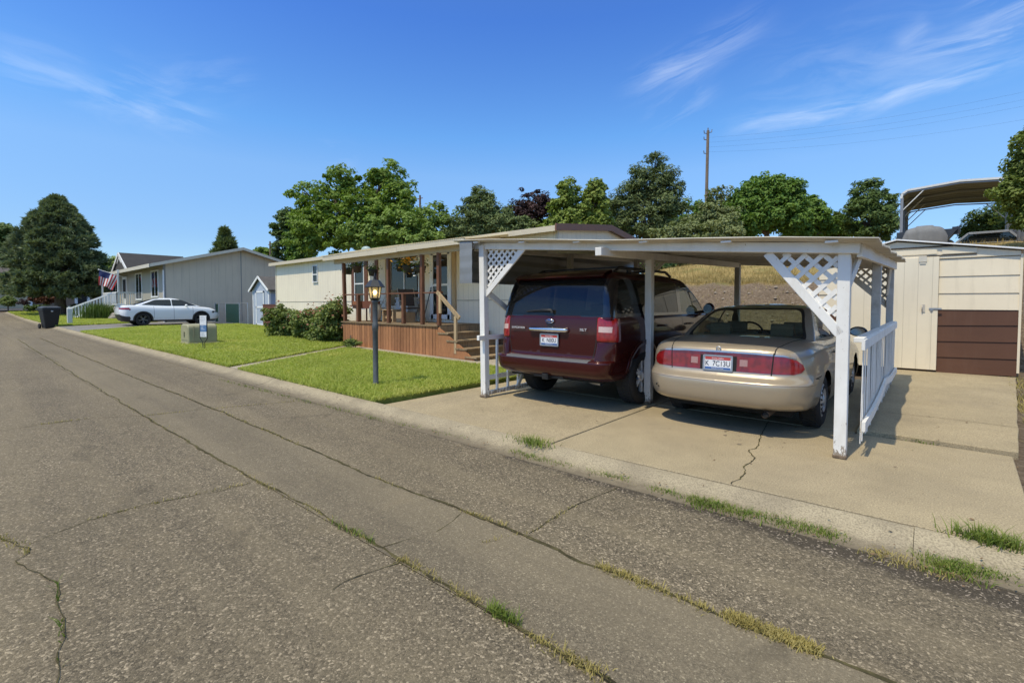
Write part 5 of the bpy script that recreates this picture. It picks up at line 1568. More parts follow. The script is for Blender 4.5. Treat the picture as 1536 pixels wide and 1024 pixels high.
def mobile_home():
    t = thing('mobile_home', 'cream mobile home with a brown trimmed gable behind the porch and the carport', 'house', (-15, 12, .1))
    sid = siding('home_siding', (.84, .745, .57), .205, 0, .06, .40, .5, .05, (.44, .37, .27))
    sidy = siding('home_siding_end', (.84, .745, .57), .205, 1, .055, .30, .5, .05, (.44, .37, .27))
    y1 = HW + 4.25; yr = HW + 2.45; ez, pz = 3.33, 3.60
    m = MB(); m.bx(-23.3, -7.08, HW, y1, .60, ez); 
    m.prism([(HW, ez), (y1, ez), (yr, pz - .03)], -23.3, -7.08, 0, None, 'x')
    m.build('wall', sid, t)
    m = MB(); m.bx(-7.085, -7.07, HW + .01, y1 - .01, .60, ez); m.prism([(HW + .02, ez), (y1 - .02, ez), (yr, pz - .05)], -7.085, -7.07, 0, None, 'x'); m.build('end_wall', sidy, t)
    skirt = siding('home_skirting', (.15, .085, .05), .16, 2, .12, .7, .8, .2, (.08, .05, .03))
    m = MB(); m.bx(-23.25, -7.15, HW + .04, y1 - .05, 0, .62); m.build('skirting', skirt, t)
    # trim bands on the wall
    m = MB(); m.bx(-23.32, -7.08, HW - .012, HW, 1.56, 1.59); m.build('belt_trim', mat('cream_trim', (.52, .46, .35), .5, .06), t)
    m = MB(); m.bx(-23.33, -23.25, HW - .02, HW + .03, .6, ez); m.bx(-7.10, -7.03, HW - .02, HW + .03, .6, ez); m.build('corner_trim', mat('cream_corner', (.60, .54, .42), .5, .06), t)
    m = MB(); m.bx(-14.62, -14.30, HW - .10, HW, .9, 3.2); m.build('pilaster', mat('cream_pilaster', (.68, .61, .48), .5, .06), t)
    # roof
    m = MB()
    for (a, b) in (((HW - .22, ez - .02), (yr, pz)), ((yr, pz), (y1 + .2, ez - .02))):
        for (q, w) in ((-23.5, -6.95),):
            m.add([(q, a[0], a[1]), (w, a[0], a[1]), (w, b[0], b[1]), (q, b[0], b[1]), (q, a[0], a[1] + .06), (w, a[0], a[1] + .06), (w, b[0], b[1] + .06), (q, b[0], b[1] + .06)],
                  [(0, 3, 2, 1), (4, 5, 6, 7), (0, 1, 5, 4), (3, 7, 6, 2), (0, 4, 7, 3), (1, 2, 6, 5)])
    rf = m.build('roof', mat('roof_white', (.55, .51, .43), .5, .1, 2, dirt=((.3, .26, .2), .5, 3)), t)
    m = MB(); m.bx(-23.5, -6.95, HW - .25, HW - .221, ez - .09, ez + .045); m.build('eave_trim', mat('eave_cream', (.60, .52, .38), .55, .08, 4, dirt=((.35, .28, .18), .4, 4)), t)
    m = MB(); gb = mat('gable_brown', (.20, .09, .052), .5, .12, 5)
    for (a, b) in (((HW - .24, ez - .08), (yr, pz - .06)), ((yr, pz - .06), (y1 + .22, ez - .08))):
        m.add([(-6.95, a[0], a[1]), (-6.95, b[0], b[1]), (-6.95, b[0], b[1] + .17), (-6.95, a[0], a[1] + .17), (-6.91, a[0], a[1]), (-6.91, b[0], b[1]), (-6.91, b[0], b[1] + .17), (-6.91, a[0], a[1] + .17)],
              [(0, 3, 2, 1), (4, 5, 6, 7), (0, 1, 5, 4), (3, 7, 6, 2), (0, 4, 7, 3), (1, 2, 6, 5)])
    m.build('gable_trim', gb, t)
    m = MB(); m.ball((-16.9, 10.6, 3.62), .17, (1.3, 1, .75), 16); m.cyl((-16.9, 10.6, 3.4), (-16.9, 10.6, 3.6), .16); m.build('roof_vent', mat('vent_green_grey', (.34, .42, .38), .5, .1), rf)
    # windows and door
    window(t, -19.62, -19.28, 2.40, 3.05, HW, split=2.70)
    window(t, -16.36, -15.78, 1.42, 3.06, HW, split=2.22, curtain=(1.45, 2.2), inside=mat('pale_blind', (.30, .34, .33), .8, .2, 4))
    window(t, -14.06, -12.55, 1.50, 3.06, HW, mull=(-13.32,), glass=glassmat('picture_glass', (.30, .34, .31), .25, 0, .04))
    for (a, b) in ((-16.62, -16.42), (-15.72, -15.52), (-15.06, -14.86), (-12.48, -12.28)):
        m = MB(); m.bx(a, b, HW - .03, HW, 1.38, 3.10)
        for k in range(16): m.bx(a + .03, b - .03, HW - .036, HW - .03, 1.44 + k * .1, 1.50 + k * .1)
        m.build('shutter', BROWN, t)
    d0, d1 = -11.90, -11.02
    m = MB(); m.bx(d0 - .06, d0 + .10, HW - .05, HW, 1.0, 3.12); m.bx(d1 - .10, d1 + .06, HW - .05, HW, 1.0, 3.12); m.bx(d0, d1, HW - .05, HW, 2.98, 3.12); m.bx(d0, d1, HW - .05, HW, 1.0, 1.14); m.bx(d0, d1, HW - .045, HW, 2.02, 2.09)
    d = m.build('door', WHITEP2, t)
    m = MB(); m.bx(d0 + .1, d1 - .1, HW - .03, HW - .024, 1.14, 2.98); m.build('pane', WINGLASS, d)
    m = MB(); m.bx(d0 + .1, d1 - .1, HW - .008, HW - .002, 1.14, 2.98); m.build('room_behind', mat('door_red_dark', (.05, .012, .010), .7, .2), d)
    m = MB(); m.tube([(d0 + .05, HW - .05, 1.98), (d0 + .05, HW - .10, 1.98), (d0 + .05, HW - .10, 1.88), (d0 + .05, HW - .05, 1.88)], .012, 8); m.build('handle', BLACK, d)
    m = MB(); m.bx(d1 + .12, d1 + .26, HW - .06, HW, .95, 3.2); m.build('door_post_board', NEWWOOD, t)
mobile_home()

# ------------------------------------------------------------------ the porch
def fibreglass():
    """cream corrugated fibreglass: lets part of the daylight through"""
    m, nt, out = newmat('fibreglass_roof'); n1 = noise(nt, geopos(nt), 1.6, 5, .6)
    c = ramp(nt, n1, [(.3, (.60, .52, .36)), (.7, (.74, .66, .48))])
    d = N(nt, 'ShaderNodeBsdfDiffuse'); L(nt, c, d.inputs[0]); t = N(nt, 'ShaderNodeBsdfTranslucent'); L(nt, c, t.inputs[0])
    ms = N(nt, 'ShaderNodeMixShader'); ms.inputs[0].default_value = .42; L(nt, d.outputs[0], ms.inputs[1]); L(nt, t.outputs[0], ms.inputs[2]); L(nt, ms.outputs[0], out.inputs[0])
    return m
def porch():
    t = thing('porch', 'red stained timber porch with brown posts and a sloping cream roof', 'porch', (-12, 9, .1))
    red = wood('red_stain', (.37, .170, .075), (.22, .095, .045), .75, (30, 30, 2.5), .15)
    r = random.Random(2)
    x = -14.5; k = 0
    while x < -9.78:                       # front boards
        w = .142; m = MB()
        m.bx(x, min(x + w - .013, -9.76), 8.205 + r.uniform(0, .006), 8.235, zg(x) - .0, .865)
        m.build('skirt_board', red, t); x += w
    m = MB(); m.bx(-14.51, -14.49, 8.24, 9.78, .1, .865); m.bx(-14.48, -9.78, 8.24, 8.26, .1, .86, 1); m.build('skirt_frame', [red, DARK], t)
    m = MB()
    y = 8.17
    while y < 9.74:
        m.bx(-14.56, -9.72, y, y + .135, .868, .905); y += .141
    m.build('deck', TIMBER, t)
    posts = [(-14.46, 1), (-12.02, 1), (-10.45, 1), (-9.76, 1), (-13.66, 0), (-12.86, 0), (-11.30, 0)]
    for x, full in posts:
        m = MB(); m.beam((x, 8.27, .905), (x - (.06 if x < -14 else 0), 8.27, 2.80 if full else 1.745), .095, .095, 0, (0, 1, 0)); m.build('post', BROWN, t, bevel=.004)
    m = MB(); m.bx(-14.6, -9.66, 8.24, 8.33, 1.745, 1.785); m.build('railing', BROWN, t, bevel=.004)
    # roof: beam, sloping sheets, fascia
    cr = MATS['eave_cream']
    m = MB(); m.bx(-15.1, -8.5, 8.24, 8.29, 2.79, 2.94); m.build('roof_beam', mat('beam_beige', (.44, .36, .25), .7, .1, 4), t)
    V = []; per = .076; xs = np.arange(-15.45, -8.45, per / 6)
    for x in xs:
        for (y, z) in ((7.96, 3.07), (8.8, 3.20), (9.72, 3.355)):
            V.append((x + 12, y - 9, z - .1 + .011 * math.sin(2 * PI * x / per) + .014 * math.sin(x * .9)))
    n = len(xs); Fc = [(i * 3 + j, i * 3 + 3 + j, i * 3 + 4 + j, i * 3 + 1 + j) for i in range(n - 1) for j in range(2)]
    o = np_mesh('roof', V, Fc, fibreglass(), t, smooth=True)
    m = MB(); m.bx(-15.36, -11.22, 7.985, 8.02, 2.90, 3.045); m.bx(-11.20, -8.5, 7.975, 8.02, 2.91, 3.06); m.build('fascia', cr, t)
    for k in range(7):
        x = -14.9 + k * 1.02; m = MB(); m.beam((x, 8.03, 2.99), (x, 9.76, 3.27), .04, .09); m.build('rafter', mat('beam_beige', (.44, .36, .25)), t)
    # steps down to the right
    for k in range(4):
        z = .72 - k * .185; x = -9.70 + k * .34
        m = MB()
        m.bx(x - .02, x + .40, 8.18, 9.72, z - .04, z); m.bx(x - .02, x + .02, 8.24, 9.70, z, z + .15); m.bx(x, x + .33, 8.25, 8.29, .06, z - .041); m.bx(x + .34, x + .375, 8.24, 9.70, max(.08, z - .19), z - .041)
        m.build('step', TIMBER, t)
    m = MB(); m.prism([(-9.74, .10), (-8.36, .08), (-8.45, .12), (-8.75, .34), (-9.1, .52), (-9.42, .70), (-9.74, .86)], 8.20, 8.235); m.build('stringer', red, t)
    m = MB(); m.beam((-9.78, 8.22, 1.78), (-8.92, 8.22, 1.10), .045, .10); hr = m.build('handrail', NEWWOOD, t, bevel=.004)
    m = MB(); m.beam((-9.06, 8.22, .20), (-9.06, 8.22, 1.15), .085, .06, 0, (0, 1, 0)); m.build('handrail_post', NEWWOOD, t, bevel=.004)
    m = MB(); m.beam((-9.655, 8.22, 1.22), (-9.655, 8.22, 1.70), .085, .05, 0, (0, 1, 0)); m.build('handrail_block', NEWWOOD, t, bevel=.004)
porch()
# ------------------------------------------------------------------ things on the porch
def leafball(name, c, r, n, mt, parent, seed, size=.05, flowers=None, sc=(1, 1, .7)):
    rng = np.random.default_rng(seed)
    d = rng.normal(0, 1, (n, 3)); d /= np.linalg.norm(d, axis=1)[:, None]
    P = d * r * rng.uniform(.4, 1.1, (n, 1)) * np.array(sc) + np.array(c)
    return leaves_mesh(name, P, size, mt, parent, seed)
def leaves_mesh(name, P, size, mt, parent, seed, up=.4, aspect=.6, midx=None, nrm=None):
    rng = np.random.default_rng(seed); n = len(P)
    nr = rng.normal(0, 1, (n, 3)); nr[:, 2] = np.abs(nr[:, 2]) + up
    if nrm is not None: nr = nr * .6 + nrm
    nr /= np.linalg.norm(nr, axis=1)[:, None]
    a = np.cross(nr, rng.normal(0, 1, (n, 3))); a /= np.linalg.norm(a, axis=1)[:, None] + 1e-9
    b = np.cross(nr, a)
    s = size * rng.uniform(.6, 1.35, (n, 1))
    V = np.stack([P - a * s, P - b * s * aspect + nr * s * .12, P + a * s, P + b * s * aspect + nr * s * .12], 1).reshape(-1, 3)
    Fc = np.arange(4 * n).reshape(-1, 4)
    return np_mesh(name, V, Fc, mt, parent, midx)
PLANT = leafmat('pot_plant', (.075, .13, .03), .4, .3, (.16, .22, .06), 6)
def porch_things():
    potd = mat('dark_pot', (.030, .030, .030), .5, .2, 20); potb = mat('brown_pot', (.075, .045, .03), .6, .2, 20)
    spec = [(523, 407, .125, 'dark hanging basket with a small sprig at the left porch post', PLANT, potd, None, .5),
            (536, 404, .15, 'brown hanging basket with trailing green foliage by the left window', PLANT, potb, None, 1.0),
            (559, 409, .15, 'dark hanging basket of pale green leaves above the lamp post', PLANT, potd, None, .9),
            (600, 402, .12, 'small dark hanging pot in front of the big porch window', PLANT, potd, None, .7),
            (613, 404, .19, 'hanging basket overflowing with orange yellow flowers on the porch', PLANT, potd, ('orange_flower', (.80, .40, .06)), 1.3),
            (631, 404, .16, 'hanging basket with white flowers beside the thick brown porch post', PLANT, potd, ('white_flower', (.88, .86, .80)), 1.1)]
    for i, (u, v, r, lab, pm, pot, fl, amt) in enumerate(spec):
        d = ray(u, v); s = 8.55 / d.y; c = EYE + d * s
        t = thing('hanging_basket', lab, 'hanging basket', c - Vector((0, 0, .1)), 0, 'hanging baskets under the porch roof')
        m = MB(); m.lathe([(0, -.10), (r * .72, -.10), (r * .95, .08), (r, .10), (r * .9, .09), (0, .07)], 20, Matrix.Translation(c)); m.build('pot', pot, t)
        m = MB()
        for k in range(3):
            a = 2 * PI * k / 3; m.tube([c + Vector((r * .95 * math.cos(a), r * .95 * math.sin(a), .09)), Vector((c.x, c.y, min(c.z + .42, 2.95)))], .004, 4)
        m.tube([(c.x, c.y, min(c.z + .42, 2.95)), (c.x, c.y, 3.06)], .005, 4); m.build('hanger', STEEL, t)
        rng = np.random.default_rng(i)
        P = np.array([(rng.normal(0, r * .75), rng.normal(0, r * .75), .1 + .1 + abs(rng.normal(0, .09)) - .25 * (rng.uniform() < .25) * rng.uniform()) for _ in range(int(170 * amt))])
        leaves_mesh('foliage', P, .035, pm, t, i)
        if fl:
            P = np.array([(rng.normal(0, r * .8), rng.normal(-.04, r * .7), .14 + .1 + abs(rng.normal(0, .09)) - .35 * (rng.uniform() < .3) * rng.uniform()) for _ in range(130)])
            leaves_mesh('flowers', P, .046, leafmat(fl[0], fl[1], .2, .2, None, 3), t, i + 50, 1.0, .9)
    # folding chair
    def chair(x, y, rz, lab, seatm, framem):
        t = thing('patio_chair', lab, 'chair', (x, y, .905), rz)
        m = MB(); m.prism(rpoly([(-.24, .43), (.22, .40), (.22, .425), (-.24, .455)], .01, 2), -.24, .24, 0, None, 'x'); m.build('seat', seatm, t, True)
        m = MB(); m.prism(rpoly([(.20, .50), (.225, .50), (.36, 1.02), (.335, 1.02)], .01, 2), -.24, .24, 0, None, 'x'); m.build('backrest', seatm, t, True)
        for s in (-1, 1):
            m = MB(); m.tube([(s * .26, -.30, 0), (s * .26, .0, .40), (s * .26, .37, 1.05)], .013, 8); m.tube([(s * .26, .36, 0), (s * .26, .0, .40), (s * .26, -.25, .62)], .013, 8); m.build('leg', framem, t, True)
            m = MB(); m.beam((s * .26, -.27, .635), (s * .26, .24, .655), .045, .025); m.build('armrest', framem, t, True)
    chair(-12.05, 9.05, R(75), 'brown folding patio chair facing left on the porch', mat('brown_mesh', (.065, .045, .035), .8, .2, 30), mat('tan_metal', (.30, .24, .17), .5, .1))
    chair(-13.55, 9.15, R(-70), 'pale slatted chair behind the porch post', mat('cream_plastic', (.55, .50, .40), .5, .1), mat('cream_plastic', (.55, .50, .40)))
    # cooler bench, crate, urn, planter boxes, broom
    m = MB(); m.bx(-13.05, -12.42, 9.25, 9.65, 1.20, 1.62); m.bx(-13.08, -12.39, 9.22, 9.68, 1.62, 1.68)
    for xx in (-13.0, -12.47):
        for yy in (9.3, 9.6): m.bx(xx - .025, xx + .025, yy - .025, yy + .025, .905, 1.2)
    tag(m.build('cooler', mat('pale_grey_plastic', (.50, .51, .50), .5, .1), bevel=.01), 'pale grey cooler box on legs under the picture window', 'cooler')
    m = MB()
    for k in range(5): m.bx(-13.30, -12.66, 8.85 + k * .075, 8.85 + k * .075 + .06, 1.27, 1.295)
    for xx in (-13.25, -12.72): m.bx(xx, xx + .05, 8.87, 9.20, .905, 1.27)
    m.bx(-13.2, -12.7, 8.95, 8.98, 1.0, 1.08)
    tag(m.build('side_table', NEWWOOD), 'low light wood slatted table on the porch', 'table')
    m = MB(); m.bx(-12.35, -11.9, 8.75, 9.15, .905, 1.22)
    tag(m.build('crate', NEWWOOD, bevel=.008), 'light wooden crate below the brown folding chair', 'crate')
    m = MB(); m.lathe([(0, 0), (.13, 0), (.19, .18), (.20, .40), (.15, .60), (.10, .68), (.12, .72), (0, .70)], 24, Matrix.Translation((-13.45, 8.75, .905)))
    tag(m.build('urn', mat('cream_ceramic', (.62, .55, .42), .35, .08)), 'tall cream ceramic urn behind the short porch post', 'urn')
    for (x0, x1, y, lab) in ((-15.05 + .62, -14.02, 8.52, 'terracotta planter box hung at the left end of the porch rail'), (-13.98, -13.28, 8.60, 'dark brown planter box hung behind the porch rail')):
        m = MB(); m.prism([(x0 + .03, 1.32), (x1 - .03, 1.32), (x1, 1.56), (x0, 1.56)], y, y + .22)
        m.bx(x0 + .08, x0 + .11, y + .08, y + .12, .905, 1.32); m.bx(x1 - .11, x1 - .08, y + .08, y + .12, .905, 1.32)
        tag(m.build('planter', mat('terracotta' if 'terr' in lab else 'dark_terracotta', (.30, .115, .05) if 'terr' in lab else (.16, .055, .03), .7, .2)), lab, 'planter', 'planter boxes on the porch')
    t = thing('broom', 'black handled broom leaning by the house door', 'broom', (-12.0, 9.6, .905))
    m = MB(); m.tube([(-12.02, 9.55, 1.0), (-11.86, 9.72, 1.95)], .014, 8); m.build('handle', BLACK, t)
    m = MB(); m.prism([(-12.16, .905), (-11.90, .905), (-11.95, 1.05), (-12.09, 1.05)], 9.52, 9.57); m.build('brush', mat('straw', (.4, .33, .2), .9, .3, 30), t)
porch_things()

# ------------------------------------------------------------------ lamp post, utility box, sign, bin, pedestal
def lamp_post():
    g = (-7.19, 4.67, zg(-7.19))
    t = thing('lamp_post', 'dark lamp post with a lit lantern standing on the near lawn', 'lamp post', g)
    grey = mat('blue_grey_post', (.075, .085, .09), .6, .25, 8, .2, 60, dirt=((.25, .24, .22), .4, 9))
    x, y, z = g
    m = MB(); m.lathe([(.055, 0), (.052, .05), (.045, .06), (.045, .95), (.052, .96), (.052, 1.05), (.043, 1.07), (.043, 1.42), (.06, 1.44), (.06, 1.46), (0, 1.46)], 20, Matrix.Translation(g)); m.build('pole', grey, t)
    b = z + 1.46
    m = MB(); m.lathe([(0, 0), (.05, 0), (.085, .03), (.09, .045), (0, .045)], 6, Matrix.Translation((x, y, b)), smooth=False)
    for k in range(6):
        a = PI / 3 * k; m.beam((x + .082 * math.cos(a), y + .082 * math.sin(a), b + .04), (x + .112 * math.cos(a), y + .112 * math.sin(a), b + .24), .012, .012)
    m.lathe([(.115, .235), (.165, .225), (.168, .235), (.10, .33), (.09, .345), (.0, .36)], 6, Matrix.Translation((x, y, b)), smooth=False)
    m.lathe([(.03, .355), (.02, .40), (.026, .41), (.008, .44), (.012, .455), (0, .48)], 10, Matrix.Translation((x, y, b)))
    m.build('lantern', mat('lantern_black', (.028, .028, .028), .5, .2, 20), t)
    gm, nt, out = newmat('lantern_glass')
    tr = N(nt, 'ShaderNodeBsdfTransparent'); tr.inputs[0].default_value = (.95, .9, .75, 1); df = N(nt, 'ShaderNodeBsdfTranslucent'); df.inputs[0].default_value = (.85, .78, .6, 1)
    gl = N(nt, 'ShaderNodeBsdfGlossy'); gl.inputs['Roughness'].default_value = .1
    ms = N(nt, 'ShaderNodeMixShader'); ms.inputs[0].default_value = .45; L(nt, tr.outputs[0], ms.inputs[1]); L(nt, df.outputs[0], ms.inputs[2])
    m2 = N(nt, 'ShaderNodeMixShader'); m2.inputs[0].default_value = .08; L(nt, ms.outputs[0], m2.inputs[1]); L(nt, gl.outputs[0], m2.inputs[2]); L(nt, m2.outputs[0], out.inputs[0])
    m = MB(); m.lathe([(.078, .045), (.107, .235)], 6, Matrix.Translation((x, y, b)), smooth=False); m.build('lantern_glass', gm, t)
    em, nt, out = newmat('bulb_glow'); e = N(nt, 'ShaderNodeEmission'); e.inputs[0].default_value = (1, .72, .28, 1); e.inputs[1].default_value = 6; L(nt, e.outputs[0], out.inputs[0])
    m = MB(); m.ball((x, y, b + .14), .032, (1, 1, 1.4), 12); m.build('bulb', em, t)
lamp_post()
def utility_box():
    c = gnd(283, 518); z = zg(c.x)
    x1 = c.x + .05; x0 = x1 - .78; y0 = c.y - .02; y1 = y0 + .82
    t = thing('utility_box', 'khaki green ground mounted utility box with rounded top on the lawn', 'utility box', ((x0 + x1) / 2, (y0 + y1) / 2, z))
    kh = mat('khaki_paint', (.34, .315, .185), .5, .08, 3, dirt=((.22, .19, .12), .5, 5))
    m = MB(); m.prism(rpoly([(x0 + .03, z), (x1 - .03, z), (x1, z + .12), (x1 - .02, z + .66), (x0 + .02, z + .66), (x0, z + .12)], .15, 5), y0, y1); m.build('cabinet', kh, t, bevel=.03)
    m = MB(); m.bx(x0 - .04, x1 + .04, y0 - .04, y1 + .04, z - .05, z + .07); m.build('base', mat('khaki_base', (.30, .275, .17), .6, .1), t, bevel=.01)
    m = MB(); m.bx(x1 - .01, x1 + .008, y0 + .15, y0 + .17, z + .15, z + .60); m.bx(x0 + .1, x1 - .1, y0 - .012, y0 + .004, z + .16, z + .175); m.bx(x0 + .34, x0 + .44, y0 - .03, y0, z + .28, z + .42); m.build('latch', MATS['khaki_base'], t)
utility_box()
def yard_sign():
    g = gnd(306, 525); z = zg(g.x)
    t = thing('yard_sign', 'small yard sign with blue and white panels on two black stakes', 'sign', (g.x, g.y, z), R(25))
    ORIG[t.name] = Vector((0, 0, 0))
    fr = mat('sign_black', (.02, .02, .022), .5, .2)
    m = MB()
    for s in (-1, 1):
        m.tube([(s * .035, 0, -.05), (s * .035, 0, .22), (s * .13, 0, .34), (s * .13, 0, .94)], .010, 8)
    m.tube([(-.13, 0, .93), (-.12, 0, .955), (.12, 0, .955), (.13, 0, .93)], .010, 8); m.tube([(-.13, 0, .40), (.13, 0, .40)], .008, 8)
    m.build('stake_frame', fr, t, True)
    m = MB(); m.bx(-.118, .118, -.012, .012, .72, .99, 0); m.bx(-.112, .112, -.010, .010, .53, .716, 1); m.bx(-.112, .112, -.010, .010, .38, .526, 0)
    r = random.Random(1)
    for k in range(4):
        m.bx(-.09, .02 + r.uniform(0, .07), -.0135, -.012, .955 - k * .045, .965 - k * .045, 2)
    for k in range(4): m.bx(-.09, .0 + r.uniform(0, .08), -.0125, -.010, .50 - k * .03, .508 - k * .03, 2)
    for k in range(3): m.bx(-.08, .0 + r.uniform(0, .07), -.0125, -.010, .68 - k * .045, .69 - k * .045, 0)
    m.build('sign_panel', [PLATEW, mat('sign_blue', (.09, .19, .36), .4, .15), mat('sign_grey', (.30, .32, .36), .5, .1)], t, True)
yard_sign()
def trash_bin():
    g = Vector((-33.7, 2.95, zg(-33.7) + STREET))
    t = thing('trash_bin', 'black wheeled trash bin standing at the kerb', 'trash bin', g, R(100)); ORIG[t.name] = Vector((0, 0, 0))
    bm_ = mat('bin_black', (.006, .006, .006), .6, .2, 10)
    m = MB()
    lo, hi = rpoly([(-.24, -.26), (.24, -.26), (.24, .28), (-.24, .28)], .06, 3), rpoly([(-.34, -.36), (.34, -.36), (.34, .38), (-.34, .38)], .08, 3)
    n = len(lo)
    vs = [(a, b, .03) for a, b in lo] + [(a, b, .90) for a, b in hi] + [(a * 1.05, b * 1.05, .90) for a, b in hi] + [(a * 1.06, b * 1.06, 1.02) for a, b in hi]
    m.add(vs, [tuple(reversed(range(n)))] + [(k * n + i, k * n + (i + 1) % n, (k + 1) * n + (i + 1) % n, (k + 1) * n + i) for k in range(3) for i in range(n)]); m.build('body', bm_, t, True)
    m = MB(); vs = [(a * 1.09, b * 1.09, 1.02) for a, b in hi] + [(a * 1.07, b * 1.07, 1.07) for a, b in hi] + [(a * .7, b * .7, 1.13) for a, b in hi]
    m.add(vs, [(k * n + i, k * n + (i + 1) % n, (k + 1) * n + (i + 1) % n, (k + 1) * n + i) for k in range(2) for i in range(n)] + [tuple(range(2 * n, 3 * n)), tuple(reversed(range(n)))]); m.build('lid', mat('bin_lid', (.05, .05, .052), .5, .15), t, True)
    m = MB(); m.ball((0, -.372, .88), .05, (1, .2, 1), 12); m.build('badge', STEEL, t, True)
    for s in (-1, 1):
        m = MB(); m.lathe([(0, -.035), (.12, -.035), (.13, -.02), (.13, .02), (.12, .035), (0, .035)], 20, Matrix.Translation((s * .31, .30, .13)) @ Matrix.Rotation(PI / 2, 4, 'Y')); m.build('wheel', TYRE, t, True)
    m = MB(); m.tube([(-.25, .42, .98), (-.25, .48, 1.0), (.25, .48, 1.0), (.25, .42, .98)], .016, 8); m.build('handle', bm_, t, True)
trash_bin()
def pedestal():
    x, y = -36.0, 3.95; z = zg(x)
    m = MB(); m.prism(rpoly([(x - .11, z), (x + .11, z), (x + .11, z + .84), (x + .07, z + .92), (x - .07, z + .92), (x - .11, z + .84)], .04, 3), y - .10, y + .11); m.bx(x - .118, x + .118, y - .108, y + .118, z + .56, z + .58)
    tag(m.build('utility_pedestal', mat('pedestal_white', (.58, .58, .54), .5, .08), bevel=.01), 'white round topped utility pedestal on the far lawn beside the bin', 'pedestal')
pedestal()

# ------------------------------------------------------------------ grey neighbour house, small shed, fences
def gable_house():
    X = -35.0; y0 = 8.1; yr = 12.45; y1 = 16.8; ez, pz = 3.93, 5.12; zb = .38; xe = -54.6
    t = thing('house', 'grey double wide house with a white porch and a dark dormer roof', 'house', (-45, 12, zb))
    gs = siding('grey_siding_end_lifted', (.60, .52, .385), .41, 1, .05, .22, .6, .04, (.16, .155, .14)); gs2 = siding('grey_siding_front', (.40, .37, .30), .41, 0, .05, .22, .6, .04, (.18, .17, .15))  # end wall colour lightened and warmed to offset the shade it stands in
    m = MB(); m.bx(X - .03, X, y0, y1, zb - .4, ez); m.prism([(y0, ez), (y1, ez), (yr, pz)], X - .03, X, 0, None, 'x'); m.build('end_wall', gs, t)
    m = MB(); m.bx(xe, X - .031, y0 + .002, y1, zb - .4, ez); m.build('wall', gs2, t)
    m = MB(); m.bx(X - .001, X + .012, yr - .03, yr + .02, .3, 5.0); m.bx(X - .05, X + .02, y0 - .02, y0 + .1, zb - .3, ez); m.build('seam_trim', mat('grey_trim', (.25, .25, .23), .6, .05), t)
    roofm = mat('dark_shingle', (.035, .033, .033), .9, .3, 3, .4, 30)
    m = MB()
    for (a, b) in (((y0 - .75, ez - .21), (yr, pz)), ((yr, pz), (y1 + .4, ez - .11))):
        q, w = xe - .3, X + .42
        m.add([(q, a[0], a[1]), (w, a[0], a[1]), (w, b[0], b[1]), (q, b[0], b[1]), (q, a[0], a[1] + .10), (w, a[0], a[1] + .10), (w, b[0], b[1] + .10), (q, b[0], b[1] + .10)],
              [(0, 3, 2, 1), (4, 5, 6, 7), (0, 1, 5, 4), (3, 7, 6, 2), (0, 4, 7, 3), (1, 2, 6, 5)])
    m.build('roof', roofm, t)
    m = MB()
    for (a, b) in (((y0 - .78, ez - .22), (yr, pz - .005)), ((yr, pz - .005), (y1 + .42, ez - .115))):
        q, w = X + .42, X + .46
        m.add([(q, a[0], a[1] - .06), (w, a[0], a[1] - .06), (w, b[0], b[1] - .06), (q, b[0], b[1] - .06), (q, a[0], a[1] + .125), (w, a[0], a[1] + .125), (w, b[0], b[1] + .125), (q, b[0], b[1] + .125)],
              [(0, 3, 2, 1), (4, 5, 6, 7), (0, 1, 5, 4), (3, 7, 6, 2), (0, 4, 7, 3), (1, 2, 6, 5)])
    m.bx(xe - .3, X + .46, y0 - .80, y0 - .76, ez - .30, ez - .09); m.build('roof_trim', mat('pale_trim', (.62, .57, .46), .5, .05), t)
    # dormer over the porch
    dm = -45.8; dy = 7.85
    m = MB()
    for s in (-1, 1):
        m.add([(dm, dy, 5.22), (dm + s * 2.5, dy, 3.93), (dm + s * 2.5, yr - .5, 3.93), (dm, yr - .5, 5.22), (dm, dy, 5.32), (dm + s * 2.5, dy, 4.03), (dm + s * 2.5, yr - .5, 4.03), (dm, yr - .5, 5.32)],
              [(0, 3, 2, 1), (4, 5, 6, 7), (0, 1, 5, 4), (3, 7, 6, 2), (0, 4, 7, 3), (1, 2, 6, 5)])
    m.build('dormer_roof', roofm, t)
    m = MB()
    for s in (-1, 1): m.beam((dm, dy - .03, 5.22), (dm + s * 2.55, dy - .03, 3.92), .05, .22, 0, (0, 0, 1))
    m.beam((dm - .7, dy + .02, 4.55), (dm, dy + .02, 4.93), .05, .12); m.beam((dm + .7, dy + .02, 4.55), (dm, dy + .02, 4.93), .05, .12)
    m.build('dormer_trim', WHITEP2, t)
    m = MB(); m.prism([(dm - 2.3, 3.95), (dm + 2.3, 3.95), (dm, 5.15)], dy + .05, dy + .12); m.build('dormer_gable', mat('dark_grey_siding', (.085, .08, .072), .7, .1), t)
    dy = 7.1
    for x in (dm - 2.3, dm + 3.4):
        m = MB(); m.box((x, dy + .1, 2.15), (.10, .10, 3.4)); m.build('porch_post', WHITEP2, t)
    m = MB(); m.bx(dm - 2.4, dm + 3.5, dy, y0, .4, 1.28); m.build('porch_floor', WHITEP2, t)
    for a, b, n in (((dm + 3.45, dy), (dm + 3.45, y0), 8), ((dm - 1.2, dy), (dm + 3.45, dy), 28)):
        m = MB(); m.beam((a[0], a[1], 2.28), (b[0], b[1], 2.28), .06, .08); m.beam((a[0], a[1], 1.42), (b[0], b[1], 1.42), .05, .06)
        for k in range(n + 1):
            q = k / n; m.box((a[0] + (b[0] - a[0]) * q, a[1] + (b[1] - a[1]) * q, 1.85), (.05, .05, .85))
        m.build('porch_railing', WHITEP2, t)
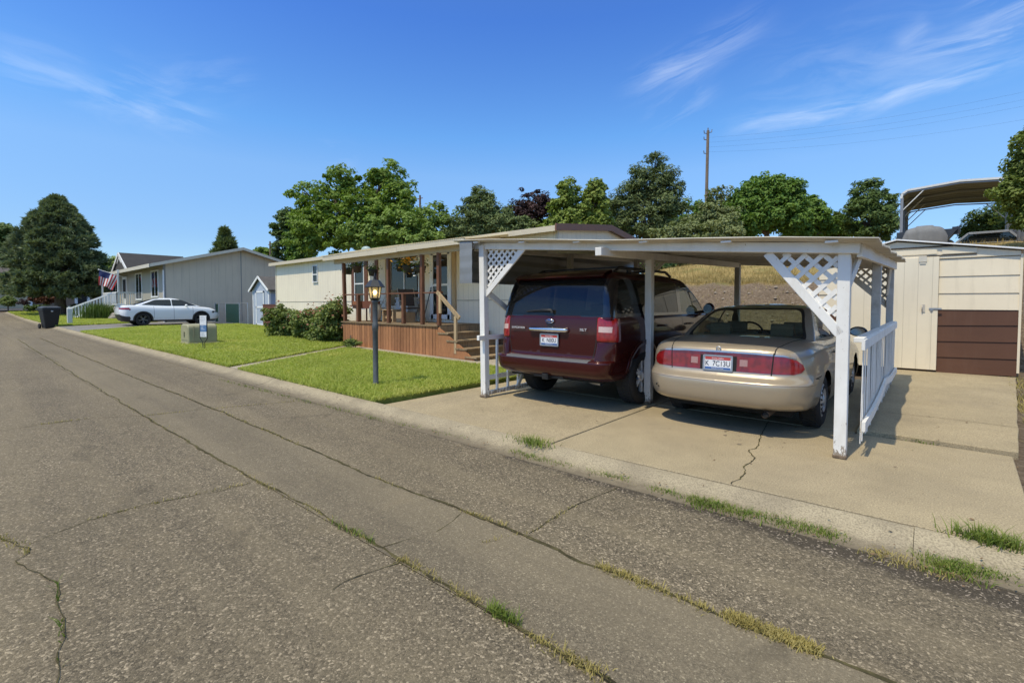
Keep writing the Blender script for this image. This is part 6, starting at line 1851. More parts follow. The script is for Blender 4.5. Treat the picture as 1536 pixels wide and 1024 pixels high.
    m = MB(); a = Vector((dm + 1.8, dy, 2.25)); b = Vector((dm + .2, 5.0, 1.15))
    for s in (0,):
        m.beam(a, b, .07, .10); m.beam(a - Vector((0, 0, .85)), b - Vector((0, 0, .75)), .07, .10)
        for k in range(15):
            q = a.lerp(b, k / 14); m.beam(q - Vector((0, 0, .82)), q, .09, .03, 0, (1, 0, 0))
    m.box((b.x, b.y, .85), (.12, .12, .95)); m.build('stair_railing', WHITEP2, t)
    m = MB()
    for k in range(5): m.bx(dm - .9, dm + .1 , 5.2 + k * .4, 7.1, .4, .55 + k * .16)
    m.build('stairs', WHITEP2, t)
    # front windows and the door
    gl = glassmat('far_glass', (.25, .3, .28), .3, 0, .02)
    for (a, b, z0, z1, mu) in ((-37.7, -36.2, 1.98, 3.52, True), (-41.9, -40.3, 1.85, 3.52, True)):
        window(t, a, b, z0, z1, y0, mull=((a + b) / 2,), glass=gl, f=.10)
    window(t, -49.6, -47.9, 1.6, 3.4, y0, mull=(-48.7,), glass=gl, f=.1); window(t, -53.0, -51.6, 1.9, 3.4, y0, glass=gl, f=.1)
    m = MB(); m.bx(-45.9, -44.6, y0 - .06, y0, 1.28, 3.5, 0); m.bx(-45.7, -44.8, y0 - .075, y0 - .06, 1.9, 3.3, 1); m.build('door', [WHITEP2, DARKROOM], t)
    m = MB(); m.tube([(X + .05, y0 - .02, ez - .4), (X + .05, y0 - .02, zb)], .04, 8); m.build('downspout', WHITEP2, t)
gable_house()
def flag():
    t = thing('flag', 'striped flag with a dark blue corner on an angled pole at the grey house porch', 'flag', (-43.6, 6.95, 3.4))
    p0 = Vector((-43.7, 7.75, 3.4)); p1 = Vector((-44.2, 6.45, 3.9))
    m = MB(); m.tube([p0, p1], .02, 8); m.ball(p1, .045); m.build('flag_pole', WHITEP2, t)
    # cloth hangs from the pole in soft folds
    nu, nv = 40, 26; A = p1.lerp(p0, .02); B = p1.lerp(p0, .85)
    vs = []
    for i in range(nu + 1):
        for j in range(nv + 1):
            a = i / nu; b = j / nv
            q = A.lerp(B, a * (1 - .12 * b)); drop = 1.1 * b * (1 - .10 * math.sin(a * 3))
            vs.append((q.x + .10 * math.sin(a * 11 + b * 2) * b, q.y + .25 * b * (.5 - a) - .35 * b * .6, q.z - drop + .02 * math.sin(a * 14)))
    fs = []; mi = []
    for i in range(nu):
        for j in range(nv):
            fs.append((i * (nv + 1) + j, (i + 1) * (nv + 1) + j, (i + 1) * (nv + 1) + j + 1, i * (nv + 1) + j + 1))
            canton = i < nu * 7 / 13 and j < nv * .4
            mi.append(2 if canton else ((i * 13 // nu) % 2))
    mm = [mat('flag_red', (.42, .03, .035), .8, .1, 10), mat('flag_white', (.72, .70, .68), .8, .05, 10), mat('flag_blue', (.02, .03, .11), .8, .1, 10)]
    o = MB(); o.v = vs; o.f = fs; o.m = mi; o.sm = [True] * len(fs); o.build('flag_cloth', mm, t)
flag()
def small_shed():
    x0, x1, y0, y1 = -29.25, -27.05, 11.0, 13.6; z = .28; xm = (x0 + x1) / 2
    t = thing('garden_shed', 'small pale blue garden shed with a grey shingle roof between the two houses', 'shed', (xm, 12, z))
    bl = siding('pale_blue_siding', (.42, .47, .55), .20, 0, .05, .3, .6, .04, (.35, .36, .38)); bl2 = siding('pale_blue_side', (.42, .47, .55), .20, 1, .05, .3, .6, .04, (.35, .36, .38))
    m = MB(); m.bx(x0, x1, y0, y1, z - .2, 2.30); m.prism([(x0, 2.30), (x1, 2.30), (xm, 2.95)], y0, y1); m.build('wall', bl, t)
    m = MB(); m.bx(x1 - .001, x1 + .01, y0 + .01, y1, z, 2.28); m.build('side_wall', bl2, t)
    m = MB()
    for s in (-1, 1):
        a = (xm, 2.96); b = (xm + s * 1.32, 2.18)
        m.add([(a[0], y0 - .15, a[1]), (b[0], y0 - .15, b[1]), (b[0], y1 + .1, b[1]), (a[0], y1 + .1, a[1]), (a[0], y0 - .15, a[1] + .06), (b[0], y0 - .15, b[1] + .06), (b[0], y1 + .1, b[1] + .06), (a[0], y1 + .1, a[1] + .06)],
              [(0, 3, 2, 1), (4, 5, 6, 7), (0, 1, 5, 4), (3, 7, 6, 2), (0, 4, 7, 3), (1, 2, 6, 5)])
    m.build('roof', mat('grey_shingle', (.095, .085, .078), .9, .3, 5, .4, 30), t)
    m = MB()
    for s in (-1, 1): m.beam((xm, y0 - .16, 2.97), (xm + s * 1.32, y0 - .16, 2.19), .03, .12)
    for xx in (x0 + .04, x1 - .04): m.bx(xx - .05, xx + .05, y0 - .02, y0 - .001, z, 2.28)
    m.bx(x1 + .01, x1 + .03, y0 - .02, y0 + .08, z, 2.24); m.build('trim', WHITEP2, t)
    a, b = -28.75, -27.65
    m = MB(); m.bx(a, b, y0 - .03, y0 - .002, z + .02, 2.18); d = m.build('door', bl, t)
    m = MB()
    for (p, q, r_, s) in ((a, a + .1, z, 2.2), (b - .1, b, z, 2.2), (a, b, 2.1, 2.2), (a, b, 1.25, 1.34), (a, b, z, z + .1)): m.bx(p, q, y0 - .05, y0 - .031, r_, s)
    m.build('door_frame', WHITEP2, d)
small_shed()
def fences():
    gr = mat('green_slats', (.008, .045, .034), .6, .2, 6, stretch=(8, 8, .5)); y = 10.75
    t = thing('chain_link_fence', 'chain link fence with dark green slats between the grey house and the small shed', 'fence', (-32, y, .3))
    for x in (-34.65, -34.05, -32.8, -30.6, -29.35):
        m = MB(); m.cyl((x, y, .2), (x, y, 1.55), .03); m.build('post', STEEL, t)
    for a, b in ((-34.6, -34.15), (-32.75, -30.7)):
        m = MB(); k = a
        while k < b: m.bx(k, k + .075, y - .02, y - .012, .36, 1.48); k += .085
        m.build('slat_panel', gr, t)
    m = MB(); m.tube([(-34.65, y, 1.52), (-29.35, y, 1.52)], .018, 6)
    for k in range(60):
        for s in (-1, 1):
            x = -34.65 + k * .088; m.beam((x, y + s * .003, .3), (x + s * .6, y + s * .003, 1.5), .002, .002)
    m.build('wire_mesh', STEEL, t)
    red = mat('red_brown_fence', (.15, .055, .035), .8, .2, 6)
    t = thing('wooden_fence', 'short red brown wooden fence beside the small blue shed', 'fence', (-25.2, 10.65, .25))
    x = -27.0
    while x < -23.5:
        m = MB(); m.bx(x, x + .135, 10.64, 10.66, .2, 1.42); m.build('board', red, t); x += .145
    m = MB(); m.bx(-27.0, -23.5, 10.66, 10.70, .45, .54); m.bx(-27.0, -23.5, 10.62, 10.70, 1.42, 1.46); m.build('rail', red, t)
fences()
def tan_house():
    X = -72.5; t = thing('tan_house', 'long tan house with a grey roof across the end of the street', 'house', (-76, 3, 1.2))
    tan = siding('tan_siding', (.56, .46, .30), .25, 1, .03, .1, .7, .06, (.3, .26, .19)); br = siding('brown_siding', (.24, .165, .11), .25, 1, .03, .2, .7, .08)
    m = MB(); m.bx(X - 6, X, -14, 5.0, .9, 3.62); m.build('wall', tan, t)
    m = MB(); m.bx(X - 5, X - .6, 5.0, 20, .9, 3.55); m.build('brown_wall', br, t)
    m = MB()
    for (xa, xb, ya, yb, e, p) in ((X - 6.4, X + .5, -14.5, 5.5, 3.6, 5.9), (X - 5.4, X - .2, 5.5, 20.5, 3.55, 5.3)):
        xm = (xa + xb) / 2; m.prism([(xa, e), (xb, e), (xm, p)], ya, yb)
    m.build('roof', mat('tan_house_roof', (.10, .085, .075), .9, .2, 4), t)
    m = MB(); m.bx(X + .42, X + .50, -14.5, 5.5, 3.45, 3.64); m.build('gutter', mat('dark_gutter', (.10, .08, .06), .6), t)
    for y in (8.5, 11.3):
        m = MB(); m.bx(X - .6, X - .55, y, y + 1.3, 1.3, 3.2, 0); m.bx(X - .55, X - .54, y + .25, y + 1.05, 1.5, 3.0, 1); m.build('window', [WHITEP2, DARKROOM], t)
    m = MB(); m.bx(X - .6, X - .56, 12.9, 15.5, .9, 3.3); m.build('garage_door', mat('pink_grey_door', (.30, .23, .18), .7, .1), t)
    m = MB(); m.bx(X, X + .06, 4.86, 5.06, .9, 3.6); m.build('corner_trim', WHITEP2, t)
tan_house()

# ------------------------------------------------------------------ up on the terrace: steel canopy, covered boat, old car, fence
def canopy():
    base = at(1361, 360, 29.0); bz = hz(base.x, base.y)
    yaw = math.atan2(*(at(1440, 300, 29) - at(1347, 300, 26.2)).xy.yx)
    t = thing('metal_canopy', 'open metal carport canopy with a rounded roof on the terrace behind the shed', 'canopy', (base.x, base.y, bz), 0)
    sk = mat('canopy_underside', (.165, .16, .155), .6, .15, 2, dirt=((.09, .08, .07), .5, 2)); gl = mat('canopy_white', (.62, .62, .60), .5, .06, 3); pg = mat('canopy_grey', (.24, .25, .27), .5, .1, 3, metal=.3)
    a = at(1347, 457, 30.0); W = 6.0; Dp = 8.2; ex = Vector((1, 0, 0)); ey = Vector((0, 1, 0)); bz = hz(a.x, a.y)
    o = Vector((a.x, a.y, 0)); zt = at(1346, 290, 30.0).z; q_ = ray(1440, 274); zp = 1.45 + q_.z * a.y / q_.y; W = 2 * (q_.x * a.y / q_.y - a.x)
    def P(s, d, z): q = o + ex * s + ey * d; return Vector((q.x, q.y, z))
    prof = [(0, bz - .3), (0, zt - .45), (.06, zt - .15), (.3, zt + .02), (W * .5, zp + .05), (W - .3, zt + .02), (W - .06, zt - .15), (W, zt - .45), (W, bz - .3)]
    # ribbed roof skin (front to back ribs follow the arch)
    V = []; n = 46
    arch = [(s, z) for s, z in prof[1:-1]]
    for k in range(n + 1):
        d = Dp * k / n; off = .10 if (k // 2) % 2 else 0
        for s, z in arch: V.append(P(s, d, z + off))
    m_ = len(arch); Fc = [(k * m_ + i, k * m_ + i + 1, (k + 1) * m_ + i + 1, (k + 1) * m_ + i) for k in range(n) for i in range(m_ - 1)]
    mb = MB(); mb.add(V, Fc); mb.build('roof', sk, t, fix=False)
    mb = MB()
    for (s, z), (s2, z2) in zip(arch[:-1], arch[1:]): mb.beam(P(s, -.04, z + .05), P(s2, -.04, z2 + .05), .10, .12)
    mb.build('roof_edge', gl, t)
    for d in (0, Dp / 3, 2 * Dp / 3, Dp):
        for s in (0.06, W - .06):
            mb = MB(); mb.beam(P(s, d, bz - .3), P(s, d, zt - .35), .11, .11, 0, tuple(ey)); mb.build('leg', pg, t)
        mb = MB()
        for (s, z), (s2, z2) in zip(arch[:-1], arch[1:]): mb.beam(P(s, d, z - .07), P(s2, d, z2 - .07), .07, .07)
        mb.build('rafter', pg, t)
        for s0, s1 in ((.1, 1.1), (W - .1, W - 1.1)):
            mb = MB(); mb.beam(P(s0, d, zt - 1.1), P(s1, d, zt - .0 + (zp - zt) * .25), .05, .05); mb.build('brace', gl, t)
    mb = MB()
    V = [P(-.03, 0, bz - .2), P(-.03, Dp, bz - .2), P(-.03, Dp, zt - .4), P(-.03, 0, zt - .4)]
    V += [v + ex * .05 for v in V]; mb.add(V, [(0, 1, 2, 3), (7, 6, 5, 4), (0, 4, 5, 1), (1, 5, 6, 2), (2, 6, 7, 3), (3, 7, 4, 0)]); mb.build('side_sheet', pg, t)
    return o, ex, ey, bz
CAN = canopy()
def terrace():
    o, ex, ey, bz = CAN
    # boat under a grey tarpaulin
    c = at(1383, 380, 24.5); zb_ = hz(c.x, c.y); zt = at(1385, 340, 24.5).z
    t = thing('covered_boat', 'boat under a grey tarpaulin beneath the metal canopy', 'covered boat', (c.x, c.y, zb_))
    nu, nv = 24, 18; vs = []; r = random.Random(3)
    for i in range(nu + 1):
        for j in range(nv + 1):
            a = i / nu * 2 - 1; b = j / nv
            ang = PI * b
            w = .95 * (1 - .25 * max(0, a) ** 2); prof = math.sin(ang) ** .36
            hgt = (zt - zb_ - .75) * (1 - .75 * abs(a) ** 7 - .10 * a * a + (.10 if abs(a) < .35 else 0)) * prof * .92
            fold = .035 * math.sin(a * 13 + b * 9) * (1 - prof * .5)
            x = c.x + .08 + a * .84; y = c.y - w * math.cos(ang) * 1.4 * (1 if b < .5 else 1)
            vs.append((x + fold, y + fold, zb_ + .75 - .35 * (1 - prof) + hgt))
    for b_ in (0,): pass
    m = MB(); m.add(vs, [(i * (nv + 1) + j, (i + 1) * (nv + 1) + j, (i + 1) * (nv + 1) + j + 1, i * (nv + 1) + j + 1) for i in range(nu) for j in range(nv)], 0, True)
    m.add([vs[j] for j in range(nv + 1)], [tuple(range(nv + 1))]); m.add([vs[nu * (nv + 1) + j] for j in range(nv + 1)], [tuple(range(nv + 1))])
    m.build('tarpaulin', mat('grey_tarp', (.17, .17, .17), .85, .12, 3, .2, 20), t)
    m = MB(); m.prism([(c.x - 1.0, zb_ + .5), (c.x + .9, zb_ + .5), (c.x + 1.3, zb_ + 1.05), (c.x - 1.0, zb_ + 1.05)], c.y - .8, c.y + .8); m.box((c.x + 1.25, c.y - .3, zb_ + 1.0), (.3, .3, .35)); m.build('hull', mat('dark_hull', (.03, .035, .045), .4, .1), t)
    m = MB(); m.bx(c.x - 1, c.x + 1.1, c.y - .6, c.y + .6, zb_ + .3, zb_ + .5)
    for s in (-1, 1): m.lathe([(0, -.1), (.3, -.1), (.32, .1), (0, .1)], 18, Matrix.Translation((c.x, c.y + s * .8, zb_ + .30)) @ Matrix.Rotation(PI / 2, 4, 'X'))
    m.build('trailer', BLACK, t)
    # old car loaded with tarps
    c = at(1480, 372, 25.0); zb_ = hz(c.x, c.y); zt = at(1478, 351, 25).z
    t = thing('old_pickup', 'old silver pickup cab loaded with blue tarps on the terrace right of the boat', 'truck', (c.x, c.y, zb_))
    silver = carpaint('old_silver', (.30, .29, .27), .3, .45)
    h = zt - zb_
    m = MB(); 
    m.prism(rpoly([(-2.4, .35), (2.2, .35), (2.2, h - .5), (-2.4, h - .5)], .08, 3), c.y - .85, c.y + .85, 0, Matrix.Translation((c.x, 0, zb_))); m.build('body', silver, t, bevel=.03)
    m = MB(); M = Matrix.Translation((c.x, 0, zb_))
    for (p, q) in (((-1.25, h - .5), (-.75, h)), ((-.75, h), (.75, h)), ((.75, h), (1.2, h - .5))):
        for yy in (c.y - .78, c.y + .78): m.beam(M @ Vector((p[0], yy, p[1])), M @ Vector((q[0], yy, q[1])), .09, .09)
    m.add([M @ Vector(v) for v in ((-.78, c.y - .8, h + .02), (.78, c.y - .8, h + .02), (.78, c.y + .8, h + .02), (-.78, c.y + .8, h + .02), (-.7, c.y - .7, h + .07), (.7, c.y - .7, h + .07), (.7, c.y + .7, h + .07), (-.7, c.y + .7, h + .07))], [(3, 2, 1, 0), (4, 5, 6, 7), (0, 1, 5, 4), (1, 2, 6, 5), (2, 3, 7, 6), (3, 0, 4, 7)])
    m.build('cab', silver, t)
    m = MB(); m.prism([(-1.2, h - .5), (1.15, h - .5), (.72, h - .03), (-.72, h - .03)], c.y - .70, c.y + .70, 0, M); m.build('window', glassmat('old_glass', (.2, .25, .25), .4, 0, .03), t)
    blue = mat('blue_tarp', (.025, .05, .12), .5, .3, 4); m = MB()
    for (dx, s) in ((1.6, .5), (2.1, .42), (-1.7, .35)): m.ball((c.x + dx, c.y - .3, zb_ + h - .55 + s * .4), s, (1.3, 1, .8), 14)
    m.build('tarp_load', blue, t)
    for wx in (-1.6, 1.5):
        for s in (-1, 1):
            m = MB(); m.lathe([(0, -.1), (.3, -.1), (.34, -.06), (.34, .06), (.3, .1), (0, .1)], 20, Matrix.Translation((c.x + wx, c.y + s * .8, zb_ + .33)) @ Matrix.Rotation(PI / 2, 4, 'X')); m.build('wheel', TYRE, t)
    # ladder rack and board beside it
    m = MB(); b = at(1499, 360, 26.5); m.beam((b.x, b.y, hz(b.x, b.y)), (b.x - .1, b.y, at(1500, 349, 26.5).z), .5, .06, 0, (1, 0, 0)); tag(m.build('plywood_sheet', TIMBER), 'weathered plywood sheet standing behind the old pickup', 'board')
    # tall grey board fence on the right
    t = thing('board_fence', 'tall grey board fence on the terrace under the right hand tree', 'fence', at(1525, 390, 23))
    a = at(1508, 400, 25.5); b = at(1600, 400, 18); n = 44
    gb = wood('grey_fence_wood', (.26, .25, .24), (.13, .125, .12), .9)
    for k in range(n):
        p = a.lerp(b, k / n); q = a.lerp(b, (k + .86) / n); z0 = hz(p.x, p.y); z1 = at(1512, 333, 25.5).z - .04 * (k % 3)
        m = MB(); m.beam((( p.x + q.x) / 2, (p.y + q.y) / 2, z0 - .1), ((p.x + q.x) / 2, (p.y + q.y) / 2, z1), .02, (q - p).length, 0, (b - a).normalized()); m.build('board', gb, t)
    # far white trailers seen low under the carport roof
    for i, (u0, u1, v, lab) in enumerate(((1122, 1140, 401, 'white trailer end far behind the dry grass'), (1152, 1164, 398, 'small white cargo trailer far behind the dry grass'))):
        p = at(u0, v, 44); q = at(u1, v, 44); z0 = hz(p.x, p.y)
        tt = thing('trailer', lab, 'trailer', ((p.x + q.x) / 2, p.y, z0))
        m = MB(); m.bx(p.x, q.x, p.y, p.y + 2, z0 + .5, z0 + 2.3); m.build('body', WHITEP2, tt, bevel=.05)
        for s in (.25, .75):
            m = MB(); m.lathe([(0, -.1), (.3, -.1), (.3, .1), (0, .1)], 16, Matrix.Translation((p.x + (q.x - p.x) * s, p.y, z0 + .3)) @ Matrix.Rotation(PI / 2, 4, 'X')); m.build('wheel', TYRE, tt)
terrace()
def poles():
    for (u, v0, v1, dep, r, lab, arm) in ((1058, 196, 330, 46, .16, 'tall bare wooden utility pole rising behind the carport', True), (405, 362, 400, 62, .12, 'thin dark utility pole behind the grey house roof', False), (630, 293, 340, 60, .15, 'wooden pole top poking out of the big leafy tree', False)):
        p = at(u, v1, dep); top = at(u + (4 if arm else 0), v0, dep); z0 = hz(p.x, p.y)
        t = thing('utility_pole', lab, 'utility pole', (p.x, p.y, z0))
        m = MB(); m.tube([(p.x, p.y, z0 - .2), (top.x, top.y, top.z)], [r * 1.15, r * .8], 12); m.build('pole', wood('pole_wood', (.20, .15, .11), (.10, .08, .065), .9), t)
        m = MB()
        if arm:
            for dz, s in ((-.3, -1), (-.9, -1), (-.2, 1), (-2.2, -1)):
                m.tube([top + Vector((0, 0, dz)), top + _R3 * (s * .35) + Vector((0, 0, dz + .05)), top + _R3 * (s * .38) + Vector((0, 0, dz + .3))], .04, 6)
            m.cyl(top, top + Vector((0, 0, .25)), .05)
            m.build('insulator', mat('insulator', (.16, .14, .13), .5), t)
        else:
            m.beam(top + Vector((-.5, 0, -.4)), top + Vector((.5, 0, -.4)), .08, .08); m.build('crossarm', BROWN, t)
    a = at(1062, 205, 46)
    for k, (v, lab) in enumerate(((124, 'upper power line sagging to the right'), (136, 'second power line sagging to the right'), (146, 'third power line sagging to the right'), (168, 'lowest power line sagging to the right'))):
        b = at(1600, v, 40); pts = []
        s0 = a + Vector((0, 0, -.1 - k * .45))
        for i in range(21):
            q = i / 20; p = s0.lerp(b, q); p.z -= 1.3 * 4 * q * (1 - q) * .5; pts.append(p)
        m = MB(); m.tube(pts, .004, 4); tag(m.build('power_line', BLACK), lab, 'power line', 'power lines from the utility pole')
poles()
# ------------------------------------------------------------------ trees and shrubs
BARK = wood('bark', (.16, .12, .09), (.07, .055, .042), .95, (8, 8, 1.5), .6)
def limb(m, a, b, r0, r1, seed, n=5, sag=.12):
    rng = random.Random(seed); a = Vector(a); b = Vector(b); d = (b - a); pts = []; rs = []
    for i in range(n + 1):
        t = i / n
        p = a + d * t + Vector((rng.uniform(-1, 1), rng.uniform(-1, 1), rng.uniform(-.5, .5))) * d.length * .05 * math.sin(PI * t)
        p.z += d.length * sag * math.sin(PI * t) * .5
        pts.append(p); rs.append(r0 + (r1 - r0) * t)
    m.tube(pts, rs, 7)
def leafy(name, label, cat, u0, v0, depth, lobes, lm, seed, n=15000, leaf=.16, clump=.55, trunk=.22, group=None, gaps=.0, up=.5, aspect=.6, ray_depth=None, crown_name='crown'):
    """lobes (u,v,ru,rv[,forward metres]) give each part of the crown its place and size at this distance"""
    rng = np.random.default_rng(seed); n = int(n * 1.7); leaf = leaf * .76
    b = at(u0, v0, depth); b = Vector((b.x, b.y, hz(b.x, b.y)))
    t = thing(name, label, cat, b, 0, group)
    pm = depth / 721.0
    L_ = []
    fw = Vector((_F3.x, _F3.y, 0)).normalized()
    for lb in lobes:
        c = at(lb[0], lb[1], depth + (lb[4] if len(lb) > 4 else 0)) - b
        L_.append((c, lb[2] * pm, lb[3] * pm, (lb[2] + lb[3]) * .5 * pm))
    vol = np.array([a * c * d for _, a, c, d in L_]) ** .72; vol /= vol.sum()
    P = []; Nn = []
    rt = np.array(_R3); fv = np.array(fw); up_ = np.array((0, 0, 1.))
    nl = 0
    for (c, rx, rz, ry), f in zip(L_, vol):
        nleaf = int(n * f); per = 52; nc = max(3, nleaf // per)
        d = rng.normal(0, 1, (nc, 3)); d /= np.linalg.norm(d, axis=1)[:, None]
        rad = rng.uniform(.35, 1.0, nc) ** .42
        rad *= 1 + rng.normal(0, .13, nc); rad = np.where(rng.uniform(0, 1, nc) < .10, rng.uniform(1.05, 1.38, nc), rad)
        cc = d * rad[:, None]
        cw = np.array(c) + cc[:, :1] * rx * rt + cc[:, 1:2] * ry * fv + cc[:, 2:] * rz * up_
        if gaps:
            k = (np.sin(cw[:, 0] * 1.9 + seed) * np.sin(cw[:, 2] * 2.1 + cw[:, 1])) > -1 + gaps * 2 * rng.uniform(0, 1, nc)
            cw = cw[k]; d = d[k]
        for q, dd in zip(cw, d):
            k = int(per * rng.uniform(.5, 1.5)); cl = clump * rng.uniform(.6, 1.3)
            o = rng.normal(0, 1, (k, 3)); o /= np.linalg.norm(o, axis=1)[:, None]; o *= rng.uniform(.2, 1, (k, 1)) ** .5 * cl * np.array((1, 1, .62))
            P.append(q + o); Nn.append(o / cl * .9 + dd * .35)
    P = np.concatenate(P); Nn = np.concatenate(Nn)
    leaves_mesh(crown_name, P, leaf, lm, t, seed, up, aspect, nrm=Nn)
    m = MB()
    top = max(L_, key=lambda q: q[0].z)[0]
    mid = sum((q[0] for q in L_), Vector()) / len(L_)
    fork = Vector((mid.x * .35, mid.y * .35, max(.6, min(q[0].z - q[2] for q in L_) * .6 + mid.z * .25)))
    m.tube([(0, 0, -.2), (fork.x * .3, fork.y * .3, fork.z * .5), fork], [trunk * 1.25, trunk, trunk * .85], 10)
    for i, (c, rx, rz, ry) in enumerate(L_):
        limb(m, fork, c, trunk * .55, trunk * .16, seed + i)
        for j in range(4):
            e = c + Vector((rng.uniform(-.6, .6) * rx, rng.uniform(-.6, .6) * ry, rng.uniform(-.4, .6) * rz)); limb(m, c.lerp(fork, .3), e, trunk * .2, trunk * .05, seed * 7 + i * 5 + j, 4)
    m.build('trunk', BARK, t, True)
    return t
def conifer(name, label, cat, base, h, rfun, lm, seed, nb=700, droop=.25, tuft=.28, twigs=9, needles=12, trunk=.3, low=.08, nw=.045, group=None, up=.1, lean=(0, 0)):
    rng = np.random.default_rng(seed); b = Vector(base)
    t = thing(name, label, cat, b, 0, group)
    Vs = []
    H = low + (1 - low) * (rng.uniform(0, 1, nb) ** .85)
    pts = []; dirs = []
    for k in range(nb):
        f = H[k]; R_ = rfun(f) * rng.uniform(.78, 1.08); a = rng.uniform(0, 2 * PI)
        ca, sa = math.cos(a), math.sin(a)
        L_ = R_
        for q in range(twigs):
            s = rng.uniform(.35, 1.0) ** .7 if L_ > .5 else rng.uniform(.2, 1)
            rr = L_ * s
            z = f * h - droop * L_ * s * s + up * L_ * s ** 4
            side = rng.normal(0, .16) * L_ * (1.15 - s * .6)
            pts.append((ca * rr - sa * side + lean[0] * f, sa * rr + ca * side + lean[1] * f, z + rng.normal(0, .06)))
            dd = np.array((ca - sa * side / (L_ + .1), sa + ca * side / (L_ + .1), .25 + up * 2 * s - droop * s)); dirs.append(dd / np.linalg.norm(dd))
    n0 = 10
    for k in range(n0): pts.append((lean[0] + rng.normal(0, .05), lean[1] + rng.normal(0, .05), h * (1 - k * .012))); dirs.append(np.array((rng.normal(0, .3), rng.normal(0, .3), 1)))
    P = np.array(pts); Dr = np.array(dirs); n = len(P)
    P = np.repeat(P, needles, 0); Dr = np.repeat(Dr, needles, 0); M_ = len(P)
    dv = Dr + rng.normal(0, .55, (M_, 3)); dv /= np.linalg.norm(dv, axis=1)[:, None]
    ln = tuft * rng.uniform(.6, 1.25, (M_, 1))
    sd = np.cross(dv, rng.normal(0, 1, (M_, 3))); sd /= np.linalg.norm(sd, axis=1)[:, None] + 1e-9
    P = P + rng.normal(0, tuft * .14, (M_, 3))
    w = nw * rng.uniform(.7, 1.3, (M_, 1))
    V = np.stack([P - dv * ln * .25, P + dv * ln * .3 - sd * w, P + dv * ln, P + dv * ln * .3 + sd * w], 1).reshape(-1, 3)
    Fc = np.arange(4 * M_).reshape(-1, 4)
    np_mesh('crown', V, Fc, lm, t)
    m = MB(); m.tube([(0, 0, -.3), (lean[0] * .5, lean[1] * .5, h * .5), (lean[0], lean[1], h * .97)], [trunk, trunk * .6, .03], 10)
    for k in range(60):
        f = rng.uniform(low, .9); a = rng.uniform(0, 2 * PI); R_ = rfun(f) * .85
        m.tube([(lean[0] * f, lean[1] * f, f * h), (math.cos(a) * R_ * .5 + lean[0] * f, math.sin(a) * R_ * .5 + lean[1] * f, f * h - droop * R_ * .25), (math.cos(a) * R_ + lean[0] * f, math.sin(a) * R_ + lean[1] * f, f * h - droop * R_ + up * R_)], [trunk * .18, trunk * .1, .01], 5)
    m.build('trunk', BARK, t, True)
    return t
L_SPRUCE = leafmat('spruce_needles', (0.165, 0.210, 0.105), .5, .10, (0.32, 0.36, 0.19), .9)
L_PINE = leafmat('pine_needles', (0.128, 0.173, 0.068), .45, .15, (0.225, 0.262, 0.098), .8)
L_WALNUT = leafmat('walnut_leaves', (0.158, 0.247, 0.039), .45, .32, (0.285, 0.375, 0.075), .55)
L_ASH = leafmat('ash_leaves', (0.119, 0.217, 0.039), .45, .30, (0.210, 0.308, 0.063), .5)
L_LIGHT = leafmat('light_leaves', (0.189, 0.257, 0.047), .40, .30, (0.297, 0.351, 0.095), .6)
L_CEDAR = leafmat('cedar_needles', (0.154, 0.210, 0.077), .45, .15, (0.252, 0.294, 0.119), .8)
L_PURPLE = leafmat('plum_leaves', (0.058, 0.034, 0.036), .45, .22, (0.117, 0.065, 0.065), .8)
L_OLIVE = leafmat('olive_leaves', (0.182, 0.224, 0.084), .40, .25, (0.294, 0.308, 0.140), .7)
L_DARK = leafmat('dark_leaves', (0.105, 0.165, 0.045), .45, .22, (0.180, 0.240, 0.075), .7)
L_ROSE = leafmat('rose_leaves', (.145, .20, .045), .50, .28, (.28, .31, .10), 2.5)

# big blue spruce on the corner of the street
g = at(91, 468, 37.5)
def spr(f):
    pts = [(0, 2.2), (.12, 2.6), (.19, 3.55), (.33, 3.5), (.5, 3.05), (.67, 2.4), (.84, 1.5), (.93, .85), (1, .15)]
    for (a, p), (b, q) in zip(pts[:-1], pts[1:]):
        if f <= b: return 0.96 * (p + (q - p) * (f - a) / (b - a))
    return .1
conifer('spruce_tree', 'huge dark blue green spruce at the far corner of the street', 'tree', (g.x, g.y, zg(g.x)), 9.0, spr, L_SPRUCE, 11, 520, .14, .34, 6, 46, .38, .16, .05, up=.14)
G_BACK = 'trees behind the houses'
leafy('leafy_tree', 'largest round crowned leafy tree rising behind the cream mobile home', 'tree', 545, 395, 40, [(498, 292, 32, 26), (453, 288, 17, 13, 1), (578, 290, 36, 34, 1), (600, 298, 24, 30), (535, 340, 62, 38, -1), (478, 345, 40, 34, -1), (590, 332, 44, 38), (510, 266, 24, 17), (578, 260, 28, 18, 1), (468, 318, 26, 24), (540, 305, 26, 22, -1)],
      L_WALNUT, 21, 21000, .19, .55, .3, G_BACK, .26)
leafy('leafy_tree', 'broad low leafy tree to the right of the largest tree above the porch roof', 'tree', 630, 395, 37, [(600, 345, 40, 30), (640, 338, 38, 28), (665, 350, 26, 22, 1), (560, 355, 40, 24), (620, 365, 60, 22, -1)], leafmat('broad_leaves', (.16, .25, .05), .4, .3, (.26, .33, .08), .6), 22, 11000, .18, .55, .2, G_BACK, .15)
leafy('poplar_tree', 'tall narrow dark column shaped tree at the left edge of the tree group', 'tree', 428, 400, 48, [(428, 375, 14, 34), (428, 345, 13, 30), (429, 328, 9, 16)], L_DARK, 23, 6000, .17, .4, .2, G_BACK)
leafy('poplar_tree', 'second narrow column tree just right of the dark column tree', 'tree', 452, 400, 44, [(452, 378, 17, 30), (454, 352, 15, 26), (456, 335, 9, 14)], L_ASH, 24, 5500, .17, .4, .2, G_BACK)
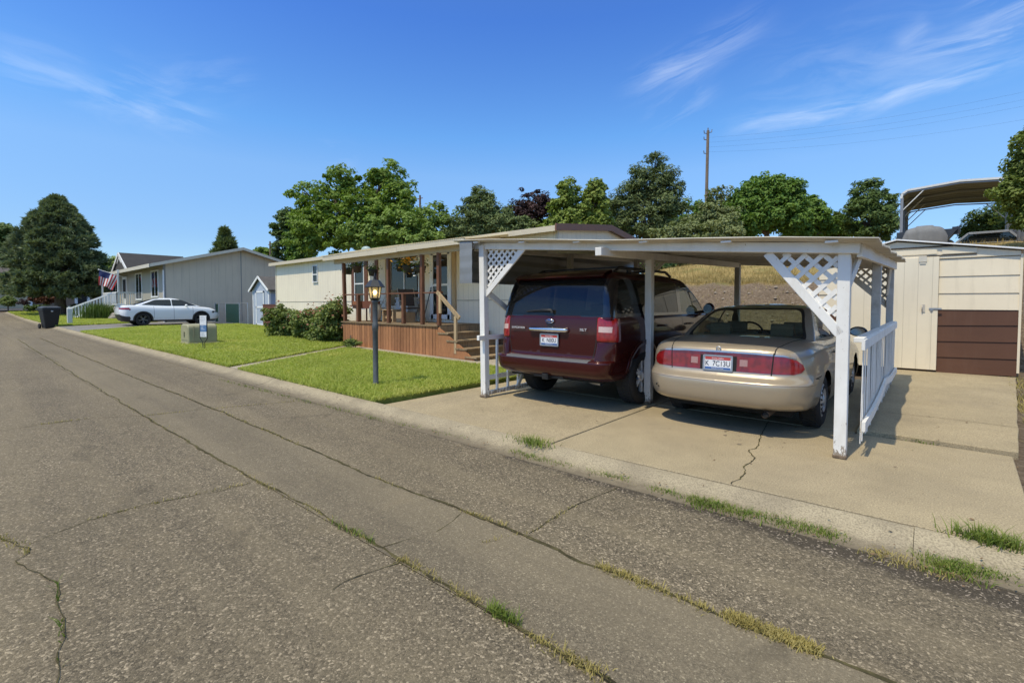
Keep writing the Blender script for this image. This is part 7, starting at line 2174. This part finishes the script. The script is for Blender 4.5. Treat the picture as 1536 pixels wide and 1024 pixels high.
leafy('small_tree', 'small round treetop just above the grey house roof at its right end', 'tree', 393, 396, 70, [(393, 380, 10, 9), (400, 386, 9, 8)], L_WALNUT, 25, 1500, .3, .5, .2)
g = at(338, 392, 62)
conifer('fir_tree', 'dark fir tree top showing above the ridge of the grey house', 'tree', (g.x, g.y, zg(g.x)), at(338, 343, 62).z - zg(g.x), lambda f: 4.6 * (1 - f) ** 1.0 + .05, L_PINE, 12, 120, .1, .55, 9, 12, .25, .2, .08, up=.3)
# cedars with bent leaders
CED = dict(lm=L_CEDAR, leaf=.19, clump=.42, trunk=.15, group=G_BACK, gaps=.22, up=.9, aspect=.28)
def cedar(label, u, lobes, seed, n): leafy('cedar_tree', label, 'tree', u, 400, 36, lobes, CED['lm'], seed, n, CED['leaf'], CED['clump'], CED['trunk'], G_BACK, CED['gaps'], CED['up'], CED['aspect'])
cedar('shaggy light green cedar with a bent leader left of the purple tree', 722, [(716, 288, 5, 8), (725, 296, 14, 9), (708, 304, 12, 8), (735, 308, 18, 10), (718, 320, 28, 12), (735, 335, 30, 14)], 31, 7000)
cedar('low cedar at the left edge of the gap above the porch roof', 700, [(702, 322, 8, 10), (695, 338, 20, 13), (710, 350, 24, 12), (685, 350, 18, 10)], 32, 4500)
cedar('bushy cedar in front of the purple tree', 760, [(757, 322, 14, 10), (745, 338, 24, 13), (772, 338, 26, 14), (760, 350, 34, 12), (790, 348, 24, 12)], 33, 6500)
leafy('plum_tree', 'dark purple leaved plum tree among the green trees', 'tree', 797, 395, 39, [(797, 308, 30, 20), (780, 312, 18, 14), (818, 305, 20, 16), (800, 330, 32, 20)], L_PURPLE, 40, 6000, .19, .45, .15, G_BACK, .25, up=1.2, aspect=.35)
leafy('light_tree', 'light yellow green young tree left of the tall pine', 'tree', 852, 395, 36, [(852, 290, 15, 22), (845, 320, 24, 26), (835, 345, 30, 18), (862, 340, 22, 22)], L_LIGHT, 41, 7500, .17, .42, .12, G_BACK, .22)
leafy('light_tree', 'slender pale green tree touching the left side of the tall pine', 'tree', 895, 395, 36, [(893, 288, 13, 20), (888, 315, 20, 24), (890, 342, 26, 20)], L_LIGHT, 42, 6000, .17, .40, .12, G_BACK, .28)
# tall pine
leafy('pine_tree', 'tallest dark pine with a ragged pointed top in the middle of the skyline', 'tree', 970, 395, 38, [(983, 244, 14, 15), (965, 258, 16, 12), (998, 262, 16, 14), (975, 278, 32, 18), (1005, 285, 20, 14), (945, 290, 20, 16), (985, 305, 36, 20), (935, 315, 26, 18), (1005, 318, 22, 18), (960, 335, 46, 22), (925, 345, 26, 18), (1000, 345, 26, 18)],
      L_PINE, 43, 17000, .21, .52, .3, G_BACK, .18, up=.8, aspect=.28)
leafy('wispy_tree', 'thin wispy olive tree in front of the tall utility pole', 'tree', 1065, 400, 34, [(1078, 300, 14, 20), (1062, 320, 18, 18), (1050, 340, 26, 18), (1085, 335, 24, 24)], L_OLIVE, 44, 5200, .13, .42, .1, G_BACK, .42)
leafy('olive_bush', 'olive green bushy growth below the wispy tree', 'bush', 1040, 400, 32, [(1030, 350, 26, 16), (1075, 350, 36, 16), (1000, 352, 22, 12)], L_OLIVE, 45, 5200, .13, .4, .08, None, .2)
leafy('ash_tree', 'large rich green leafy tree right of the utility pole', 'tree', 1150, 400, 40, [(1150, 285, 34, 22), (1125, 305, 30, 24), (1175, 295, 28, 24), (1150, 320, 50, 30), (1185, 320, 26, 26), (1115, 335, 30, 22)], L_ASH, 46, 15000, .19, .58, .25, G_BACK, .1)
leafy('ash_tree', 'lower green leafy tree at the right end of the tree line', 'tree', 1218, 400, 42, [(1213, 312, 20, 18), (1225, 330, 22, 20), (1200, 338, 26, 20), (1238, 345, 10, 12)], L_ASH, 47, 6500, .19, .5, .2, G_BACK, .15)
leafy('small_tree', 'small thin tree in the gap left of the dark tree', 'tree', 1258, 400, 46, [(1258, 335, 12, 12), (1255, 350, 16, 12)], L_ASH, 48, 2400, .2, .4, .12, G_BACK, .2)
leafy('dark_tree', 'dense dark green tree standing left of the metal canopy', 'tree', 1305, 400, 40, [(1303, 290, 20, 18), (1285, 310, 16, 14), (1322, 305, 18, 20), (1305, 330, 34, 28), (1325, 340, 22, 22)], L_DARK, 49, 10000, .2, .45, .25, G_BACK, .15, up=.7, aspect=.35)
leafy('dark_tree', 'spreading dark tree seen under the metal canopy roof', 'tree', 1492, 395, 34, [(1490, 328, 26, 18), (1470, 340, 22, 14), (1505, 345, 26, 20), (1455, 352, 12, 7)], L_DARK, 50, 7000, .16, .4, .2, None, .2, up=.7, aspect=.35)
leafy('leafy_tree', 'nearest leafy tree hanging into the right edge of the picture', 'tree', 1570, 420, 17.5, [(1541, 215, 24, 20), (1558, 250, 42, 18), (1552, 285, 46, 22), (1572, 320, 56, 26), (1538, 322, 26, 16), (1580, 230, 40, 30), (1526, 290, 20, 8)], leafmat('near_leaves', (.15, .21, .04), .45, .3, (.28, .31, .09), 1.2), 51, 20000, .085, .26, .16, None, .38)
leafy('hedge_bush', 'dark green bushes at the top of the dry bank left of the centre post', 'bush', 1030, 420, 33, [(985, 400, 24, 10), (1020, 402, 26, 9), (1060, 400, 26, 10), (1095, 402, 20, 7)], L_DARK, 52, 7000, .14, .4, .1)
leafy('leafy_tree', 'mixed green tree filling the gap between the cedars and the plum tree', 'tree', 770, 400, 43, [(740, 335, 30, 18), (775, 345, 34, 16), (815, 345, 30, 16)], L_ASH, 53, 6000, .19, .5, .18, G_BACK, .1)
leafy('leafy_tree', 'mid green tree behind the pale trees at the left foot of the tall pine', 'tree', 880, 400, 45, [(870, 330, 34, 22), (905, 320, 24, 20), (850, 345, 34, 16), (920, 345, 30, 16)], L_WALNUT, 54, 7000, .19, .5, .18, G_BACK, .1)
leafy('leafy_tree', 'mid green tree behind the wispy tree right of the tall pine', 'tree', 1045, 400, 47, [(1030, 325, 30, 18), (1070, 330, 36, 22), (1100, 320, 24, 20)], L_ASH, 55, 6500, .19, .5, .18, G_BACK, .12)
leafy('leafy_tree', 'green tree filling the dip left of the metal canopy', 'tree', 1255, 400, 50, [(1250, 345, 30, 12), (1285, 345, 24, 14), (1225, 345, 20, 12)], L_WALNUT, 56, 4500, .19, .5, .18, G_BACK, .12)
# far left street trees and bushes
leafy('leafy_tree', 'olive toned tree at the far left edge behind the tan house', 'tree', -6, 440, 62, [(0, 355, 22, 18), (-20, 375, 36, 30), (8, 385, 16, 14)], L_DARK, 60, 5000, .3, .8, .3)
leafy('leafy_tree', 'yellow green tree glimpsed between the spruce and the grey house', 'tree', 170, 440, 64, [(164, 398, 14, 14), (176, 408, 12, 10), (150, 410, 16, 14)], L_LIGHT, 61, 2600, .3, .7, .2)
leafy('round_bush', 'clipped round green bush in front of the tan house', 'bush', 12, 458, 44, [(12, 452, 8.5, 6)], L_ROSE, 62, 2200, .09, .2, .05)
leafy('dark_bush', 'low dark twiggy bush right of the clipped round bush', 'bush', 37, 458, 44, [(32, 454, 3, 4), (40, 454, 3, 3.5)], L_PURPLE, 63, 600, .08, .15, .04, None, .3)
leafy('red_bush', 'reddish brown rounded shrub under the spruce', 'bush', 68, 460, 41, [(60, 448, 12, 6), (76, 448, 10, 6)], leafmat('red_shrub', (.11, .04, .022), .4, .2, (.17, .07, .04), 1.5), 64, 2600, .10, .25, .05)
leafy('low_hedge', 'low dark hedge on the far lawn behind the bin', 'hedge', 95, 466, 39, [(60, 462, 16, 3.5), (90, 463, 18, 3), (120, 462, 14, 4)], L_DARK, 65, 2600, .10, .22, .04)
# roses along the wall of the mobile home
ROSE = [(428, 505, 15.3, [(428, 480, 22, 18), (413, 474, 14, 14), (442, 488, 16, 14), (424, 494, 24, 12), (446, 495, 18, 11)], 'light green rose bush at the left end of the flower bed', .10),
        (466, 508, 14.9, [(462, 484, 20, 18), (478, 478, 18, 16), (466, 496, 24, 12)], 'rose bush with pink blooms in the middle of the flower bed', .9),
        (493, 512, 14.3, [(490, 485, 16, 24), (484, 499, 20, 12)], 'dense dark leaved rose bush left of the tallest one', .25),
        (510, 514, 13.9, [(502, 472, 16, 21), (506, 480, 15, 20), (498, 496, 18, 11)], 'tallest rose bush with rusty faded blooms beside the porch corner', .8)]
for i, (u, v, dep, lb, lab, fl) in enumerate(ROSE):
    dep = (gnd(u, v) - EYE).dot(_F3)          # rooted in the bed by the wall
    t = leafy('rose_bush', lab, 'bush', u, v, dep, lb, L_ROSE, 70 + i, 5200, .068, .20, .025, 'rose bushes along the mobile home wall', .2)
    rng = np.random.default_rng(i + 5); b = ORIG[t.name]; P = []
    for k in range(int(210 * fl)):
        q = lb[rng.integers(0, len(lb))]; c = at(q[0] + rng.normal(0, q[2] * .6), q[1] - abs(rng.normal(0, q[3] * .55)) - 4, dep - .25 + rng.normal(0, .2)) - b; P.append(c)
    P = np.array([tuple(p) for p in P])
    if i == 1:
        leaves_mesh('flowers', P[:40], .045, leafmat('pink_bloom', (.36, .06, .085), .3, .2, None, 8), t, 3, 1.0, .9)
    leaves_mesh('seed_heads', P[40 if i == 1 else 0:], .045, leafmat('rusty_bloom', (.30, .125, .08), .4, .2, (.42, .22, .14), 8), t, 4, 1.0, .8)
t = leafy('juniper', 'small low green shrub at the left foot of the porch', 'bush', 527, 517, 14.6, [(525, 514, 11, 4)], L_ROSE, 80, 900, .04, .10, .02)
# strap leaved clump on the far lawn
g = Vector((-43.2, 6.25, zg(-43.2)))
rng = np.random.default_rng(9); n = 900
q = rng.normal(0, 1, (n, 2)) * np.array([.5, .42])
blades('ornamental_grass', np.array([(g.x + a, g.y + b, g.z) for a, b in q]), 1.0, .05, leafmat('strap_leaves', (.085, .14, .03), .4, .3, (.15, .20, .06), 2), .55, 91, None, 'clump of tall strap leaved grass by the white car', 'plant')
m = MB(); m.ball((-42.2, 7.0, .60), .42, (1.2, .9, .8), 10); m.ball((-41.9, 6.8, .52), .3, (1.1, 1, .7), 10)
tag(m.build('boulder', mat('boulder_stone', (.30, .27, .23), .9, .2, 4, .5, 12)), 'pale boulder beside the strap leaved grass clump', 'rock')
# ------------------------------------------------------------------ cars
suv = make_suv((-4.13, 5.40, 0.0))
sed = make_sedan((-1.82, 5.55, 0.0))
wc = make_white_car((-32.25, 5.35, zg(-32) + .012))
# ------------------------------------------------------------------ camera, sun, sky
def camera():
    cam = bpy.data.cameras.new('camera'); o = bpy.data.objects.new('camera', cam); COL.objects.link(o)
    o.location = (0, 0, 1.45); o.rotation_euler = (R(90 - 2.1), 0, R(41.1))
    cam.sensor_width = 36; cam.lens = 36 * 721 / 1536; cam.shift_y = -(512 - 483) / 1536
    cam.clip_start = .05; cam.clip_end = 3000
    SC.camera = o
camera()
SUNV = Vector((-.10, -1.14, 2.05)).normalized()
def sun():
    l = bpy.data.lights.new('sun', 'SUN'); l.energy = 2.1; l.angle = R(.5); l.color = (1, .90, .69)
    o = bpy.data.objects.new('sun', l); COL.objects.link(o)
    o.rotation_euler = SUNV.to_track_quat('Z', 'Y').to_euler(); o.location = (0, -20, 40)
sun()
def world():
    w = bpy.data.worlds.new('World'); SC.world = w; w.use_nodes = True
    nt = w.node_tree
    for n in list(nt.nodes): nt.nodes.remove(n)
    out = N(nt, 'ShaderNodeOutputWorld'); bg = N(nt, 'ShaderNodeBackground')
    sky = N(nt, 'ShaderNodeTexSky'); sky.sky_type = 'NISHITA'; sky.sun_disc = False
    sky.sun_elevation = math.asin(SUNV.z); sky.sun_rotation = math.atan2(SUNV.x, SUNV.y)
    sky.altitude = 800; sky.air_density = 1.0; sky.dust_density = .2; sky.ozone_density = 2.0
    d = N(nt, 'ShaderNodeTexCoord').outputs['Generated']
    sp = N(nt, 'ShaderNodeSeparateXYZ'); L(nt, d, sp.inputs[0])
    az = math_(nt, 'ARCTAN2', sp.outputs[0], sp.outputs[1]); el = math_(nt, 'ARCSINE', sp.outputs[2])
    # paler low down, deeper above; unseen zenith brightened and warmed as added fill
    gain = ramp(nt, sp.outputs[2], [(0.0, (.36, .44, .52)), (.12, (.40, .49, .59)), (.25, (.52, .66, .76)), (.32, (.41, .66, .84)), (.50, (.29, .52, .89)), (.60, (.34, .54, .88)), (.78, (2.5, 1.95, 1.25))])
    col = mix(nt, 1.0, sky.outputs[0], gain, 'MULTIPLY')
    # thin cirrus: each streak has a place, a direction and a spread in the sky
    def ae(u, v):
        q = ray(u, v).normalized(); return math.atan2(q.x, q.y), math.asin(q.z)
    n0 = N(nt, 'ShaderNodeTexNoise'); n0.inputs['Scale'].default_value = 5; n0.inputs['Detail'].default_value = 6; L(nt, d, n0.inputs['Vector'])
    wob = math_(nt, 'MULTIPLY', math_(nt, 'SUBTRACT', n0.outputs[0], .5), .22)
    total = None
    for (p, q, wd, amt, bend) in CIRRUS:
        a0, e0 = ae(*p); a1, e1 = ae(*q)
        ca, ce = (a0 + a1) / 2, (e0 + e1) / 2; ln = math.hypot(a1 - a0, e1 - e0) / 2; th = math.atan2(e1 - e0, a1 - a0)
        da = math_(nt, 'SUBTRACT', az, ca); de = math_(nt, 'SUBTRACT', el, ce)
        s = math_(nt, 'ADD', math_(nt, 'MULTIPLY', da, math.cos(th)), math_(nt, 'MULTIPLY', de, math.sin(th)))
        t = math_(nt, 'ADD', math_(nt, 'MULTIPLY', da, -math.sin(th)), math_(nt, 'MULTIPLY', de, math.cos(th)))
        t = math_(nt, 'ADD', t, math_(nt, 'MULTIPLY', math_(nt, 'MULTIPLY', s, s), bend)); t = math_(nt, 'ADD', t, math_(nt, 'MULTIPLY', wob, wd * 5))
        cb = N(nt, 'ShaderNodeCombineXYZ'); L(nt, math_(nt, 'MULTIPLY', s, 5.0), cb.inputs[0]); L(nt, math_(nt, 'MULTIPLY', t, 26.0), cb.inputs[1]); cb.inputs[2].default_value = amt * 40
        fib = ramp(nt, noise(nt, cb.outputs[0], 1.0, 8, .62, .8), [(.42, .0), (.76, 1.0)])
        sq = math_(nt, 'DIVIDE', s, ln * .8); tq = math_(nt, 'DIVIDE', t, wd)
        r2 = math_(nt, 'ADD', math_(nt, 'MULTIPLY', math_(nt, 'MULTIPLY', sq, sq), math_(nt, 'MULTIPLY', sq, sq)), math_(nt, 'MULTIPLY', tq, tq))
        g = math_(nt, 'EXPONENT', math_(nt, 'MULTIPLY', r2, -1.0))
        m = math_(nt, 'MULTIPLY', math_(nt, 'MULTIPLY', g, fib), amt * .8)
        total = m if total is None else math_(nt, 'ADD', total, m)
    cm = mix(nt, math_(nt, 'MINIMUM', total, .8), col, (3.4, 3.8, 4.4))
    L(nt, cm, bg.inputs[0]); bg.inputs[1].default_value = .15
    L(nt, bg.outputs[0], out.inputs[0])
CIRRUS = [((930, 140), (1160, 20), .026, .60, .0), ((960, 190), (1080, 120), .03, .30, 0), ((1080, 200), (1400, 130), .016, .75, -.25), ((1300, 160), (1580, 70), .015, .75, -.1), ((1330, 90), (1600, 20), .020, .70, 0), ((1430, 40), (1620, -50), .03, .55, 0), ((1340, 70), (1400, 30), .015, .35, 0), ((1100, 150), (1500, 60), .07, .22, 0),
          ((-40, 75), (150, 120), .028, .34, 0), ((60, 110), (340, 195), .030, .36, .0), ((140, 110), (260, 170), .045, .30, 0), ((200, 130), (390, 110), .03, .20, 0), ((470, 225), (540, 240), .018, .30, 0)]
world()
SC.view_settings.view_transform = 'Standard'; SC.view_settings.look = 'None'; SC.view_settings.gamma = 1; SC.view_settings.exposure = 0.80
SC.cycles.max_bounces = 8; SC.cycles.transparent_max_bounces = 16; SC.cycles.caustics_reflective = False; SC.cycles.caustics_refractive = False
SC.cycles.sample_clamp_indirect = 6
